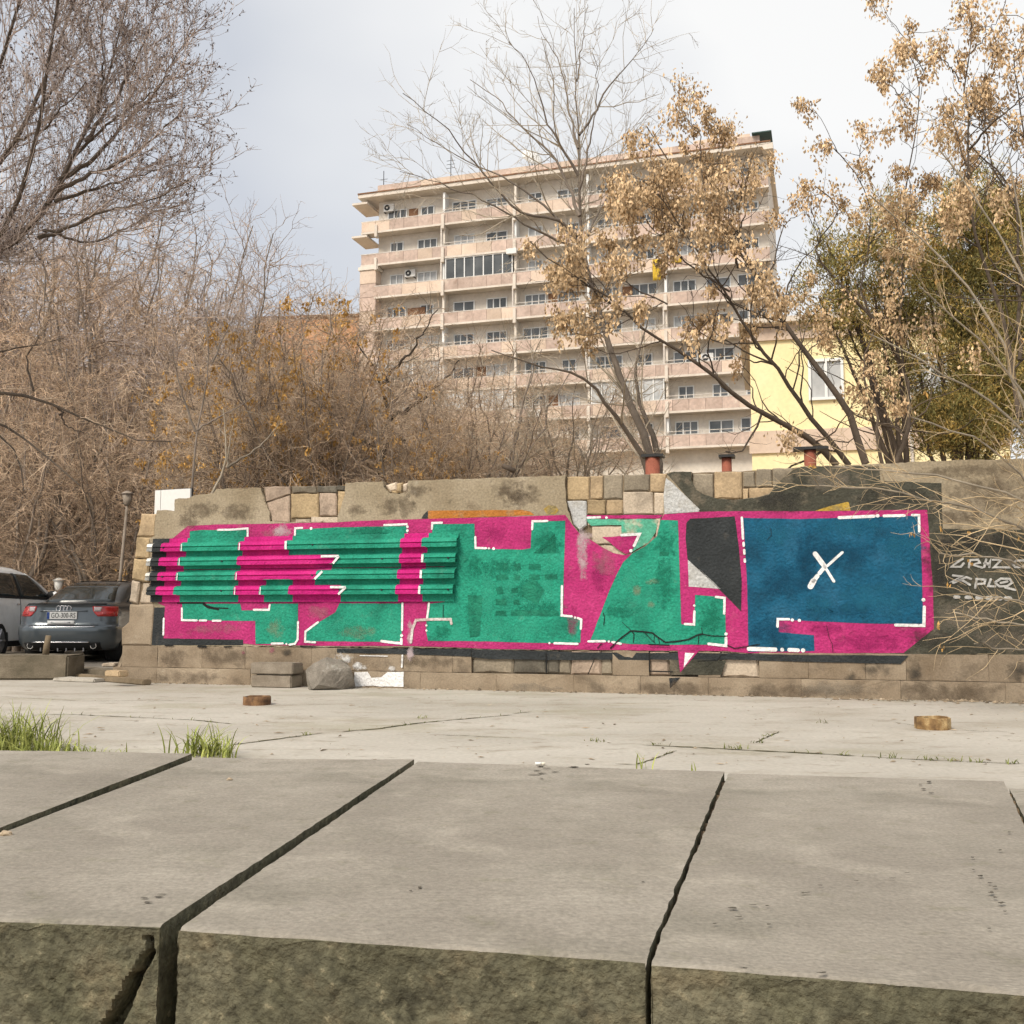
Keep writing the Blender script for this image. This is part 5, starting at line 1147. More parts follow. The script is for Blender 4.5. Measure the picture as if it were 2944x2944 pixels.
for q in range(16): mb.box(0.4 * q, 0.4 * q + 0.04, -0.2, -0.16, ze, ze + 0.7)
mb.box(0, 6.2, -0.2, -0.16, ze + 0.7, ze + 0.75); mb.build('roof_railing', B['rail'], yb, fix=False)
a = ypx(2325, 1145); b_ = ypx(2423, 1030)
window((a[0] + b_[0]) / 2, a[1], round(b_[0] - a[0], 2), round(b_[1] - a[1], 2), 2, -0.02, yb, 1.0)
window((a[0] + b_[0]) / 2 + 3.2, a[1], round(b_[0] - a[0], 2), round(b_[1] - a[1], 2), 2, -0.02, yb, 1.0)
mb = MB(); u_ = ypx(2617, 1200)[0]; mb.tube([(u_, -0.12, 1.5), (u_, -0.12, z_e)], 0.06, 8); mb.build('drainpipe', B['rail'], yb)

# ================================================================ SMALL THINGS ON AND BEHIND THE WALL
M['redp'] = mk('red brown paint', [(0.3, (0.2, 0.06, 0.038)), (0.7, (0.32, 0.105, 0.065))], 8, 6, 0.8, 0.3, 40, 0.01)
for (x0, x1_, y0, y1, off, pw, lb) in ((1855, 1897, 1317, 1345, -0.75, 60, 'red post with a dark plank on top at the foot of the leaning bare trunks'), (2074, 2104, 1318, 1348, -0.75, 44, 'small red post above the light grey wedge of the mural'),
                                   (2310, 2347, 1296, 1337, -0.8, 100, 'red post carrying a dark plank in front of the yellow house')):
    p = on_plane((x0 + x1_) / 2, y0, WBASE + EN * off, EN); s0, t0 = wpx(x0, y0, off); s1, t1 = wpx(x1_, y1, off)
    r = empty('red_post', (p.x, p.y, 2.0), WANG, lb, 'post', 'red posts on the terrace'); h = t0 - 2.0
    mb = MB(); mb.tube([(0, 0, 0), (0, 0, h)], (s1 - s0) / 2, 14); mb.build('post', M['redp'], r)
    w_ = pw * (s1 - s0) / (x1_ - x0) / 2; mb = MB(); mb.box(-w_, w_ * 1.1, -0.1, 0.1, h + 0.002, h + 0.035); mb.build('plank', M['dark'], r)
# white signboard
sd = 15.0; a = on_depth(446, 1410, sd); b_ = on_depth(547, 1404, sd - 0.25)
sb = empty('signboard', (a.x, a.y, 0), math.atan2(b_.y - a.y, b_.x - a.x), 'blank white signboard behind the broken left end of the wall', 'sign')
L_ = (b_ - a).length; mb = MB(); mb.box(0, L_ * 0.16, 0, 0.03, a.z - 0.75, a.z); mb.build('board', M['acw'], sb)
mb = MB(); mb.box(L_ * 0.175, L_, 0, 0.03, a.z - 0.75, a.z); mb.build('board', M['acw'], sb)
mb = MB(); mb.box(0, L_, 0.031, 0.06, a.z - 0.7, a.z + 0.012); mb.build('frame', M['dark'], sb)
for q in (0.1, L_ - 0.1): mb = MB(); mb.tube([(q, 0.045, 0), (q, 0.045, a.z - 0.7)], 0.025, 8); mb.build('leg', M['dark'], sb)
# park lamp posts
M['post'] = mk('grey painted iron', [(0.3, (0.2, 0.165, 0.13)), (0.7, (0.34, 0.28, 0.225))], 5, 6, 0.7, 0.2, 30, 0.005)
M['lampg'] = mk('milky lamp glass', [(0, (0.75, 0.73, 0.68))], fine=0, bump=0, rough=0.3)
def lamp(px, ytop, D, label, lean=0.0, s=1.0, glass=False):
    t = on_depth(px, ytop, D); r = empty('park_lamp', (t.x - lean, t.y, 0), 0, label, 'lamp', 'park lamps'); h = t.z
    mb = MB(); mb.tube([(0, 0, 0), (lean * 0.5, 0, h * 0.5), (lean, 0, h - 0.42 * s)], [0.05, 0.034, 0.028], 10); mb.build('post', M['post'], r)
    mb = MB(); mb.tube([(lean, 0, h - 0.42 * s), (lean, 0, h - 0.38 * s), (lean, 0, h - 0.1 * s), (lean, 0, h - 0.095 * s)], [0.07 * s, 0.1 * s, 0.15 * s, 0.02], 6); mb.build('lantern', M['lampg'] if glass else M['post'], r)
    mb = MB(); mb.tube([(lean, 0, h - 0.094 * s), (lean, 0, h - 0.06 * s), (lean, 0, h)], [0.19 * s, 0.15 * s, 0.02], 6); mb.build('cap', M['lampg'] if glass else M['post'], r)
lamp(367, 1411, 21.0, 'grey iron lamp post beside the broken end of the wall', lean=0.16, s=0.72)
lamp(169, 1661, 23.0, 'small white-glazed lantern between the two parked cars', s=0.7, glass=True)
M['fenced'] = mk('dark blue grey sheet', [(0.3, (0.03, 0.035, 0.04)), (0.7, (0.06, 0.068, 0.075))], 3, 5, 0.7, 0.1, 20, 0.005)
a = on_depth(255, 1638, 30); fr = empty('sheet_fence', (a.x, a.y, 0), 0, 'dark sheet fence behind the grey sedan', 'fence')
for q in range(10):
    mb = MB(); mb.box(q * 0.24, q * 0.24 + 0.225, 0, 0.03, 0.05, a.z, 0, 0.006); mb.build('panel', M['fenced'], fr)
a = on_depth(192, 1682, 25); r = empty('orange_box', (a.x, a.y, 0), 0, 'small orange box on a post beyond the grey sedan', 'box')
mb = MB(); mb.box(-0.11, 0.11, 0, 0.2, a.z - 0.15, a.z, 0, 0.01); mb.build('casing', M['orange'], r)
mb = MB(); mb.tube([(0, 0.1, 0), (0, 0.1, a.z - 0.15)], 0.03, 8); mb.build('post', M['post'], r)

# ================================================================ PARKED CARS
M['tyre'] = mk('tyre rubber', [(0, (0.018, 0.018, 0.018))], fine=0.05, bump=0, rough=0.8)
M['rim'] = mk('alloy rim', [(0, (0.4, 0.4, 0.41))], fine=0.02, bump=0, rough=0.3, metallic=0.8)
M['carglass'] = mk('tinted car glass', [(0, (0.02, 0.026, 0.026))], fine=0, bump=0, rough=0.04, spec=0.8)
M['redlens'] = mk('red lamp lens', [(0.3, (0.3, 0.012, 0.012)), (0.7, (0.5, 0.03, 0.03))], 12, 2, 0.15, 0, fine=0.0, spec=0.6, coat=0.5)
M['clearlens'] = mk('clear lamp lens', [(0, (0.5, 0.42, 0.42))], fine=0, bump=0, rough=0.12, spec=0.6, coat=0.5)
M['chrome'] = mk('chrome', [(0, (0.8, 0.8, 0.82))], fine=0, bump=0, rough=0.12, metallic=1.0)
M['plate'] = mk('number plate white', [(0, (0.75, 0.75, 0.73))], fine=0, bump=0, rough=0.4)
M['plateblue'] = mk('number plate blue', [(0, (0.02, 0.06, 0.25))], fine=0, bump=0, rough=0.4)
def car_paint(name, c, metallic=0.55):
    return mk(name, [(0.3, tuple(v * 0.9 for v in c)), (0.7, c)], 2.0, 3, 0.28, 0, fine=0.06, fscale=7, metallic=metallic, spec=0.5, coat=0.9)
class Car:
    """body lofted through plan-view rings; rings run (z, rear y, front y, half width)"""
    def __init__(s, name, loc, rz, label, rings, rcx=0.42, rcy=0.3, bow=0.06, scale=(1, 1, 1)):
        s.root = empty(name, loc, rz, label, 'car'); s.root.scale = scale
        s.R = np.array(rings); s.rcx, s.rcy, s.bow = rcx, rcy, bow
    def at(s, z):
        return [float(np.interp(z, s.R[:, 0], s.R[:, i])) for i in (1, 2, 3)]
    def half(s, z, rear=True, n=12, nb=10):
        yr, yf, hw = s.at(z); y0, sg = (yr, 1) if rear else (yf, -1); rx, ry = min(s.rcx, hw * 0.6), s.rcy; P = []
        L = (yf - yr) / 2
        for q in range(8): P.append((-hw, y0 + sg * (L - (L - ry) * q / 8)))
        for q in range(n):
            a = math.pi / 2 * q / n; P.append((-hw + rx - rx * math.cos(a), y0 + sg * (ry - ry * math.sin(a))))
        w = hw - rx; C = []
        for q in range(nb + 1):
            x = -w + 2 * w * q / nb; C.append((x, y0))
        P = P + C + [(-x, y) for x, y in P[::-1]]
        return [(x, y - sg * s.bow * (1 - min(1, abs(x) / hw) ** 2) + sg * s.bow * 0.0, z) for x, y in P]
    def ring(s, z):
        return s.half(z) + s.half(z, False)[::-1][1:-1]
    def body(s, zs, mats, split=None, name='body'):
        mb = MB(); mb.grid([s.ring(z) for z in zs], 0, True, True)
        mb.poly(s.ring(zs[-1])); mb.poly(s.ring(zs[0])[::-1])
        o = mb.build(name, mats, s.root)
        return o
    def pos(s, sp, z, eps, rear=True):
        P = np.array(s.half(z, rear)); d = np.r_[0, np.cumsum(np.linalg.norm(np.diff(P[:, :2], axis=0), axis=1))]
        # arc coordinate measured in metres from the middle of the end
        t = d[-1] / 2 + sp; q = np.array([np.interp(t, d, P[:, i]) for i in range(3)])
        a = np.array([np.interp(t + 0.02, d, P[:, i]) for i in range(2)]) - np.array([np.interp(t - 0.02, d, P[:, i]) for i in range(2)])
        n = np.array([a[1], -a[0], 0]); n /= np.linalg.norm(n) + 1e-9
        if not rear: n = -n
        return q + n * eps
    def patch(s, name, mat, s0, s1, z0, z1, eps=0.006, ns=10, nz=5, rear=True, shape=None, parent=None, up=0.0):
        mb = MB(); rows = []
        for j in range(nz + 1):
            v = j / nz; z = z0 + (z1 - z0) * v; a, b = s0, s1
            if shape: a, b = shape(v)
            rows.append([tuple(s.pos(a + (b - a) * i / ns, z, eps, rear) + np.array([0, 0, up])) for i in range(ns + 1)])
        mb.grid(rows, 0, True); o = mb.build(name, mat, parent or s.root)
        sol = o.modifiers.new('thickness', 'SOLIDIFY'); sol.thickness = 0.012; sol.offset = -1
        return o
    def wheels(s, ys, hw, r=0.32):
        for sx in (-1, 1):
            for y in ys:
                mb = MB(); x = sx * hw; mb.tube([(x - sx * 0.3, y, r), (x + sx * 0.004, y, r)], r + 0.045, 28); mb.build('wheel_arch', M['tyre'], s.root)
                mb = MB(); mb.tube([(x - sx * 0.2, y, r), (x - sx * 0.01, y, r), (x + sx * 0.012, y, r)], [r, r, r - 0.02], 28); w = mb.build('wheel', M['tyre'], s.root)
                mb = MB(); mb.tube([(x, y, r), (x + sx * 0.018, y, r)], r * 0.68, 20)
                for q in range(5):
                    a = q * 2 * math.pi / 5; mb.tube([(x + sx * 0.022, y, r), (x + sx * 0.022, y + math.cos(a) * r * 0.64, r + math.sin(a) * r * 0.64)], 0.022, 5)
                mb.build('rim', M['rim'], w)
# ---- dark grey saloon seen from behind
M['greycar'] = car_paint('blue grey car paint', (0.085, 0.105, 0.12), 0.4)
SX, SY = -8.08, 18.5
sed = Car('grey_sedan', (SX, SY, 0.0), math.radians(1.5), 'dark blue-grey sedan parked rear-on beside the wall end', [
    (0.20, 0.16, 4.40, 0.80), (0.27, 0.06, 4.50, 0.85), (0.35, 0.015, 4.55, 0.875), (0.47, 0.0, 4.56, 0.885), (0.575, 0.0, 4.56, 0.887), (0.605, 0.022, 4.55, 0.886), (0.63, 0.07, 4.52, 0.882),
    (0.76, 0.09, 4.45, 0.872), (0.88, 0.115, 4.15, 0.85), (0.94, 0.118, 3.7, 0.822), (0.972, 0.098, 3.45, 0.79), (0.985, 0.10, 3.35, 0.775), (0.997, 0.16, 3.28, 0.755),
    (1.005, 0.45, 3.25, 0.73), (1.02, 0.66, 3.2, 0.715), (1.10, 0.84, 3.02, 0.69), (1.20, 1.06, 2.8, 0.652), (1.30, 1.32, 2.56, 0.605), (1.36, 1.55, 2.4, 0.565), (1.395, 1.75, 2.3, 0.52), (1.42, 2.0, 2.2, 0.42)], scale=(1.0, 1.0, 1.065))
sed.body([0.20, 0.235, 0.27, 0.31, 0.35, 0.41, 0.47, 0.53, 0.575, 0.592, 0.605, 0.618, 0.63, 0.7, 0.76, 0.82, 0.88, 0.915, 0.94, 0.956, 0.972, 0.98, 0.985, 0.991, 0.997, 1.001, 1.005, 1.02, 1.06, 1.10, 1.15, 1.20, 1.25, 1.30, 1.33, 1.36, 1.38, 1.395, 1.41, 1.42], M['greycar'])
sed.wheels((0.86, 3.55), 0.872)
gl = sed.patch('rear_window', M['carglass'], -0.6, 0.6, 1.03, 1.365, 0.008, 12, 8, shape=lambda v: (-0.68 + 0.2 * v, 0.68 - 0.2 * v))
for sg in (-1, 1):
    a, b = sorted((sg * 1.02, sg * 2.3))
    sed.patch('side_window', M['carglass'], a, b, 1.03, 1.33, 0.006, 10, 6, shape=lambda v, sg=sg: tuple(sorted((sg * (1.12 + 0.05 * v), sg * (2.25 - 0.25 * v)))))
    t = sed.patch('tail_light', M['redlens'], 0, 0, 0.775, 0.945, 0.008, 12, 6, shape=lambda v, sg=sg: tuple(sorted((sg * (0.5 + 0.1 * (1 - v) - 0.03 * math.sin(v * 3.1)), sg * (0.98 + 0.08 * v)))))
    sed.patch('lens_insert', M['clearlens'], 0, 0, 0.86, 0.935, 0.013, 6, 3, shape=lambda v, sg=sg: tuple(sorted((sg * 0.53, sg * (0.64 + 0.02 * v)))), parent=t)
    sed.patch('lens_insert', M['redlens'], 0, 0, 0.80, 0.85, 0.015, 6, 3, shape=lambda v, sg=sg: tuple(sorted((sg * 0.66, sg * 0.9))), parent=t)
    mb = MB(); x = sg * 0.56; mb.tube([(x, 0.08, 0.285), (x, 0.01, 0.285)], 0.055, 16); mb.build('exhaust_pipe', M['chrome'], sed.root)
    mb = MB(); mb.tube([(x, 0.012, 0.285), (x, 0.008, 0.285)], 0.046, 16); mb.build('exhaust_bore', M['tyre'], sed.root)
sed.patch('boot_lip', M['tyre'], -0.74, 0.74, 0.972, 0.99, 0.012, 20, 2, up=0.006)
sed.patch('boot_seam', M['tyre'], -0.62, 0.62, 0.622, 0.63, 0.004, 14, 1)
sed.patch('chrome_strip', M['chrome'], -0.58, 0.58, 0.604, 0.616, 0.012, 14, 1)
sed.patch('plate_recess', M['greycar'], -0.42, 0.42, 0.86, 0.875, 0.02, 12, 1)
sed.patch('diffuser', M['tyre'], -0.68, 0.68, 0.205, 0.335, 0.012, 14, 4)
sed.patch('bumper_trim', M['chrome'], -0.5, 0.5, 0.338, 0.352, 0.012, 14, 1)
for q in range(6):
    mb = MB(); x = -0.38 + 0.152 * q; mb.box(x - 0.008, x + 0.008, 0.03, 0.2, 0.19, 0.27); mb.build('diffuser_fin', M['rim'], sed.root)
sed.patch('reversing_plate_holder', M['plate'], -0.27, 0.21, 0.64, 0.705, 0.012, 8, 2)
sed.patch('holder_inset', M['rim'], -0.2, 0.14, 0.66, 0.685, 0.02, 8, 1)
pl_ = empty('number_plate', (-0.02, 0.012, 0.79)); pl_.parent = sed.root
mb = MB(); mb.box(-0.26, 0.27, 0, 0.012, -0.062, 0.062, 0, 0.004); mb.build('plate', M['plate'], pl_)
mb = MB(); mb.box(-0.259, -0.215, -0.002, -0.0005, -0.058, 0.058); mb.build('blue_band', M['plateblue'], pl_)
def text_mesh(txt, size, mat, parent, loc, rot, name='lettering', sx=1.0):
    cu = bpy.data.curves.new(name, 'FONT'); cu.body = txt; cu.size = size; cu.align_x = 'CENTER'; cu.align_y = 'CENTER'; cu.extrude = 0.0012; cu.space_character = 1.05
    t = bpy.data.objects.new(name, cu); COL.objects.link(t); dg = bpy.context.evaluated_depsgraph_get()
    me = bpy.data.meshes.new_from_object(t.evaluated_get(dg)); bpy.data.objects.remove(t); me.materials.clear(); me.materials.append(mat)
    return link(name, me, parent, loc=loc, rot=rot, scale=(sx, 1, 1))
text_mesh('GO-300-RS', 0.118, M['tyre'], pl_, (0.03, -0.0025, -0.002), (math.pi / 2, 0, 0), sx=0.74)
for q in range(4):   # emblem of four interlocking rings on the boot
    mb = MB(); pts = [(0.041 * math.cos(a), 0.0, 0.041 * math.sin(a)) for a in np.linspace(0, 2 * math.pi, 21)]
    mb.tube(pts, 0.008, 6, cap=False); mb.build('emblem_ring', M['chrome'], sed.root, loc=(-0.093 + 0.062 * q, 0.044 + 0.002 * (q % 2), 0.91))
mb = MB(); mb.box(0.88, 1.03, 2.72, 2.9, 0.98, 1.1, 0, 0.03); mb.build('side_mirror', M['greycar'], sed.root)
# ---- silver crossover alongside
M['silvercar'] = car_paint('silver car paint', (0.9, 0.9, 0.89), 0.0)
suv = Car('silver_crossover', (-10.52, 18.45, 0.0), math.radians(0), 'silver crossover cut off by the left edge of the photo', [
    (0.22, 0.14, 4.3, 0.84), (0.32, 0.03, 4.42, 0.89), (0.5, 0.0, 4.48, 0.905), (0.7, 0.02, 4.48, 0.915), (0.85, 0.05, 4.38, 0.915), (1.0, 0.07, 4.0, 0.905), (1.08, 0.08, 3.62, 0.89), (1.13, 0.10, 3.4, 0.87),
    (1.20, 0.14, 3.25, 0.85), (1.35, 0.24, 3.0, 0.80), (1.5, 0.38, 2.68, 0.73), (1.6, 0.55, 2.4, 0.66), (1.66, 0.8, 2.15, 0.57), (1.69, 1.05, 1.9, 0.46)], scale=(1, 1, 1.06))
suv.body([0.22, 0.27, 0.32, 0.4, 0.5, 0.6, 0.7, 0.78, 0.85, 0.93, 1.0, 1.04, 1.08, 1.105, 1.13, 1.165, 1.20, 1.27, 1.35, 1.42, 1.5, 1.55, 1.6, 1.63, 1.66, 1.68, 1.69], M['silvercar'])
suv.wheels((0.85, 3.5), 0.9, 0.34)
def side_panel(car, name, mat, pts, eps=0.008, sg=1, parent=None):
    """pts: list of (y, z) corner polygon on the right flank, draped on the body"""
    n = 8; rows = []
    (y00, z00), (y10, z10), (y11, z11), (y01, z01) = pts
    for j in range(n + 1):
        v = j / n; r = []
        for i in range(n + 1):
            u = i / n; y = (y00 * (1 - u) + y10 * u) * (1 - v) + (y01 * (1 - u) + y11 * u) * v; z = (z00 * (1 - u) + z10 * u) * (1 - v) + (z01 * (1 - u) + z11 * u) * v
            H = np.array(car.half(z) + car.half(z, False)[::-1]); H = H[H[:, 0] * sg > 0.1]; o = np.argsort(H[:, 1])
            x = np.interp(y, H[o, 1], np.abs(H[o, 0])); r.append((sg * (x + eps), y, z))
        rows.append(r)
    mb = MB(); mb.grid(rows, 0, True); o = mb.build(name, mat, parent or car.root)
    sol = o.modifiers.new('thickness', 'SOLIDIFY'); sol.thickness = 0.01; sol.offset = 0
    return o
side_panel(suv, 'side_window', M['carglass'], [(0.55, 1.15), (1.62, 1.13), (1.62, 1.55), (0.95, 1.56)])
side_panel(suv, 'side_window', M['carglass'], [(1.72, 1.125), (2.98, 1.12), (2.28, 1.54), (1.72, 1.555)])
side_panel(suv, 'window_trim', M['tyre'], [(0.45, 1.105), (3.1, 1.075), (3.05, 1.12), (0.5, 1.15)], 0.004)
side_panel(suv, 'door_pillar', M['tyre'], [(1.62, 1.13), (1.72, 1.13), (1.72, 1.56), (1.62, 1.56)], 0.006)
side_panel(suv, 'door_seam', M['tyre'], [(1.66, 0.42), (1.675, 0.42), (1.675, 1.1), (1.66, 1.1)], 0.002)
side_panel(suv, 'sill_trim', M['tyre'], [(1.2, 0.23), (3.1, 0.23), (3.1, 0.33), (1.2, 0.33)], 0.006)
side_panel(suv, 'windscreen_pillar', M['silvercar'], [(3.0, 1.125), (3.12, 1.125), (2.4, 1.58), (2.26, 1.58)], 0.012)
side_panel(suv, 'side_window', M['carglass'], [(0.55, 1.15), (1.62, 1.13), (1.62, 1.55), (0.95, 1.56)], sg=-1)
side_panel(suv, 'door_handle', M['chrome'], [(1.48, 0.98), (1.6, 0.98), (1.6, 1.0), (1.48, 1.0)], 0.02)
m_ = suv.patch('windscreen', M['carglass'], -0.7, 0.7, 1.16, 1.6, 0.008, 10, 6, rear=False, shape=lambda v: (-0.72 + 0.2 * v, 0.72 - 0.2 * v))
suv.patch('rear_window', M['carglass'], -0.7, 0.7, 1.16, 1.55, 0.008, 10, 6, shape=lambda v: (-0.68 + 0.12 * v, 0.68 - 0.12 * v))
bm = bmesh.new(); bmesh.ops.create_icosphere(bm, subdivisions=3, radius=0.11)
for v in bm.verts: v.co = Vector((v.co.x * 1.1, v.co.y * 0.65, v.co.z * 0.8))
me = bpy.data.meshes.new('side_mirror'); bm.to_mesh(me); bm.free(); me.materials.append(M['tyre']); me.materials.append(M['silvercar'])
for p in me.polygons: p.use_smooth = True; p.material_index = 1 if p.center.x > 0.04 else 0
link('side_mirror', me, suv.root, loc=(0.99, 2.86, 1.17))
for sg in (-1, 1):
    suv.patch('tail_light', M['redlens'], 0, 0, 0.86, 1.12, 0.008, 8, 6, shape=lambda v, sg=sg: tuple(sorted((sg * (0.62 + 0.04 * v), sg * 0.95))))
suv.patch('rear_bumper', M['tyre'], -0.95, 0.95, 0.24, 0.42, 0.008, 16, 3)

# ================================================================ TREES
def resample(pts, rad, n):
    P = np.asarray(pts, float); d = np.r_[0, np.cumsum(np.linalg.norm(np.diff(P, axis=0), axis=1))]; t = np.linspace(0, d[-1], n)
    Q = np.stack([np.interp(t, d, P[:, i]) for i in range(3)], 1)
    for _ in range(2): Q[1:-1] = 0.25 * Q[:-2] + 0.5 * Q[1:-1] + 0.25 * Q[2:]
    return Q, rad[1] + (rad[0] - rad[1]) * (1 - np.linspace(0, 1, n)) ** 1.5
def tubes(P, R, k):
    """P (B,n,3), R (B,n) -> verts, quads"""
    Bn, n, _ = P.shape
    T = np.gradient(P, axis=1); T /= np.linalg.norm(T, axis=2, keepdims=True) + 1e-9
    ref = np.where(np.abs(T[:, :1, 2:3]) < 0.9, np.array([[[0, 0, 1.0]]]), np.array([[[1.0, 0, 0]]]))
    U = np.cross(T, ref); U /= np.linalg.norm(U, axis=2, keepdims=True) + 1e-9; V = np.cross(T, U)
    a = 2 * np.pi * np.arange(k) / k
    X = P[:, :, None, :] + R[:, :, None, None] * (np.cos(a)[None, None, :, None] * U[:, :, None, :] + np.sin(a)[None, None, :, None] * V[:, :, None, :])
    idx = np.arange(Bn * n * k).reshape(Bn, n, k); nx = np.roll(idx, -1, 2)
    f = np.stack([idx[:, :-1], nx[:, :-1], nx[:, 1:], idx[:, 1:]], -1).reshape(-1, 4)
    return X.reshape(-1, 3), f
def spawn(rng, P, R, dens, tr, ang, ln, n, wander, up, rr, rmin, slender=0.02, up_start=0.0, side=None, ratio=None):
    """children of every branch; dens per metre of parent, ln (lo,hi) metres"""
    seg = np.linalg.norm(np.diff(P, axis=1), axis=2); L = seg.sum(1)
    cnt = rng.poisson(L * dens * (tr[1] - tr[0])); idx = np.repeat(np.arange(len(P)), cnt); m = len(idx)
    if m == 0: return np.zeros((0, n, 3)), np.zeros((0, n))
    t = rng.uniform(tr[0], tr[1], m); x = t * (P.shape[1] - 1); i = np.minimum(x.astype(int), P.shape[1] - 2); fr = (x - i)[:, None]
    st = P[idx, i] * (1 - fr) + P[idx, i + 1] * fr; tan = P[idx, i + 1] - P[idx, i]; tan /= np.linalg.norm(tan, axis=1, keepdims=True) + 1e-9
    r0 = R[idx, i] * (1 - fr[:, 0]) + R[idx, i + 1] * fr[:, 0]
    q = rng.normal(0, 1, (m, 3)); q -= (q * tan).sum(1, keepdims=True) * tan; q /= np.linalg.norm(q, axis=1, keepdims=True) + 1e-9
    a = np.radians(rng.normal(ang[0], ang[1], m))[:, None]; d = np.cos(a) * tan + np.sin(a) * q; d[:, 2] += up_start
    if side is not None: d += np.asarray(side)
    d /= np.linalg.norm(d, axis=1, keepdims=True) + 1e-9
    l = rng.uniform(ln[0], ln[1], m) * (1.15 - 0.55 * t)
    if ratio: l = np.minimum(l, L[idx] * ratio)
    C = [st]; p = st
    for s_ in range(n - 1):
        d = d + rng.normal(0, wander, (m, 3)); d[:, 2] += up; d /= np.linalg.norm(d, axis=1, keepdims=True) + 1e-9
        p = p + d * (l / (n - 1))[:, None]; C.append(p)
    C = np.stack(C, 1); rb = np.maximum(np.minimum(r0 * rr, l * slender), rmin)
    return C, rb[:, None] * np.linspace(1, 0.35, n)[None]
def quads_at(rng, pos, nrm_dir, size, jitter):
    """small leaf quads: pos (N,3), hanging along nrm_dir with jitter"""
    N_ = len(pos); d = nrm_dir + rng.normal(0, jitter, (N_, 3)); d /= np.linalg.norm(d, axis=1, keepdims=True) + 1e-9
    s = np.cross(d, rng.normal(0, 1, (N_, 3))); s /= np.linalg.norm(s, axis=1, keepdims=True) + 1e-9
    L = (size[0] * rng.uniform(0.6, 1.3, N_))[:, None]; w = (size[1] * rng.uniform(0.6, 1.3, N_))[:, None]
    nb = np.cross(d, s) * (w * 0.35)
    V = np.stack([pos, pos + d * L * 0.5 - s * w + nb, pos + d * L, pos + d * L * 0.5 + s * w + nb], 1)
    return V.reshape(-1, 3), np.arange(N_ * 4).reshape(-1, 4)
def bark(name, c, is_=0.2):
    return mk(name, [(0.3, tuple(v * 0.7 for v in c)), (0.7, tuple(v * 1.2 for v in c))], 2.5, 5, 0.9, 0.3, 25, 0.01, fine=0.15, fscale=18, island=is_, random_obj=0.22)
M['bark_dark'] = bark('dark bark', (0.105, 0.08, 0.06)); M['bark_brown'] = bark('brown bark', (0.3, 0.225, 0.165)); M['bark_grey'] = bark('grey bark', (0.22, 0.18, 0.145))
M['twig_brown'] = bark('brown twigs', (0.6, 0.435, 0.3), 0.45); M['twig_tan'] = bark('tan twigs', (0.64, 0.485, 0.345), 0.4); M['twig_grey'] = bark('grey twigs', (0.24, 0.205, 0.18), 0.3)
M['bark_dark2'] = bark('grey brown bark', (0.115, 0.088, 0.066)); M['twig_shrub'] = bark('straw twigs', (0.5, 0.38, 0.23), 0.3); M['twig_pale'] = bark('pale twigs', (0.4, 0.34, 0.26), 0.25); M['twig_dark'] = bark('dark twigs', (0.13, 0.105, 0.09), 0.3); M['twig_mauve'] = bark('mauve grey twigs', (0.46, 0.375, 0.33), 0.35)
def leafm(name, c, tr=0.0, is_=0.4):
    m = mk(name, [(0.3, tuple(v * 0.75 for v in c)), (0.7, tuple(v * 1.2 for v in c))], 3, 3, 0.75, 0, fine=0, island=is_, spec=0.2); return m
M['seed'] = leafm('dry tan seed keys', (0.6, 0.43, 0.255), is_=0.5); M['seed_or'] = leafm('orange seed keys', (0.5, 0.29, 0.09)); M['bud'] = leafm('dark buds', (0.12, 0.09, 0.08)); M['juniper'] = leafm('olive juniper sprays', (0.3, 0.27, 0.1), is_=0.55); M['juniper_y'] = leafm('ochre juniper sprays', (0.6, 0.44, 0.15), is_=0.45)

class Tree:
    def __init__(s, seed): s.rng = np.random.default_rng(seed); s.lv = []; s.leaf = []
    def limbs(s, lst, n=16, wob=0.0):
        P, R = [], []
        for pts, r0, r1 in lst:
            q, r = resample(pts, (r0, r1), n)
            if wob: q[1:-1] += s.rng.normal(0, wob, (n - 2, 3))
            P.append(q); R.append(r)
        s.lv.append((np.array(P), np.array(R))); return s
    def grow(s, src, **kw):
        s.lv.append(spawn(s.rng, *s.lv[src], **kw)); return s
    def tips(s, lv, frac=1.0):
        P = s.lv[lv][0]; k = s.rng.random(len(P)) < frac; return P[k, -1]
    def mesh(s, name, levels, mat, ks, origin):
        V, F = [], []; b = 0
        for l in levels:
            P, R = s.lv[l]
            if len(P) == 0: continue
            v, f = tubes(P, R, ks[l]); V.append(v); F.append(f + b); b += len(v)
        return np_mesh(name, np.concatenate(V) - origin, np.concatenate(F), [mat], True)
    def clusters(s, pos, n_each, rad, drop, size, jitter=0.45):
        m = len(pos); c = np.repeat(pos, n_each, 0); N_ = len(c); g = s.rng.normal(0, 1, (N_, 3)) * np.array([rad, rad, rad * 0.5])
        g[:, 2] -= s.rng.random(N_) ** 1.3 * np.repeat(drop * s.rng.uniform(0.5, 1.2, m), n_each); sh = 1 - 0.5 * np.abs(g[:, 2:3]) / (drop + 1e-6); g[:, :2] *= np.clip(sh, 0.3, 1); g *= np.repeat(s.rng.uniform(0.6, 1.35, m), n_each)[:, None]
        return quads_at(s.rng, c + g, np.array([[0, 0, -1.0]]), size, jitter)
TC = [0]
def plant(T, name, label, cat, base, parts, ks, group=None, leaves=()):
    """parts: list of (part name, levels, material)"""
    r = empty(name, base, 0, label, cat, group); o = np.array(base[:])
    for pn, lv, m in parts: link(pn, T.mesh(pn, lv, m, ks, o), r)
    for pn, (v, f), m in leaves:
        if len(f): link(pn, np_mesh(pn, v - o, f, [m]), r)
    TC[0] += sum(len(l[0]) for l in T.lv)
    return r
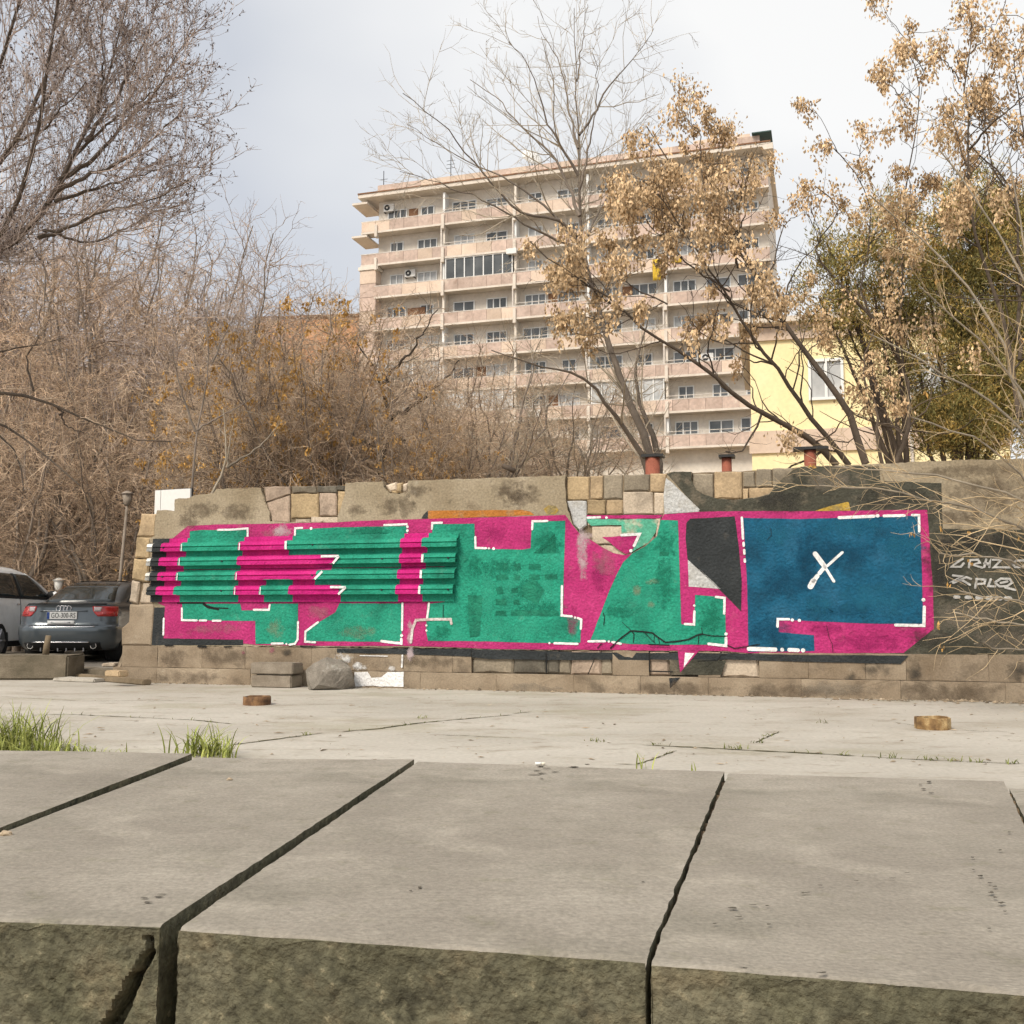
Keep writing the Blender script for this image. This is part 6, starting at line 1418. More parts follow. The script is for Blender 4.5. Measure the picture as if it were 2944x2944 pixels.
def pl3(pts, D0, D1=None, sc=1.0, wob=0.0, seed=0):
    """photo points -> 3D polyline with depth running from D0 to D1"""
    D1 = D0 if D1 is None else D1; n = len(pts); rr = random.Random(seed)
    return [tuple(on_depth(x * sc, y * sc, D0 + (D1 - D0) * i / max(1, n - 1) + rr.uniform(-wob, wob))) for i, (x, y) in enumerate(pts)]
def cr(ox, oy, sc, pts): return [(ox + x / sc, oy + y / sc) for x, y in pts]

# ---------------------------------------------------------------- the tall pale bare tree in the middle
c3 = lambda *p: cr(1300, 850, 2.034, p); c8 = lambda *p: cr(1150, 0, 2.576, p)
D = 14.6
tA = c3((1205, 985), (1185, 870), (1060, 720), (1000, 600), (975, 440), (930, 300), (890, 150)); tA += c8((1330, 1900), (1340, 1500), (1320, 1100), (1310, 700), (1300, 400), (1290, 60))
tA2 = [(1886, 1260), (1821, 1204)]
T = Tree(31); base = on_depth(1888, 1345, D); base.z = 2.0
L = [([(base.x, base.y, 2.0)] + pl3(tA, D, D + 0.8), 0.078, 0.005),
     ([(base.x, base.y, 2.0)] + pl3(c3((1130, 930), (1050, 830), (940, 700), (850, 550), (740, 440), (620, 430), (450, 400), (230, 320)), D, D - 1.2), 0.062, 0.008),
     ([(base.x + 0.1, base.y, 2.0)] + pl3(c3((1210, 960), (1180, 800), (1100, 640), (1070, 540), (1060, 470), (1100, 300), (1150, 100)), D + 0.2, D + 0.8), 0.08, 0.01),
     (pl3(c8((1320, 1750), (1180, 1600), (870, 1600), (680, 1360), (500, 1160), (340, 920), (180, 800), (20, 690)), D, D - 1), 0.03, 0.005),
     (pl3(c8((1330, 1600), (1200, 1250), (1050, 1050), (900, 960), (800, 820), (700, 700), (520, 590)), D, D + 1), 0.028, 0.005),
     (pl3(c8((1320, 1300), (1200, 1100), (1080, 900), (1030, 700), (980, 560), (900, 400), (800, 310)), D, D - 0.6), 0.024, 0.004),
     (pl3(c8((1320, 1100), (1270, 900), (1200, 500), (1130, 380), (1050, 270), (1020, 120)), D, D + 0.5), 0.02, 0.004),
     (pl3(c8((1325, 1000), (1430, 850), (1540, 650), (1650, 520), (1780, 370), (1880, 210)), D, D + 0.8), 0.022, 0.004),
     (pl3(c8((1330, 1400), (1420, 1000), (1450, 800), (1480, 560), (1420, 380)), D, D - 0.7), 0.02, 0.004), (pl3(c8((1310, 600), (1340, 350), (1390, 30)), D + 0.7, D + 0.9), 0.014, 0.004),
     (pl3(c8((1330, 1800), (1000, 1450), (700, 1280), (350, 1130), (200, 1010), (50, 920)), D, D + 0.6), 0.024, 0.004),
     (pl3(c8((1330, 1850), (1000, 1700), (550, 1440), (300, 1370), (100, 1290), (0, 1270)), D, D - 1.3), 0.024, 0.004),
     (pl3(c8((1340, 1850), (1430, 1650), (1520, 1500), (1600, 1200), (1700, 1000)), D, D + 1), 0.02, 0.004)]
T.limbs(L, 18, 0.012)
T.grow(0, dens=6.0, tr=(0.12, 0.98), ang=(44, 15), ln=(0.5, 1.7), n=7, wander=0.13, up=0.05, rr=0.55, rmin=0.0045, slender=0.012)
T.grow(1, dens=6.5, tr=(0.15, 1.0), ang=(42, 16), ln=(0.2, 0.65), n=5, wander=0.16, up=0.05, rr=0.6, rmin=0.0035, slender=0.012)
T.grow(2, dens=7.0, tr=(0.2, 1.0), ang=(42, 16), ln=(0.08, 0.25), n=3, wander=0.1, up=0.05, rr=0.7, rmin=0.003, slender=0.012)
plant(T, 'bare_tree', 'tall leafless tree with pale twigs rising in front of the apartment block', 'tree', base, [('trunk', [0], M['bark_grey']), ('crown', [1, 2, 3], M['twig_pale'])], {0: 8, 1: 4, 2: 3, 3: 3})

# ---------------------------------------------------------------- seed-laden trees at right
c7 = lambda *p: cr(2100, 700, 2.289, p); c2 = lambda *p: cr(1600, 350, 2.972, p); c6 = lambda *p: cr(2144, 0, 2.415, p)
def seed_tree(seed, label, D, limbs, base_px, dens=1.6, leaf_n=34, tipfrac=0.8, mat='seed', twl=(0.3, 0.9), rad=0.084, drop=0.36, extra=0.4):
    T = Tree(seed); base = on_depth(base_px, 1345, D); base.z = 2.0
    T.limbs([(a_, b_ * 0.58, c_ * 0.7) for a_, b_, c_ in limbs], 18, 0.012)
    T.grow(0, dens=dens, tr=(0.35, 1.0), ang=(45, 16), ln=(0.5, 1.5), n=9, wander=0.2, up=0.07, rr=0.6, rmin=0.006, slender=0.013)
    T.grow(1, dens=2.6, tr=(0.3, 1.0), ang=(45, 18), ln=twl, n=6, wander=0.22, up=0.05, rr=0.6, rmin=0.005, slender=0.013)
    T.grow(0, dens=6.0, tr=(0.05, 0.75), ang=(58, 20), ln=(0.4, 1.6), n=8, wander=0.26, up=0.05, rr=0.5, rmin=0.005, slender=0.01)
    T.grow(3, dens=3.5, tr=(0.2, 1.0), ang=(48, 18), ln=(0.15, 0.5), n=5, wander=0.26, up=0.05, rr=0.6, rmin=0.004, slender=0.01)
    tips = np.concatenate([T.tips(3, 0.1), T.tips(0), T.tips(1, tipfrac), T.tips(2, extra)])
    tips = np.concatenate([tips, tips[T.rng.random(len(tips)) < 0.5] + T.rng.normal(0, 0.1, (1, 3)) * np.array([1, 1, 0.6])])
    lv = T.clusters(tips, int(leaf_n * 2.8), rad, drop, (0.06, 0.018), 0.4)
    return plant(T, 'seed_tree', label, 'tree', base, [('trunk', [0], M['bark_dark2']), ('crown', [1, 2, 3, 4], M['bark_dark2'])], {0: 8, 1: 5, 2: 4, 3: 4, 4: 3}, 'seed-laden trees behind the wall', [('seed_clusters', lv, M[mat])])
D = 13.6
S1 = c7((890, 1450), (840, 1240), (790, 1100), (680, 950), (560, 800), (430, 650), (330, 520), (280, 380), (200, 270), (100, 80)) + c2((1500, 1000), (1350, 880), (1260, 700), (1240, 620), (1050, 470), (900, 270), (770, 40))
S2 = c7((700, 1460), (560, 1280), (380, 1180), (240, 1140), (150, 1090)) + c3((1720, 640), (1610, 570), (1500, 410), (1330, 320), (1200, 290), (1120, 200)) + c2((620, 1620), (350, 1420), (30, 1270), (-230, 1020))
S3 = c7((780, 1460), (640, 1250), (540, 1160), (440, 1020), (330, 850), (260, 760), (130, 620), (40, 420)) + c2((1480, 1450), (1250, 1230), (1100, 950), (950, 720), (800, 560))
S4 = c2((1550, 1250), (1480, 1000), (1260, 640), (1230, 300), (1240, 100), (1170, 20))
S5 = c2((1900, 1500), (1820, 1350), (1600, 1150), (1550, 900), (1520, 700), (1650, 420))
S6 = c2((1480, 1450), (1150, 1250), (900, 980), (700, 760), (640, 690))
seed_tree(41, 'tree hung with tan seed bunches, spreading left in front of the apartment block', D,
          [(pl3(S1, D, D + 0.6), 0.095, 0.012), (pl3(S2, D, D - 0.9), 0.085, 0.012), (pl3(S3, D + 0.1, D - 0.5), 0.07, 0.011), (pl3(S4, D + 0.4, D + 0.9), 0.03, 0.01), (pl3(S5, D + 0.4, D + 0.3), 0.03, 0.01), (pl3(S6, D, D - 0.4), 0.028, 0.009),
           (pl3(c3((1120, 200), (1040, 110), (850, 0), (760, -120), (740, -240)), D - 0.5, D - 0.9), 0.022, 0.009), (pl3(c2((950, 1560), (700, 1450), (480, 1270), (420, 1150)), D - 0.5, D - 0.2), 0.02, 0.008),
           (pl3(c2((1500, 1000), (1620, 820), (1580, 600), (1550, 500)), D + 0.3, D), 0.022, 0.008)], 2470, dens=3.6, extra=0.9, leaf_n=38)
S7 = c7((1000, 1460), (950, 1300), (985, 1150), (960, 1050), (890, 960), (860, 800), (950, 560), (1020, 480))
S8 = c7((1080, 1460), (1190, 1230), (1180, 950), (1100, 700), (820, 350), (600, 150), (480, 60)) + c6((720, 1450), (640, 1390), (480, 1290))
S9 = c6((900, 1500), (850, 1300), (740, 1160), (640, 1060), (560, 980)); S10 = c6((1120, 1420), (1100, 1250), (1170, 1000), (1180, 840), (1220, 640), (1240, 530), (1215, 420), (1080, 290))
D2 = 14.2
seed_tree(42, 'seed-laden tree in front of the dark evergreen, its thin top reaching into the sky', D2,
          [(pl3(S7, D2, D2 + 0.2), 0.05, 0.012), (pl3(S8, D2, D2 + 0.8), 0.06, 0.012), (pl3(S8[:5] + S9, D2 + 0.4, D2 - 0.3), 0.035, 0.01), (pl3(S8[:4] + S10, D2 + 0.4, D2 - 0.4), 0.035, 0.01),
           (pl3(c6((1180, 840), (1120, 740), (1010, 590), (950, 510)), D2 - 0.2, D2), 0.018, 0.008), (pl3(c6((1220, 430), (1160, 330), (1120, 230), (1140, 150)), D2 - 0.3, D2), 0.014, 0.008)], 2560, dens=2.3, leaf_n=32, extra=0.42)
D3 = 12.8
S11 = c6((1900, 2900), (1800, 2200), (1560, 1600), (1540, 1000), (1540, 740), (1500, 570), (1545, 370), (1590, 200), (1545, 30)); S12 = c6((1545, 380), (1620, 310), (1700, 220), (1760, 130), (1790, 60))
S13 = c6((1540, 1050), (1620, 950), (1750, 820), (1932, 680), (2050, 560)); S14 = c6((1900, 2500), (1900, 1900), (1870, 1400), (1780, 1180), (1600, 1080), (1560, 1000)); S15 = c6((2050, 2500), (2020, 1900), (1990, 1300), (1930, 900), (1880, 560), (1860, 380))
seed_tree(43, 'tall tree with hanging tan seed bunches at the right edge of the photo', D3,
          [(pl3(S11, D3, D3 + 0.5), 0.06, 0.01), (pl3(S12, D3 + 0.4, D3), 0.016, 0.007), (pl3(S13, D3 + 0.2, D3 - 0.5), 0.03, 0.01), (pl3(S14, D3, D3 + 0.7), 0.05, 0.012), (pl3(S15, D3, D3 - 0.6), 0.05, 0.01),
           (pl3(c6((1500, 570), (1430, 480), (1380, 420), (1300, 370)), D3 + 0.3, D3), 0.015, 0.007), (pl3(c6((1560, 1200), (1470, 960), (1440, 800), (1420, 700)), D3, D3), 0.018, 0.008), (pl3(c6((1870, 1400), (1760, 1250), (1700, 1100), (1650, 800), (1660, 620)), D3, D3), 0.022, 0.008)], 2960, dens=2.3, leaf_n=34, extra=0.48)

# ---------------------------------------------------------------- evergreen juniper at right
def juniper(seed, label, D, blobs, base_px):
    T = Tree(seed); base = on_depth(base_px, 1345, D); base.z = 2.0
    limbs, V, F, V2, F2 = [], [], [], [], []; b = b2 = 0
    for (x, y, rx, ry, n) in blobs:
        c = np.array(on_depth(x * K, y * K, D)[:]); s_ = D / W * K; rx, ry = rx * s_, ry * s_
        limbs.append(([(base.x, base.y, 2.0), tuple((np.array([base.x, base.y, 2.6]) + c) / 2), tuple(c)], 0.06, 0.015))
        # sprays: clumps on an uneven shell, each a fan of narrow leaflets
        nc = int(n * (1.35 if seed == 51 else 0.8)); g = T.rng.normal(0, 1, (nc, 3)); g /= np.linalg.norm(g, axis=1, keepdims=True); rr_ = T.rng.uniform(0.15, 1.6, nc) ** 0.8
        cc = c + g * np.stack([rx * rr_, rx * 0.8 * rr_, ry * rr_], 1); cc += (vnoise(cc, 2.2, seed, 2)[:, None]) * g * 0.9
        keep = vnoise(cc, 2.8, seed + 3, 2) > -0.08; cc = cc[keep]; g = g[keep]
        m = 56; p = np.repeat(cc, m, 0) + T.rng.normal(0, 0.09, (len(cc) * m, 3)); dirs = np.repeat(g * 0.6 + np.array([0, 0, 0.75]), m, 0)
        yel = np.repeat(T.rng.random(len(cc)) < 0.4, m)
        for sel, VV, FF in ((~yel, V, F), (yel, V2, F2)):
            v, f = quads_at(T.rng, p[sel], dirs[sel], (0.075, 0.0085), 0.65)
            if VV is V: FF.append(f + b); b += len(v)
            else: FF.append(f + b2); b2 += len(v)
            VV.append(v)
    T.limbs(limbs, 10, 0.02); T.grow(0, dens=4, tr=(0.4, 1), ang=(50, 15), ln=(0.4, 1.1), n=5, wander=0.1, up=0.06, rr=0.5, rmin=0.006, slender=0.012)
    return plant(T, 'juniper_tree', label, 'tree', base, [('trunk', [0], M['bark_dark']), ('branches', [1], M['bark_dark'])], {0: 7, 1: 4}, 'evergreens behind the wall',
                 [('foliage', (np.concatenate(V), np.concatenate(F)), M['juniper']), ('yellowed_foliage', (np.concatenate(V2), np.concatenate(F2)), M['juniper_y'])])
juniper(51, 'dark olive evergreen filling the right side above the wall', 15.6, [(1795, 540, 95, 110, 270), (1850, 690, 130, 110, 380), (1790, 800, 85, 60, 170), (1910, 560, 80, 130, 380), (1880, 800, 90, 60, 260), (1740, 470, 70, 70, 140), (1810, 400, 65, 60, 120), (1700, 600, 60, 70, 110), (1900, 420, 70, 60, 180), (1950, 700, 80, 120, 300), (1860, 480, 80, 70, 200), (1700, 760, 50, 60, 90)], 2760)
juniper(52, 'olive evergreen spray leaning left before the gap beside the apartment block', 15.0, [(1590, 510, 70, 50, 100), (1545, 560, 45, 55, 70), (1650, 560, 60, 70, 110), (1670, 450, 60, 60, 100), (1600, 620, 50, 40, 60), (1560, 460, 35, 30, 25)], 2620)

# ---------------------------------------------------------------- bare arching shrub in front of the wall at right
T = Tree(61); D = 9.6; bs = on_depth(3120, 2040, D); bs.z = 0
LB = [([(bs.x, bs.y, 0)] + pl3(p, 9.7, d1), r, 0.007) for p, d1, r in (
    ([(3100, 1700), (2980, 1300), (2900, 1000), (2760, 780), (2600, 640), (2500, 560)], 9.2, 0.035), ([(3100, 1600), (3000, 1300), (2900, 1180), (2700, 1060), (2500, 960)], 9.5, 0.03),
    ([(3120, 1500), (3020, 1000), (2900, 700), (2780, 520), (2700, 430)], 9.8, 0.03), ([(3100, 1650), (2990, 1450), (2800, 1380), (2600, 1360), (2400, 1340)], 9.3, 0.026),
    ([(3100, 1700), (2990, 1560), (2880, 1480), (2700, 1440), (2530, 1400), (2300, 1395)], 9.6, 0.026), ([(3100, 1750), (2980, 1640), (2850, 1600), (2700, 1590)], 9.2, 0.022),
    ([(3110, 1800), (3000, 1740), (2880, 1720), (2760, 1700)], 9.4, 0.02), ([(3110, 1850), (3000, 1800), (2880, 1790), (2740, 1760)], 9.5, 0.018), ([(3100, 1900), (2990, 1860), (2900, 1870), (2800, 1850)], 9.3, 0.016),
    ([(3120, 1550), (3030, 1250), (2950, 1120), (2820, 980), (2700, 880), (2640, 820)], 9.0, 0.026), ([(3110, 1500), (3000, 1150), (2960, 850), (2930, 600), (2900, 450)], 9.7, 0.024), ([(3120, 1650), (3010, 1500), (2930, 1330), (2760, 1230), (2620, 1200)], 9.1, 0.022))]
T.limbs(LB, 18, 0.012)
T.grow(0, dens=5.5, tr=(0.25, 1), ang=(32, 12), ln=(0.35, 1.1), n=7, wander=0.13, up=-0.01, rr=0.5, rmin=0.0038, slender=0.009)
T.grow(1, dens=5.5, tr=(0.15, 1), ang=(38, 14), ln=(0.12, 0.42), n=5, wander=0.15, up=0.0, rr=0.6, rmin=0.003, slender=0.01)
tp_ = T.tips(1, 0.1); lv = T.clusters(tp_, 3, 0.02, 0.05, (0.06, 0.014))
plant(T, 'bare_shrub', 'bare tan shrub arching over the dark right end of the wall', 'shrub', bs, [('stems', [0], M['twig_pale']), ('twigs', [1, 2], M['twig_shrub'])], {0: 6, 1: 4, 2: 3}, leaves=[('dry_leaves', lv, M['seed_or'])])

# ---------------------------------------------------------------- big budding tree at the left edge
T = Tree(71); D = 15.0; c4 = lambda *p: cr(0, 0, 2.415, p); bs = on_depth(-620, 1900, D); bs.z = 0
root = [(bs.x, bs.y, 0), tuple(on_depth(-600, 1500, D)), tuple(on_depth(-480, 1000, D)), tuple(on_depth(-200, 800, D))]
LL = [(root + pl3(c4((0, 1790), (180, 1690), (270, 1650), (330, 1500), (390, 1330), (400, 1250), (500, 1100), (590, 980), (680, 780), (760, 500), (850, 250), (900, -50)), D, D + 0.5), 0.2, 0.012),
      (root + pl3(c4((0, 1780), (60, 1690), (150, 1470), (180, 1250), (220, 1050), (300, 700), (380, 300), (420, -100)), D, D - 1), 0.12, 0.02),
      (root[:3] + pl3(c4((-300, 1500), (0, 1190), (110, 980), (220, 800), (330, 500), (500, 100), (560, -150)), D + 0.5, D + 1.2), 0.14, 0.02), (root[:3] + pl3(c4((-400, 1400), (-150, 900), (0, 500), (120, 100), (200, -200)), D - 0.5, D - 1.4), 0.12, 0.02)]
def sub(p, D0, D1, r): LL.append((pl3(c4(*p), D0, D1), r * 0.8, 0.007))
sub(((400, 1250), (560, 1180), (750, 1000), (950, 780), (1130, 560), (1230, 380), (1340, 200)), D, D + 0.8, 0.05)
sub(((390, 1330), (600, 1230), (850, 1120), (1050, 980), (1180, 860), (1270, 760)), D, D - 0.7, 0.045)
sub(((380, 1400), (560, 1340), (800, 1270), (1050, 1200), (1280, 1100)), D, D + 0.5, 0.04)
sub(((270, 1650), (450, 1600), (700, 1480), (950, 1420), (1150, 1350), (1310, 1250)), D, D - 0.5, 0.04)
sub(((590, 980), (750, 760), (900, 520), (1000, 300), (1080, 60), (1130, -60)), D, D + 0.6, 0.04)
sub(((500, 1100), (700, 900), (850, 800), (1050, 640), (1180, 520)), D, D - 1, 0.035)
sub(((680, 780), (720, 500), (700, 250), (720, 0)), D + 0.3, D - 0.3, 0.035)
sub(((300, 1600), (620, 1700), (850, 1600), (1050, 1480), (1250, 1420)), D, D + 0.3, 0.03)
sub(((220, 800), (420, 560), (560, 300), (640, 50)), D + 0.5, D, 0.03); sub(((110, 980), (300, 900), (480, 720), (600, 560)), D, D - 0.8, 0.03)
T.limbs(LL, 20, 0.015)
T.grow(0, dens=11, tr=(0.25, 1), ang=(40, 13), ln=(0.6, 1.7), n=7, wander=0.1, up=0.09, rr=0.5, rmin=0.007, slender=0.011)
T.grow(1, dens=7.0, tr=(0.1, 1), ang=(36, 14), ln=(0.3, 0.85), n=5, wander=0.12, up=0.09, rr=0.6, rmin=0.005, slender=0.011)
T.grow(2, dens=8.0, tr=(0.15, 1), ang=(40, 14), ln=(0.08, 0.28), n=3, wander=0.1, up=0.1, rr=0.7, rmin=0.0045, slender=0.014)
pp = T.lv[3][0].reshape(-1, 3); pp = pp[T.rng.random(len(pp)) < 0.4]
lv = quads_at(T.rng, pp, np.array([[0, 0, 0.8]]), (0.05, 0.012), 0.7)
plant(T, 'budding_tree', 'big budding tree with dense upright twigs in the upper left corner', 'tree', bs, [('trunk', [0], M['bark_dark']), ('crown', [1, 2, 3], M['twig_mauve'])], {0: 8, 1: 4, 2: 3, 3: 3}, leaves=[('buds', lv, M['bud'])])

# ---------------------------------------------------------------- thicket trees: four kinds, copied
def thicket_kind(seed, h, nst, spread, mat, weep, seeds=None, twigr=0.006):
    T = Tree(seed); lim = []
    for i in range(nst):
        a = T.rng.uniform(0, 2 * np.pi); s_ = T.rng.uniform(0.35, 1) * spread; hh = h * T.rng.uniform(0.65, 1.0); lean = np.array([np.cos(a), np.sin(a), 0])
        b = lean * T.rng.uniform(0, 0.35)
        lim.append(([b, b + lean * s_ * 0.2 + [0, 0, hh * 0.25], b + lean * s_ * 0.55 + [0, 0, hh * 0.55], b + lean * s_ * 0.9 + [0, 0, hh * 0.82], b + lean * s_ * 1.1 + [0, 0, hh]], h * 0.012 * T.rng.uniform(0.6, 1.1), 0.012))
    T.limbs(lim, 14, 0.05)
    T.grow(0, dens=5.0, tr=(0.08, 1), ang=(48, 16), ln=(0.9, 2.4), n=10, wander=0.22, up=0.03 - weep, rr=0.55, rmin=0.010, slender=0.011)
    T.grow(1, dens=5.0, tr=(0.1, 1), ang=(46, 18), ln=(0.4, 1.1), n=6, wander=0.26, up=0.02 - weep, rr=0.6, rmin=twigr, slender=0.009)
    T.grow(2, dens=3.4, tr=(0.1, 1), ang=(46, 18), ln=(0.15, 0.5), n=4, wander=0.28, up=0.0 - weep, rr=0.7, rmin=twigr * 0.85, slender=0.012)
    r = empty('thicket_proto'); z = np.zeros(3); ks = {0: 7, 1: 4, 2: 3, 3: 3}
    link('stems', T.mesh('stems', [0], M['bark_grey'], ks, z), r); link('boughs', T.mesh('boughs', [1], M['bark_brown'], ks, z), r); link('crown', T.mesh('crown', [2, 3], M[mat], ks, z), r)
    if seeds:
        v, f = T.clusters(np.concatenate([T.tips(1, seeds), T.tips(2, seeds * 0.3)]), 20, 0.08, 0.22, (0.09, 0.024)); link('seed_clusters', np_mesh('seed_clusters', v, f, [M['seed_or']]), r)
    TC[0] += sum(len(l[0]) for l in T.lv)
    return r
KINDS = [thicket_kind(81, 8.5, 9, 2.6, 'twig_brown', 0.05), thicket_kind(82, 7.5, 8, 2.6, 'twig_tan', 0.09), thicket_kind(83, 5.0, 10, 2.0, 'twig_tan', 0.02, seeds=0.36), thicket_kind(84, 9.0, 7, 2.2, 'twig_mauve', -0.04)]
used = [False] * 4
def thicket(kind, px, D, top_px, z0, label, group, rot, squash=1.0):
    H = [8.5, 7.5, 5.0, 9.0][kind]; p = on_depth(px, 1752, D); top = on_depth(px, top_px, D).z
    s_ = max(0.45, (top - z0) / H)
    o = copy_tree(KINDS[kind]); o.name = 'thicket_shrub' if kind != 3 else 'thicket_tree'
    for ch in o.children: ch.name = ch.name.split('.')[0]
    o.location = (p.x, p.y, z0); o.rotation_euler = (0, 0, rot); o.scale = (s_ * squash, s_ * squash, s_)
    return tag(o, label, 'shrub' if kind != 3 else 'tree', group)
rr = random.Random(99)
LEFT = ('low bare brown shrub standing right behind the parked cars', 'tall bare brown shrub in the middle of the thicket behind the cars', 'highest bare brown shrub at the back of the thicket under the budding tree'); MID = ('low bare shrub rising directly over the left half of the wall', 'bare shrub in the middle of the thicket above the guardrail beams', 'rearmost bare shrub of the thicket left of the apartment block'); SEEDY = 'bare shrub with orange seed bunches in the thicket above the wall'
# behind the cars, in rows
for D, xs_, tops in ((24, (-260, 40, 330, 560), (1000, 960, 1010, 1080)), (29, (-150, 160, 430), (760, 830, 900)), (36, (-300, 0, 260, 520), (640, 700, 760, 900)), (46, (-200, 100, 360, 560, 680), (560, 620, 700, 820, 900)), (60, (-300, -60, 180, 420, 600), (600, 620, 680, 760, 840))):
    for x, t in zip(xs_, tops):
        thicket(rr.choice((0, 1, 0)), x + rr.uniform(-30, 30), D + rr.uniform(-1.5, 1.5), t + rr.uniform(-40, 40), 0.0 if D < 40 else 1.5, LEFT[0 if D < 27 else 1 if D < 40 else 2], ('front row of the thicket', 'middle rows of the thicket', 'back rows of the thicket')[0 if D < 27 else 1 if D < 40 else 2], rr.uniform(0, 6.28), 1.1)
# above the left half of the wall, on the terrace
for D, xs_, tops in ((17.5, (700, 900, 1120, 1330), (1080, 1060, 1090, 1130)), (23, (640, 860, 1060, 1280, 1480), (960, 950, 960, 1010, 1080)), (31, (700, 960, 1180, 1400, 1640), (930, 900, 950, 1010, 1060)), (42, (760, 1020, 1280), (900, 880, 960))):
    for x, t in zip(xs_, tops):
        thicket(rr.choice((0, 1, 1)), x + rr.uniform(-30, 30), D + rr.uniform(-1, 1), t + rr.uniform(-30, 30), TZ, MID[0 if D < 20 else 1 if D < 35 else 2], ('low shrubs over the wall edge', 'shrubs in the terrace thicket', 'rearmost shrubs of the terrace thicket')[0 if D < 20 else 1 if D < 35 else 2], rr.uniform(0, 6.28))
for x, D, t in ((600, 22, 1080), (760, 19.5, 1010), (900, 18, 960), (1040, 20, 1090), (1230, 17.5, 1200), (860, 24, 930)):
    thicket(2, x, D, t, 0.6 if x < 600 else TZ, SEEDY, 'seed-bearing thicket shrubs', rr.uniform(0, 6.28))
for x, D, t, k in ((1400, 20, 1060, 1), (1600, 23, 1090, 1)):
    thicket(k, x, D, t, TZ, 'open leafless shrub before the lower storeys of the apartment block', 'shrubs before the apartment block', rr.uniform(0, 6.28), 1.25)
thicket(3, 560, 27, 640, 0.0, 'grey budding tree whose feathery top stands right of the big left tree', None, 1.0, 0.9)
thicket(3, 330, 31, 420, 0.0, 'grey budding tree rising behind the lower edge of the big left tree', None, 2.5)
thicket(3, 60, 33, 300, 0.0, 'grey budding tree deep behind the big left tree', None, 4.0)
for k in KINDS:
    for ch in list(k.children): bpy.data.objects.remove(ch)
    bpy.data.objects.remove(k)

# ---------------------------------------------------------------- thick leaning trunks behind the cars
c5t = lambda *p: cr(0, 1550, 4.6, p); ca = lambda *p: cr(0, 1300, 2.415, p)
for i, (pts, D, r, lb) in enumerate(((c5t((300, 900), (420, 400), (560, 100), (700, -250)), 25, 0.22, 'thick dark trunk leaning right behind the silver car'), (c5t((620, 900), (650, 400), (740, 150), (800, -200)), 26, 0.2, 'dark straight trunk between the two parked cars'),
                                     (c5t((980, 900), (960, 560), (860, 200), (700, -200)), 24, 0.17, 'grey-brown trunk leaning left above the sedan boot'), (c5t((1100, 900), (1100, 500), (1010, 150), (900, -300)), 25, 0.16, 'brown trunk forking above the grey sedan'),
                                     (c5t((250, 900), (280, 300), (380, 50), (450, -200)), 27, 0.14, 'pale brown trunk behind the roof of the silver car'), (c5t((1350, 900), (1300, 450), (1220, 150), (1250, -250)), 26, 0.13, 'thin brown trunk above the sedan roof'),
                                     (c5t((60, 900), (100, 200), (130, -150)), 28, 0.16, 'upright brown trunk at the left edge behind the silver car'))):
    P = pl3(pts, D, D + 1); b = Vector(P[0]); b.z = 0; T = Tree(200 + i); top = np.array(P[-1])
    T.limbs([([(b.x, b.y, 0)] + P + [tuple(top + [T.rng.normal(0, 0.8), 0.5, 2.2])], r, r * 0.3), (P[1:3] + [tuple(np.array(P[2]) + [0.9, 0.3, 1.4]), tuple(np.array(P[2]) + [1.3, 0.6, 3.0])], r * 0.5, 0.02)], 14, 0.02)
    T.grow(0, dens=2.2, tr=(0.3, 1), ang=(50, 15), ln=(0.8, 2.2), n=7, wander=0.15, up=0.0, rr=0.4, rmin=0.01, slender=0.012)
    T.grow(1, dens=3.0, tr=(0.1, 1), ang=(46, 18), ln=(0.3, 1.1), n=5, wander=0.16, up=-0.06, rr=0.6, rmin=0.006, slender=0.01)
    plant(T, 'park_tree', lb, 'tree', b, [('trunk', [0], M['bark_dark' if i in (0, 1, 5) else 'bark_brown']), ('crown', [1, 2], M['twig_tan'])], {0: 9, 1: 4, 2: 3}, 'leaning trunks behind the cars')
# dark drooping boughs in front of the left thicket
T = Tree(91); D = 16.5; k5 = lambda *p: cr(0, 700, 1.756, p); bs = on_depth(-500, 1960, D); bs.z = 0
r0 = [(bs.x, bs.y, 0), tuple(on_depth(-450, 1400, D)), tuple(on_depth(-300, 1150, D))]
T.limbs([(r0 + pl3(k5((0, 740), (170, 745), (290, 830), (450, 900), (560, 960), (700, 1000), (860, 1000)), D, D - 0.5), 0.12, 0.01), (r0 + pl3(k5((0, 880), (140, 1000), (260, 1100), (400, 1220)), D, D - 0.8), 0.09, 0.012), (r0 + pl3(k5((0, 510), (120, 520), (260, 530), (320, 480)), D, D + 0.5), 0.06, 0.012),
         (r0 + pl3(k5((0, 960), (150, 1080), (120, 1250)), D, D - 0.5), 0.05, 0.012), (pl3(k5((170, 745), (130, 600), (200, 450), (210, 320)), D, D + 0.3), 0.02, 0.008), (pl3(k5((290, 830), (330, 920), (420, 960)), D, D), 0.02, 0.008)], 18, 0.02)
T.grow(0, dens=3.0, tr=(0.3, 1), ang=(46, 15), ln=(0.5, 1.8), n=7, wander=0.16, up=-0.01, rr=0.45, rmin=0.006, slender=0.01)
T.grow(1, dens=4.0, tr=(0.1, 1), ang=(46, 18), ln=(0.3, 0.9), n=5, wander=0.18, up=-0.03, rr=0.6, rmin=0.0045, slender=0.01)
T.grow(2, dens=3.5, tr=(0.1, 1), ang=(46, 18), ln=(0.15, 0.4), n=3, wander=0.18, up=-0.03, rr=0.6, rmin=0.004, slender=0.01)
plant(T, 'drooping_tree', 'tree with dark boughs drooping from the left edge over the thicket', 'tree', bs, [('trunk', [0], M['bark_dark']), ('crown', [1, 2, 3], M['twig_tan'])], {0: 8, 1: 4, 2: 3, 3: 3})
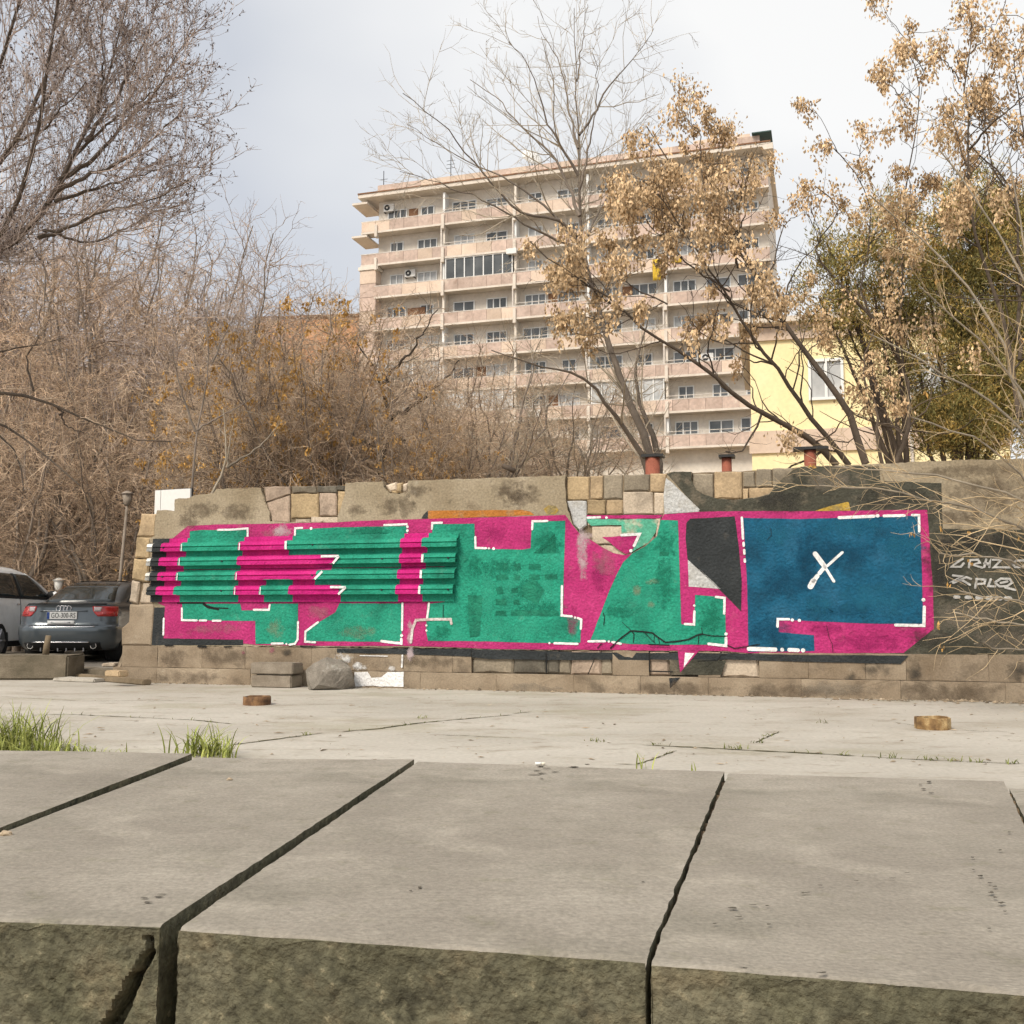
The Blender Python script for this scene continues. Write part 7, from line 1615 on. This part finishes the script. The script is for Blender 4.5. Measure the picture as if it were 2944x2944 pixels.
# crooked dark tree standing in the terrace thicket
T = Tree(92); D = 19.0; q5 = lambda *p: cr(0, 575, 0.826, p); bs = on_depth(1090, 1400, D); bs.z = TZ
T.limbs([([(bs.x, bs.y, TZ)] + pl3(q5((905, 640), (900, 600), (930, 560), (920, 500), (905, 440), (890, 400), (840, 330)), D, D), 0.12, 0.012), (pl3(q5((930, 555), (990, 590), (1060, 585), (1090, 610)), D, D - 0.5), 0.07, 0.02), (pl3(q5((925, 520), (1000, 480), (1060, 420), (1090, 380)), D, D + 0.5), 0.06, 0.012), (pl3(q5((905, 440), (960, 380), (1010, 310), (1040, 260)), D, D), 0.04, 0.01), (pl3(q5((900, 590), (830, 560), (760, 480), (700, 420)), D, D - 0.5), 0.05, 0.012)], 16, 0.03)
T.grow(0, dens=3.2, tr=(0.3, 1), ang=(48, 15), ln=(0.5, 1.8), n=9, wander=0.22, up=0.0, rr=0.5, rmin=0.008, slender=0.011)
T.grow(1, dens=4.5, tr=(0.1, 1), ang=(46, 18), ln=(0.3, 0.9), n=6, wander=0.24, up=0.0, rr=0.6, rmin=0.005, slender=0.01)
T.grow(2, dens=4.5, tr=(0.1, 1), ang=(46, 18), ln=(0.12, 0.4), n=4, wander=0.24, up=0.0, rr=0.6, rmin=0.0045, slender=0.01)
plant(T, 'crooked_tree', 'crooked dark-trunked tree with pale twigs in the thicket left of the apartment block', 'tree', bs, [('trunk', [0], M['bark_dark']), ('crown', [1, 2, 3], M['twig_pale'])], {0: 8, 1: 4, 2: 3, 3: 3})
# two pale open-crowned trees before the lower storeys
for sd_, px_, D, top_, lb in ((96, 1420, 20.0, 960, 'pale open-crowned bare tree before the lower left storeys of the apartment block'), (97, 1640, 22.0, 1000, 'pale bare tree just left of the leaning trunks, before the lower storeys')):
    T = Tree(sd_); bs = on_depth(px_, 1420, D); bs.z = TZ; h = on_depth(px_, top_, D).z - TZ; lim = []
    for q in range(8):
        a = T.rng.uniform(0, 6.28); r_ = T.rng.uniform(0.4, 1.0) * 2.2; d_ = np.array([np.cos(a) * r_, np.sin(a) * r_ * 0.7, 0]); b0 = np.array(bs[:]); hh = h * T.rng.uniform(0.6, 1)
        lim.append(([b0, b0 + d_ * 0.1 + [0, 0, hh * 0.25], b0 + d_ * 0.5 + [0, 0, hh * 0.6], b0 + d_ + [0, 0, hh]], 0.05, 0.009))
    T.limbs(lim, 14, 0.04)
    T.grow(0, dens=3.4, tr=(0.2, 1), ang=(50, 16), ln=(0.6, 1.8), n=9, wander=0.2, up=0.0, rr=0.5, rmin=0.007, slender=0.01)
    T.grow(1, dens=4.2, tr=(0.1, 1), ang=(46, 18), ln=(0.3, 0.9), n=6, wander=0.24, up=0.0, rr=0.6, rmin=0.005, slender=0.01)
    T.grow(2, dens=3.2, tr=(0.1, 1), ang=(46, 18), ln=(0.12, 0.4), n=4, wander=0.24, up=0.0, rr=0.6, rmin=0.0045, slender=0.01)
    plant(T, 'pale_tree', lb, 'tree', bs, [('trunk', [0], M['bark_grey']), ('crown', [1, 2, 3], M['twig_pale'])], {0: 7, 1: 4, 2: 3, 3: 3}, 'pale trees before the apartment block')
# saplings by the broken wall end
T = Tree(93); D = 15.4; bs = on_depth(553, 1500, D); bs.z = 0
T.limbs([([(bs.x, bs.y, 0)] + pl3(k5((968, 1290), (975, 1100), (985, 960), (1000, 900), (1040, 700), (1070, 600), (1075, 560), (1040, 430), (1035, 330)), D, D), 0.045, 0.008), (pl3(k5((985, 950), (900, 700), (870, 540)), D, D - 0.3), 0.02, 0.007), (pl3(k5((1072, 600), (1150, 430), (1190, 360)), D, D + 0.3), 0.018, 0.007), (pl3(k5((985, 945), (1100, 880), (1230, 810), (1290, 760)), D, D + 0.4), 0.018, 0.006)], 16, 0.01)
T.grow(0, dens=1.6, tr=(0.4, 1), ang=(40, 12), ln=(0.3, 0.9), n=6, wander=0.1, up=0.05, rr=0.5, rmin=0.005, slender=0.01)
T.grow(1, dens=2.6, tr=(0.2, 1), ang=(45, 12), ln=(0.1, 0.4), n=4, wander=0.1, up=0.03, rr=0.6, rmin=0.004, slender=0.01)
lv = T.clusters(T.tips(1, 0.3), 18, 0.07, 0.16, (0.06, 0.015)); plant(T, 'sapling', 'slender straight sapling right of the white signboard', 'tree', bs, [('trunk', [0], M['bark_grey']), ('crown', [1, 2], M['twig_pale'])], {0: 7, 1: 4, 2: 3}, leaves=[('seed_clusters', lv, M['seed_or'])])
T = Tree(94); D = 14.2; bs = on_depth(612, 1430, D); bs.z = TZ
T.limbs([([(bs.x - 0.15, bs.y, TZ)] + pl3(k5((1072, 1260), (1145, 1130), (1145, 1050), (1130, 900), (1125, 830)), D, D), 0.03, 0.007), (pl3(k5((1145, 1130), (1260, 1060), (1330, 1010), (1420, 900)), D, D + 0.2), 0.02, 0.006), (pl3(k5((1145, 1130), (1160, 1000), (1180, 880)), D, D - 0.2), 0.016, 0.006)], 14, 0.008)
T.grow(0, dens=1.5, tr=(0.4, 1), ang=(38, 12), ln=(0.2, 0.7), n=6, wander=0.1, up=0.05, rr=0.5, rmin=0.004, slender=0.01)
plant(T, 'sapling', 'pale forked sapling growing from the top of the wall', 'tree', bs, [('trunk', [0], M['twig_pale']), ('crown', [1], M['twig_pale'])], {0: 7, 1: 4})
# dry grass and twigs along the top of the wall
rng = np.random.default_rng(77); cs = []
for i in range(620):
    x = random.choice((random.uniform(1360, 2000), random.uniform(1560, 1960), random.uniform(760, 1400))); p = on_plane(x, 1352, WBASE - EN * 0.55, EN); cs.append((p.x + random.gauss(0, 0.05), p.y + random.gauss(0, 0.15), 2.1 if x > 1300 else 2.0))
V, f = blades(rng, np.array(cs), 0.12, 0.42, 0.05, 0.004, 1.3, 0.5)
tag(link('dry_grass', np_mesh('dry_grass', V, f, [M['drygrass']])), 'dry straw-coloured grass along the top of the wall', 'grass', kind='stuff')
T = Tree(95); P0 = [wall_world(wc('C', x, y)[0], wc('C', x, y)[1], 0.03) for x, y in ((900, 140), (950, 150), (1000, 160), (860, 140))]
mb = MB(); p = on_plane(1480, 1355, WBASE - EN * 0.3, EN); q_ = on_plane(1445, 1338, WBASE - EN * 0.3, EN); mb.tube([q_, p], 0.03, 8)
tag(mb.build('fallen_log', M['bark_dark']), 'short dark log lying on top of the wall', 'log')
# small green plants at the foot of the wall at right
rng = np.random.default_rng(78); cs = [wall_world(random.uniform(12.2, 13.6), 0.0, 0.1 + abs(random.gauss(0, 0.12)))[:] for _ in range(220)]
V, f = blades(rng, np.array(cs), 0.03, 0.11, 0.03, 0.005, 0.9)
tag(link('wall_foot_weeds', np_mesh('wall_foot_weeds', V, f, [M['grass']])), 'low green weeds at the foot of the wall by the right edge', 'weeds', kind='stuff')
print('branches', TC[0], 'tris', sum(len(m.loops) - 2 * len(m.polygons) for m in bpy.data.meshes))
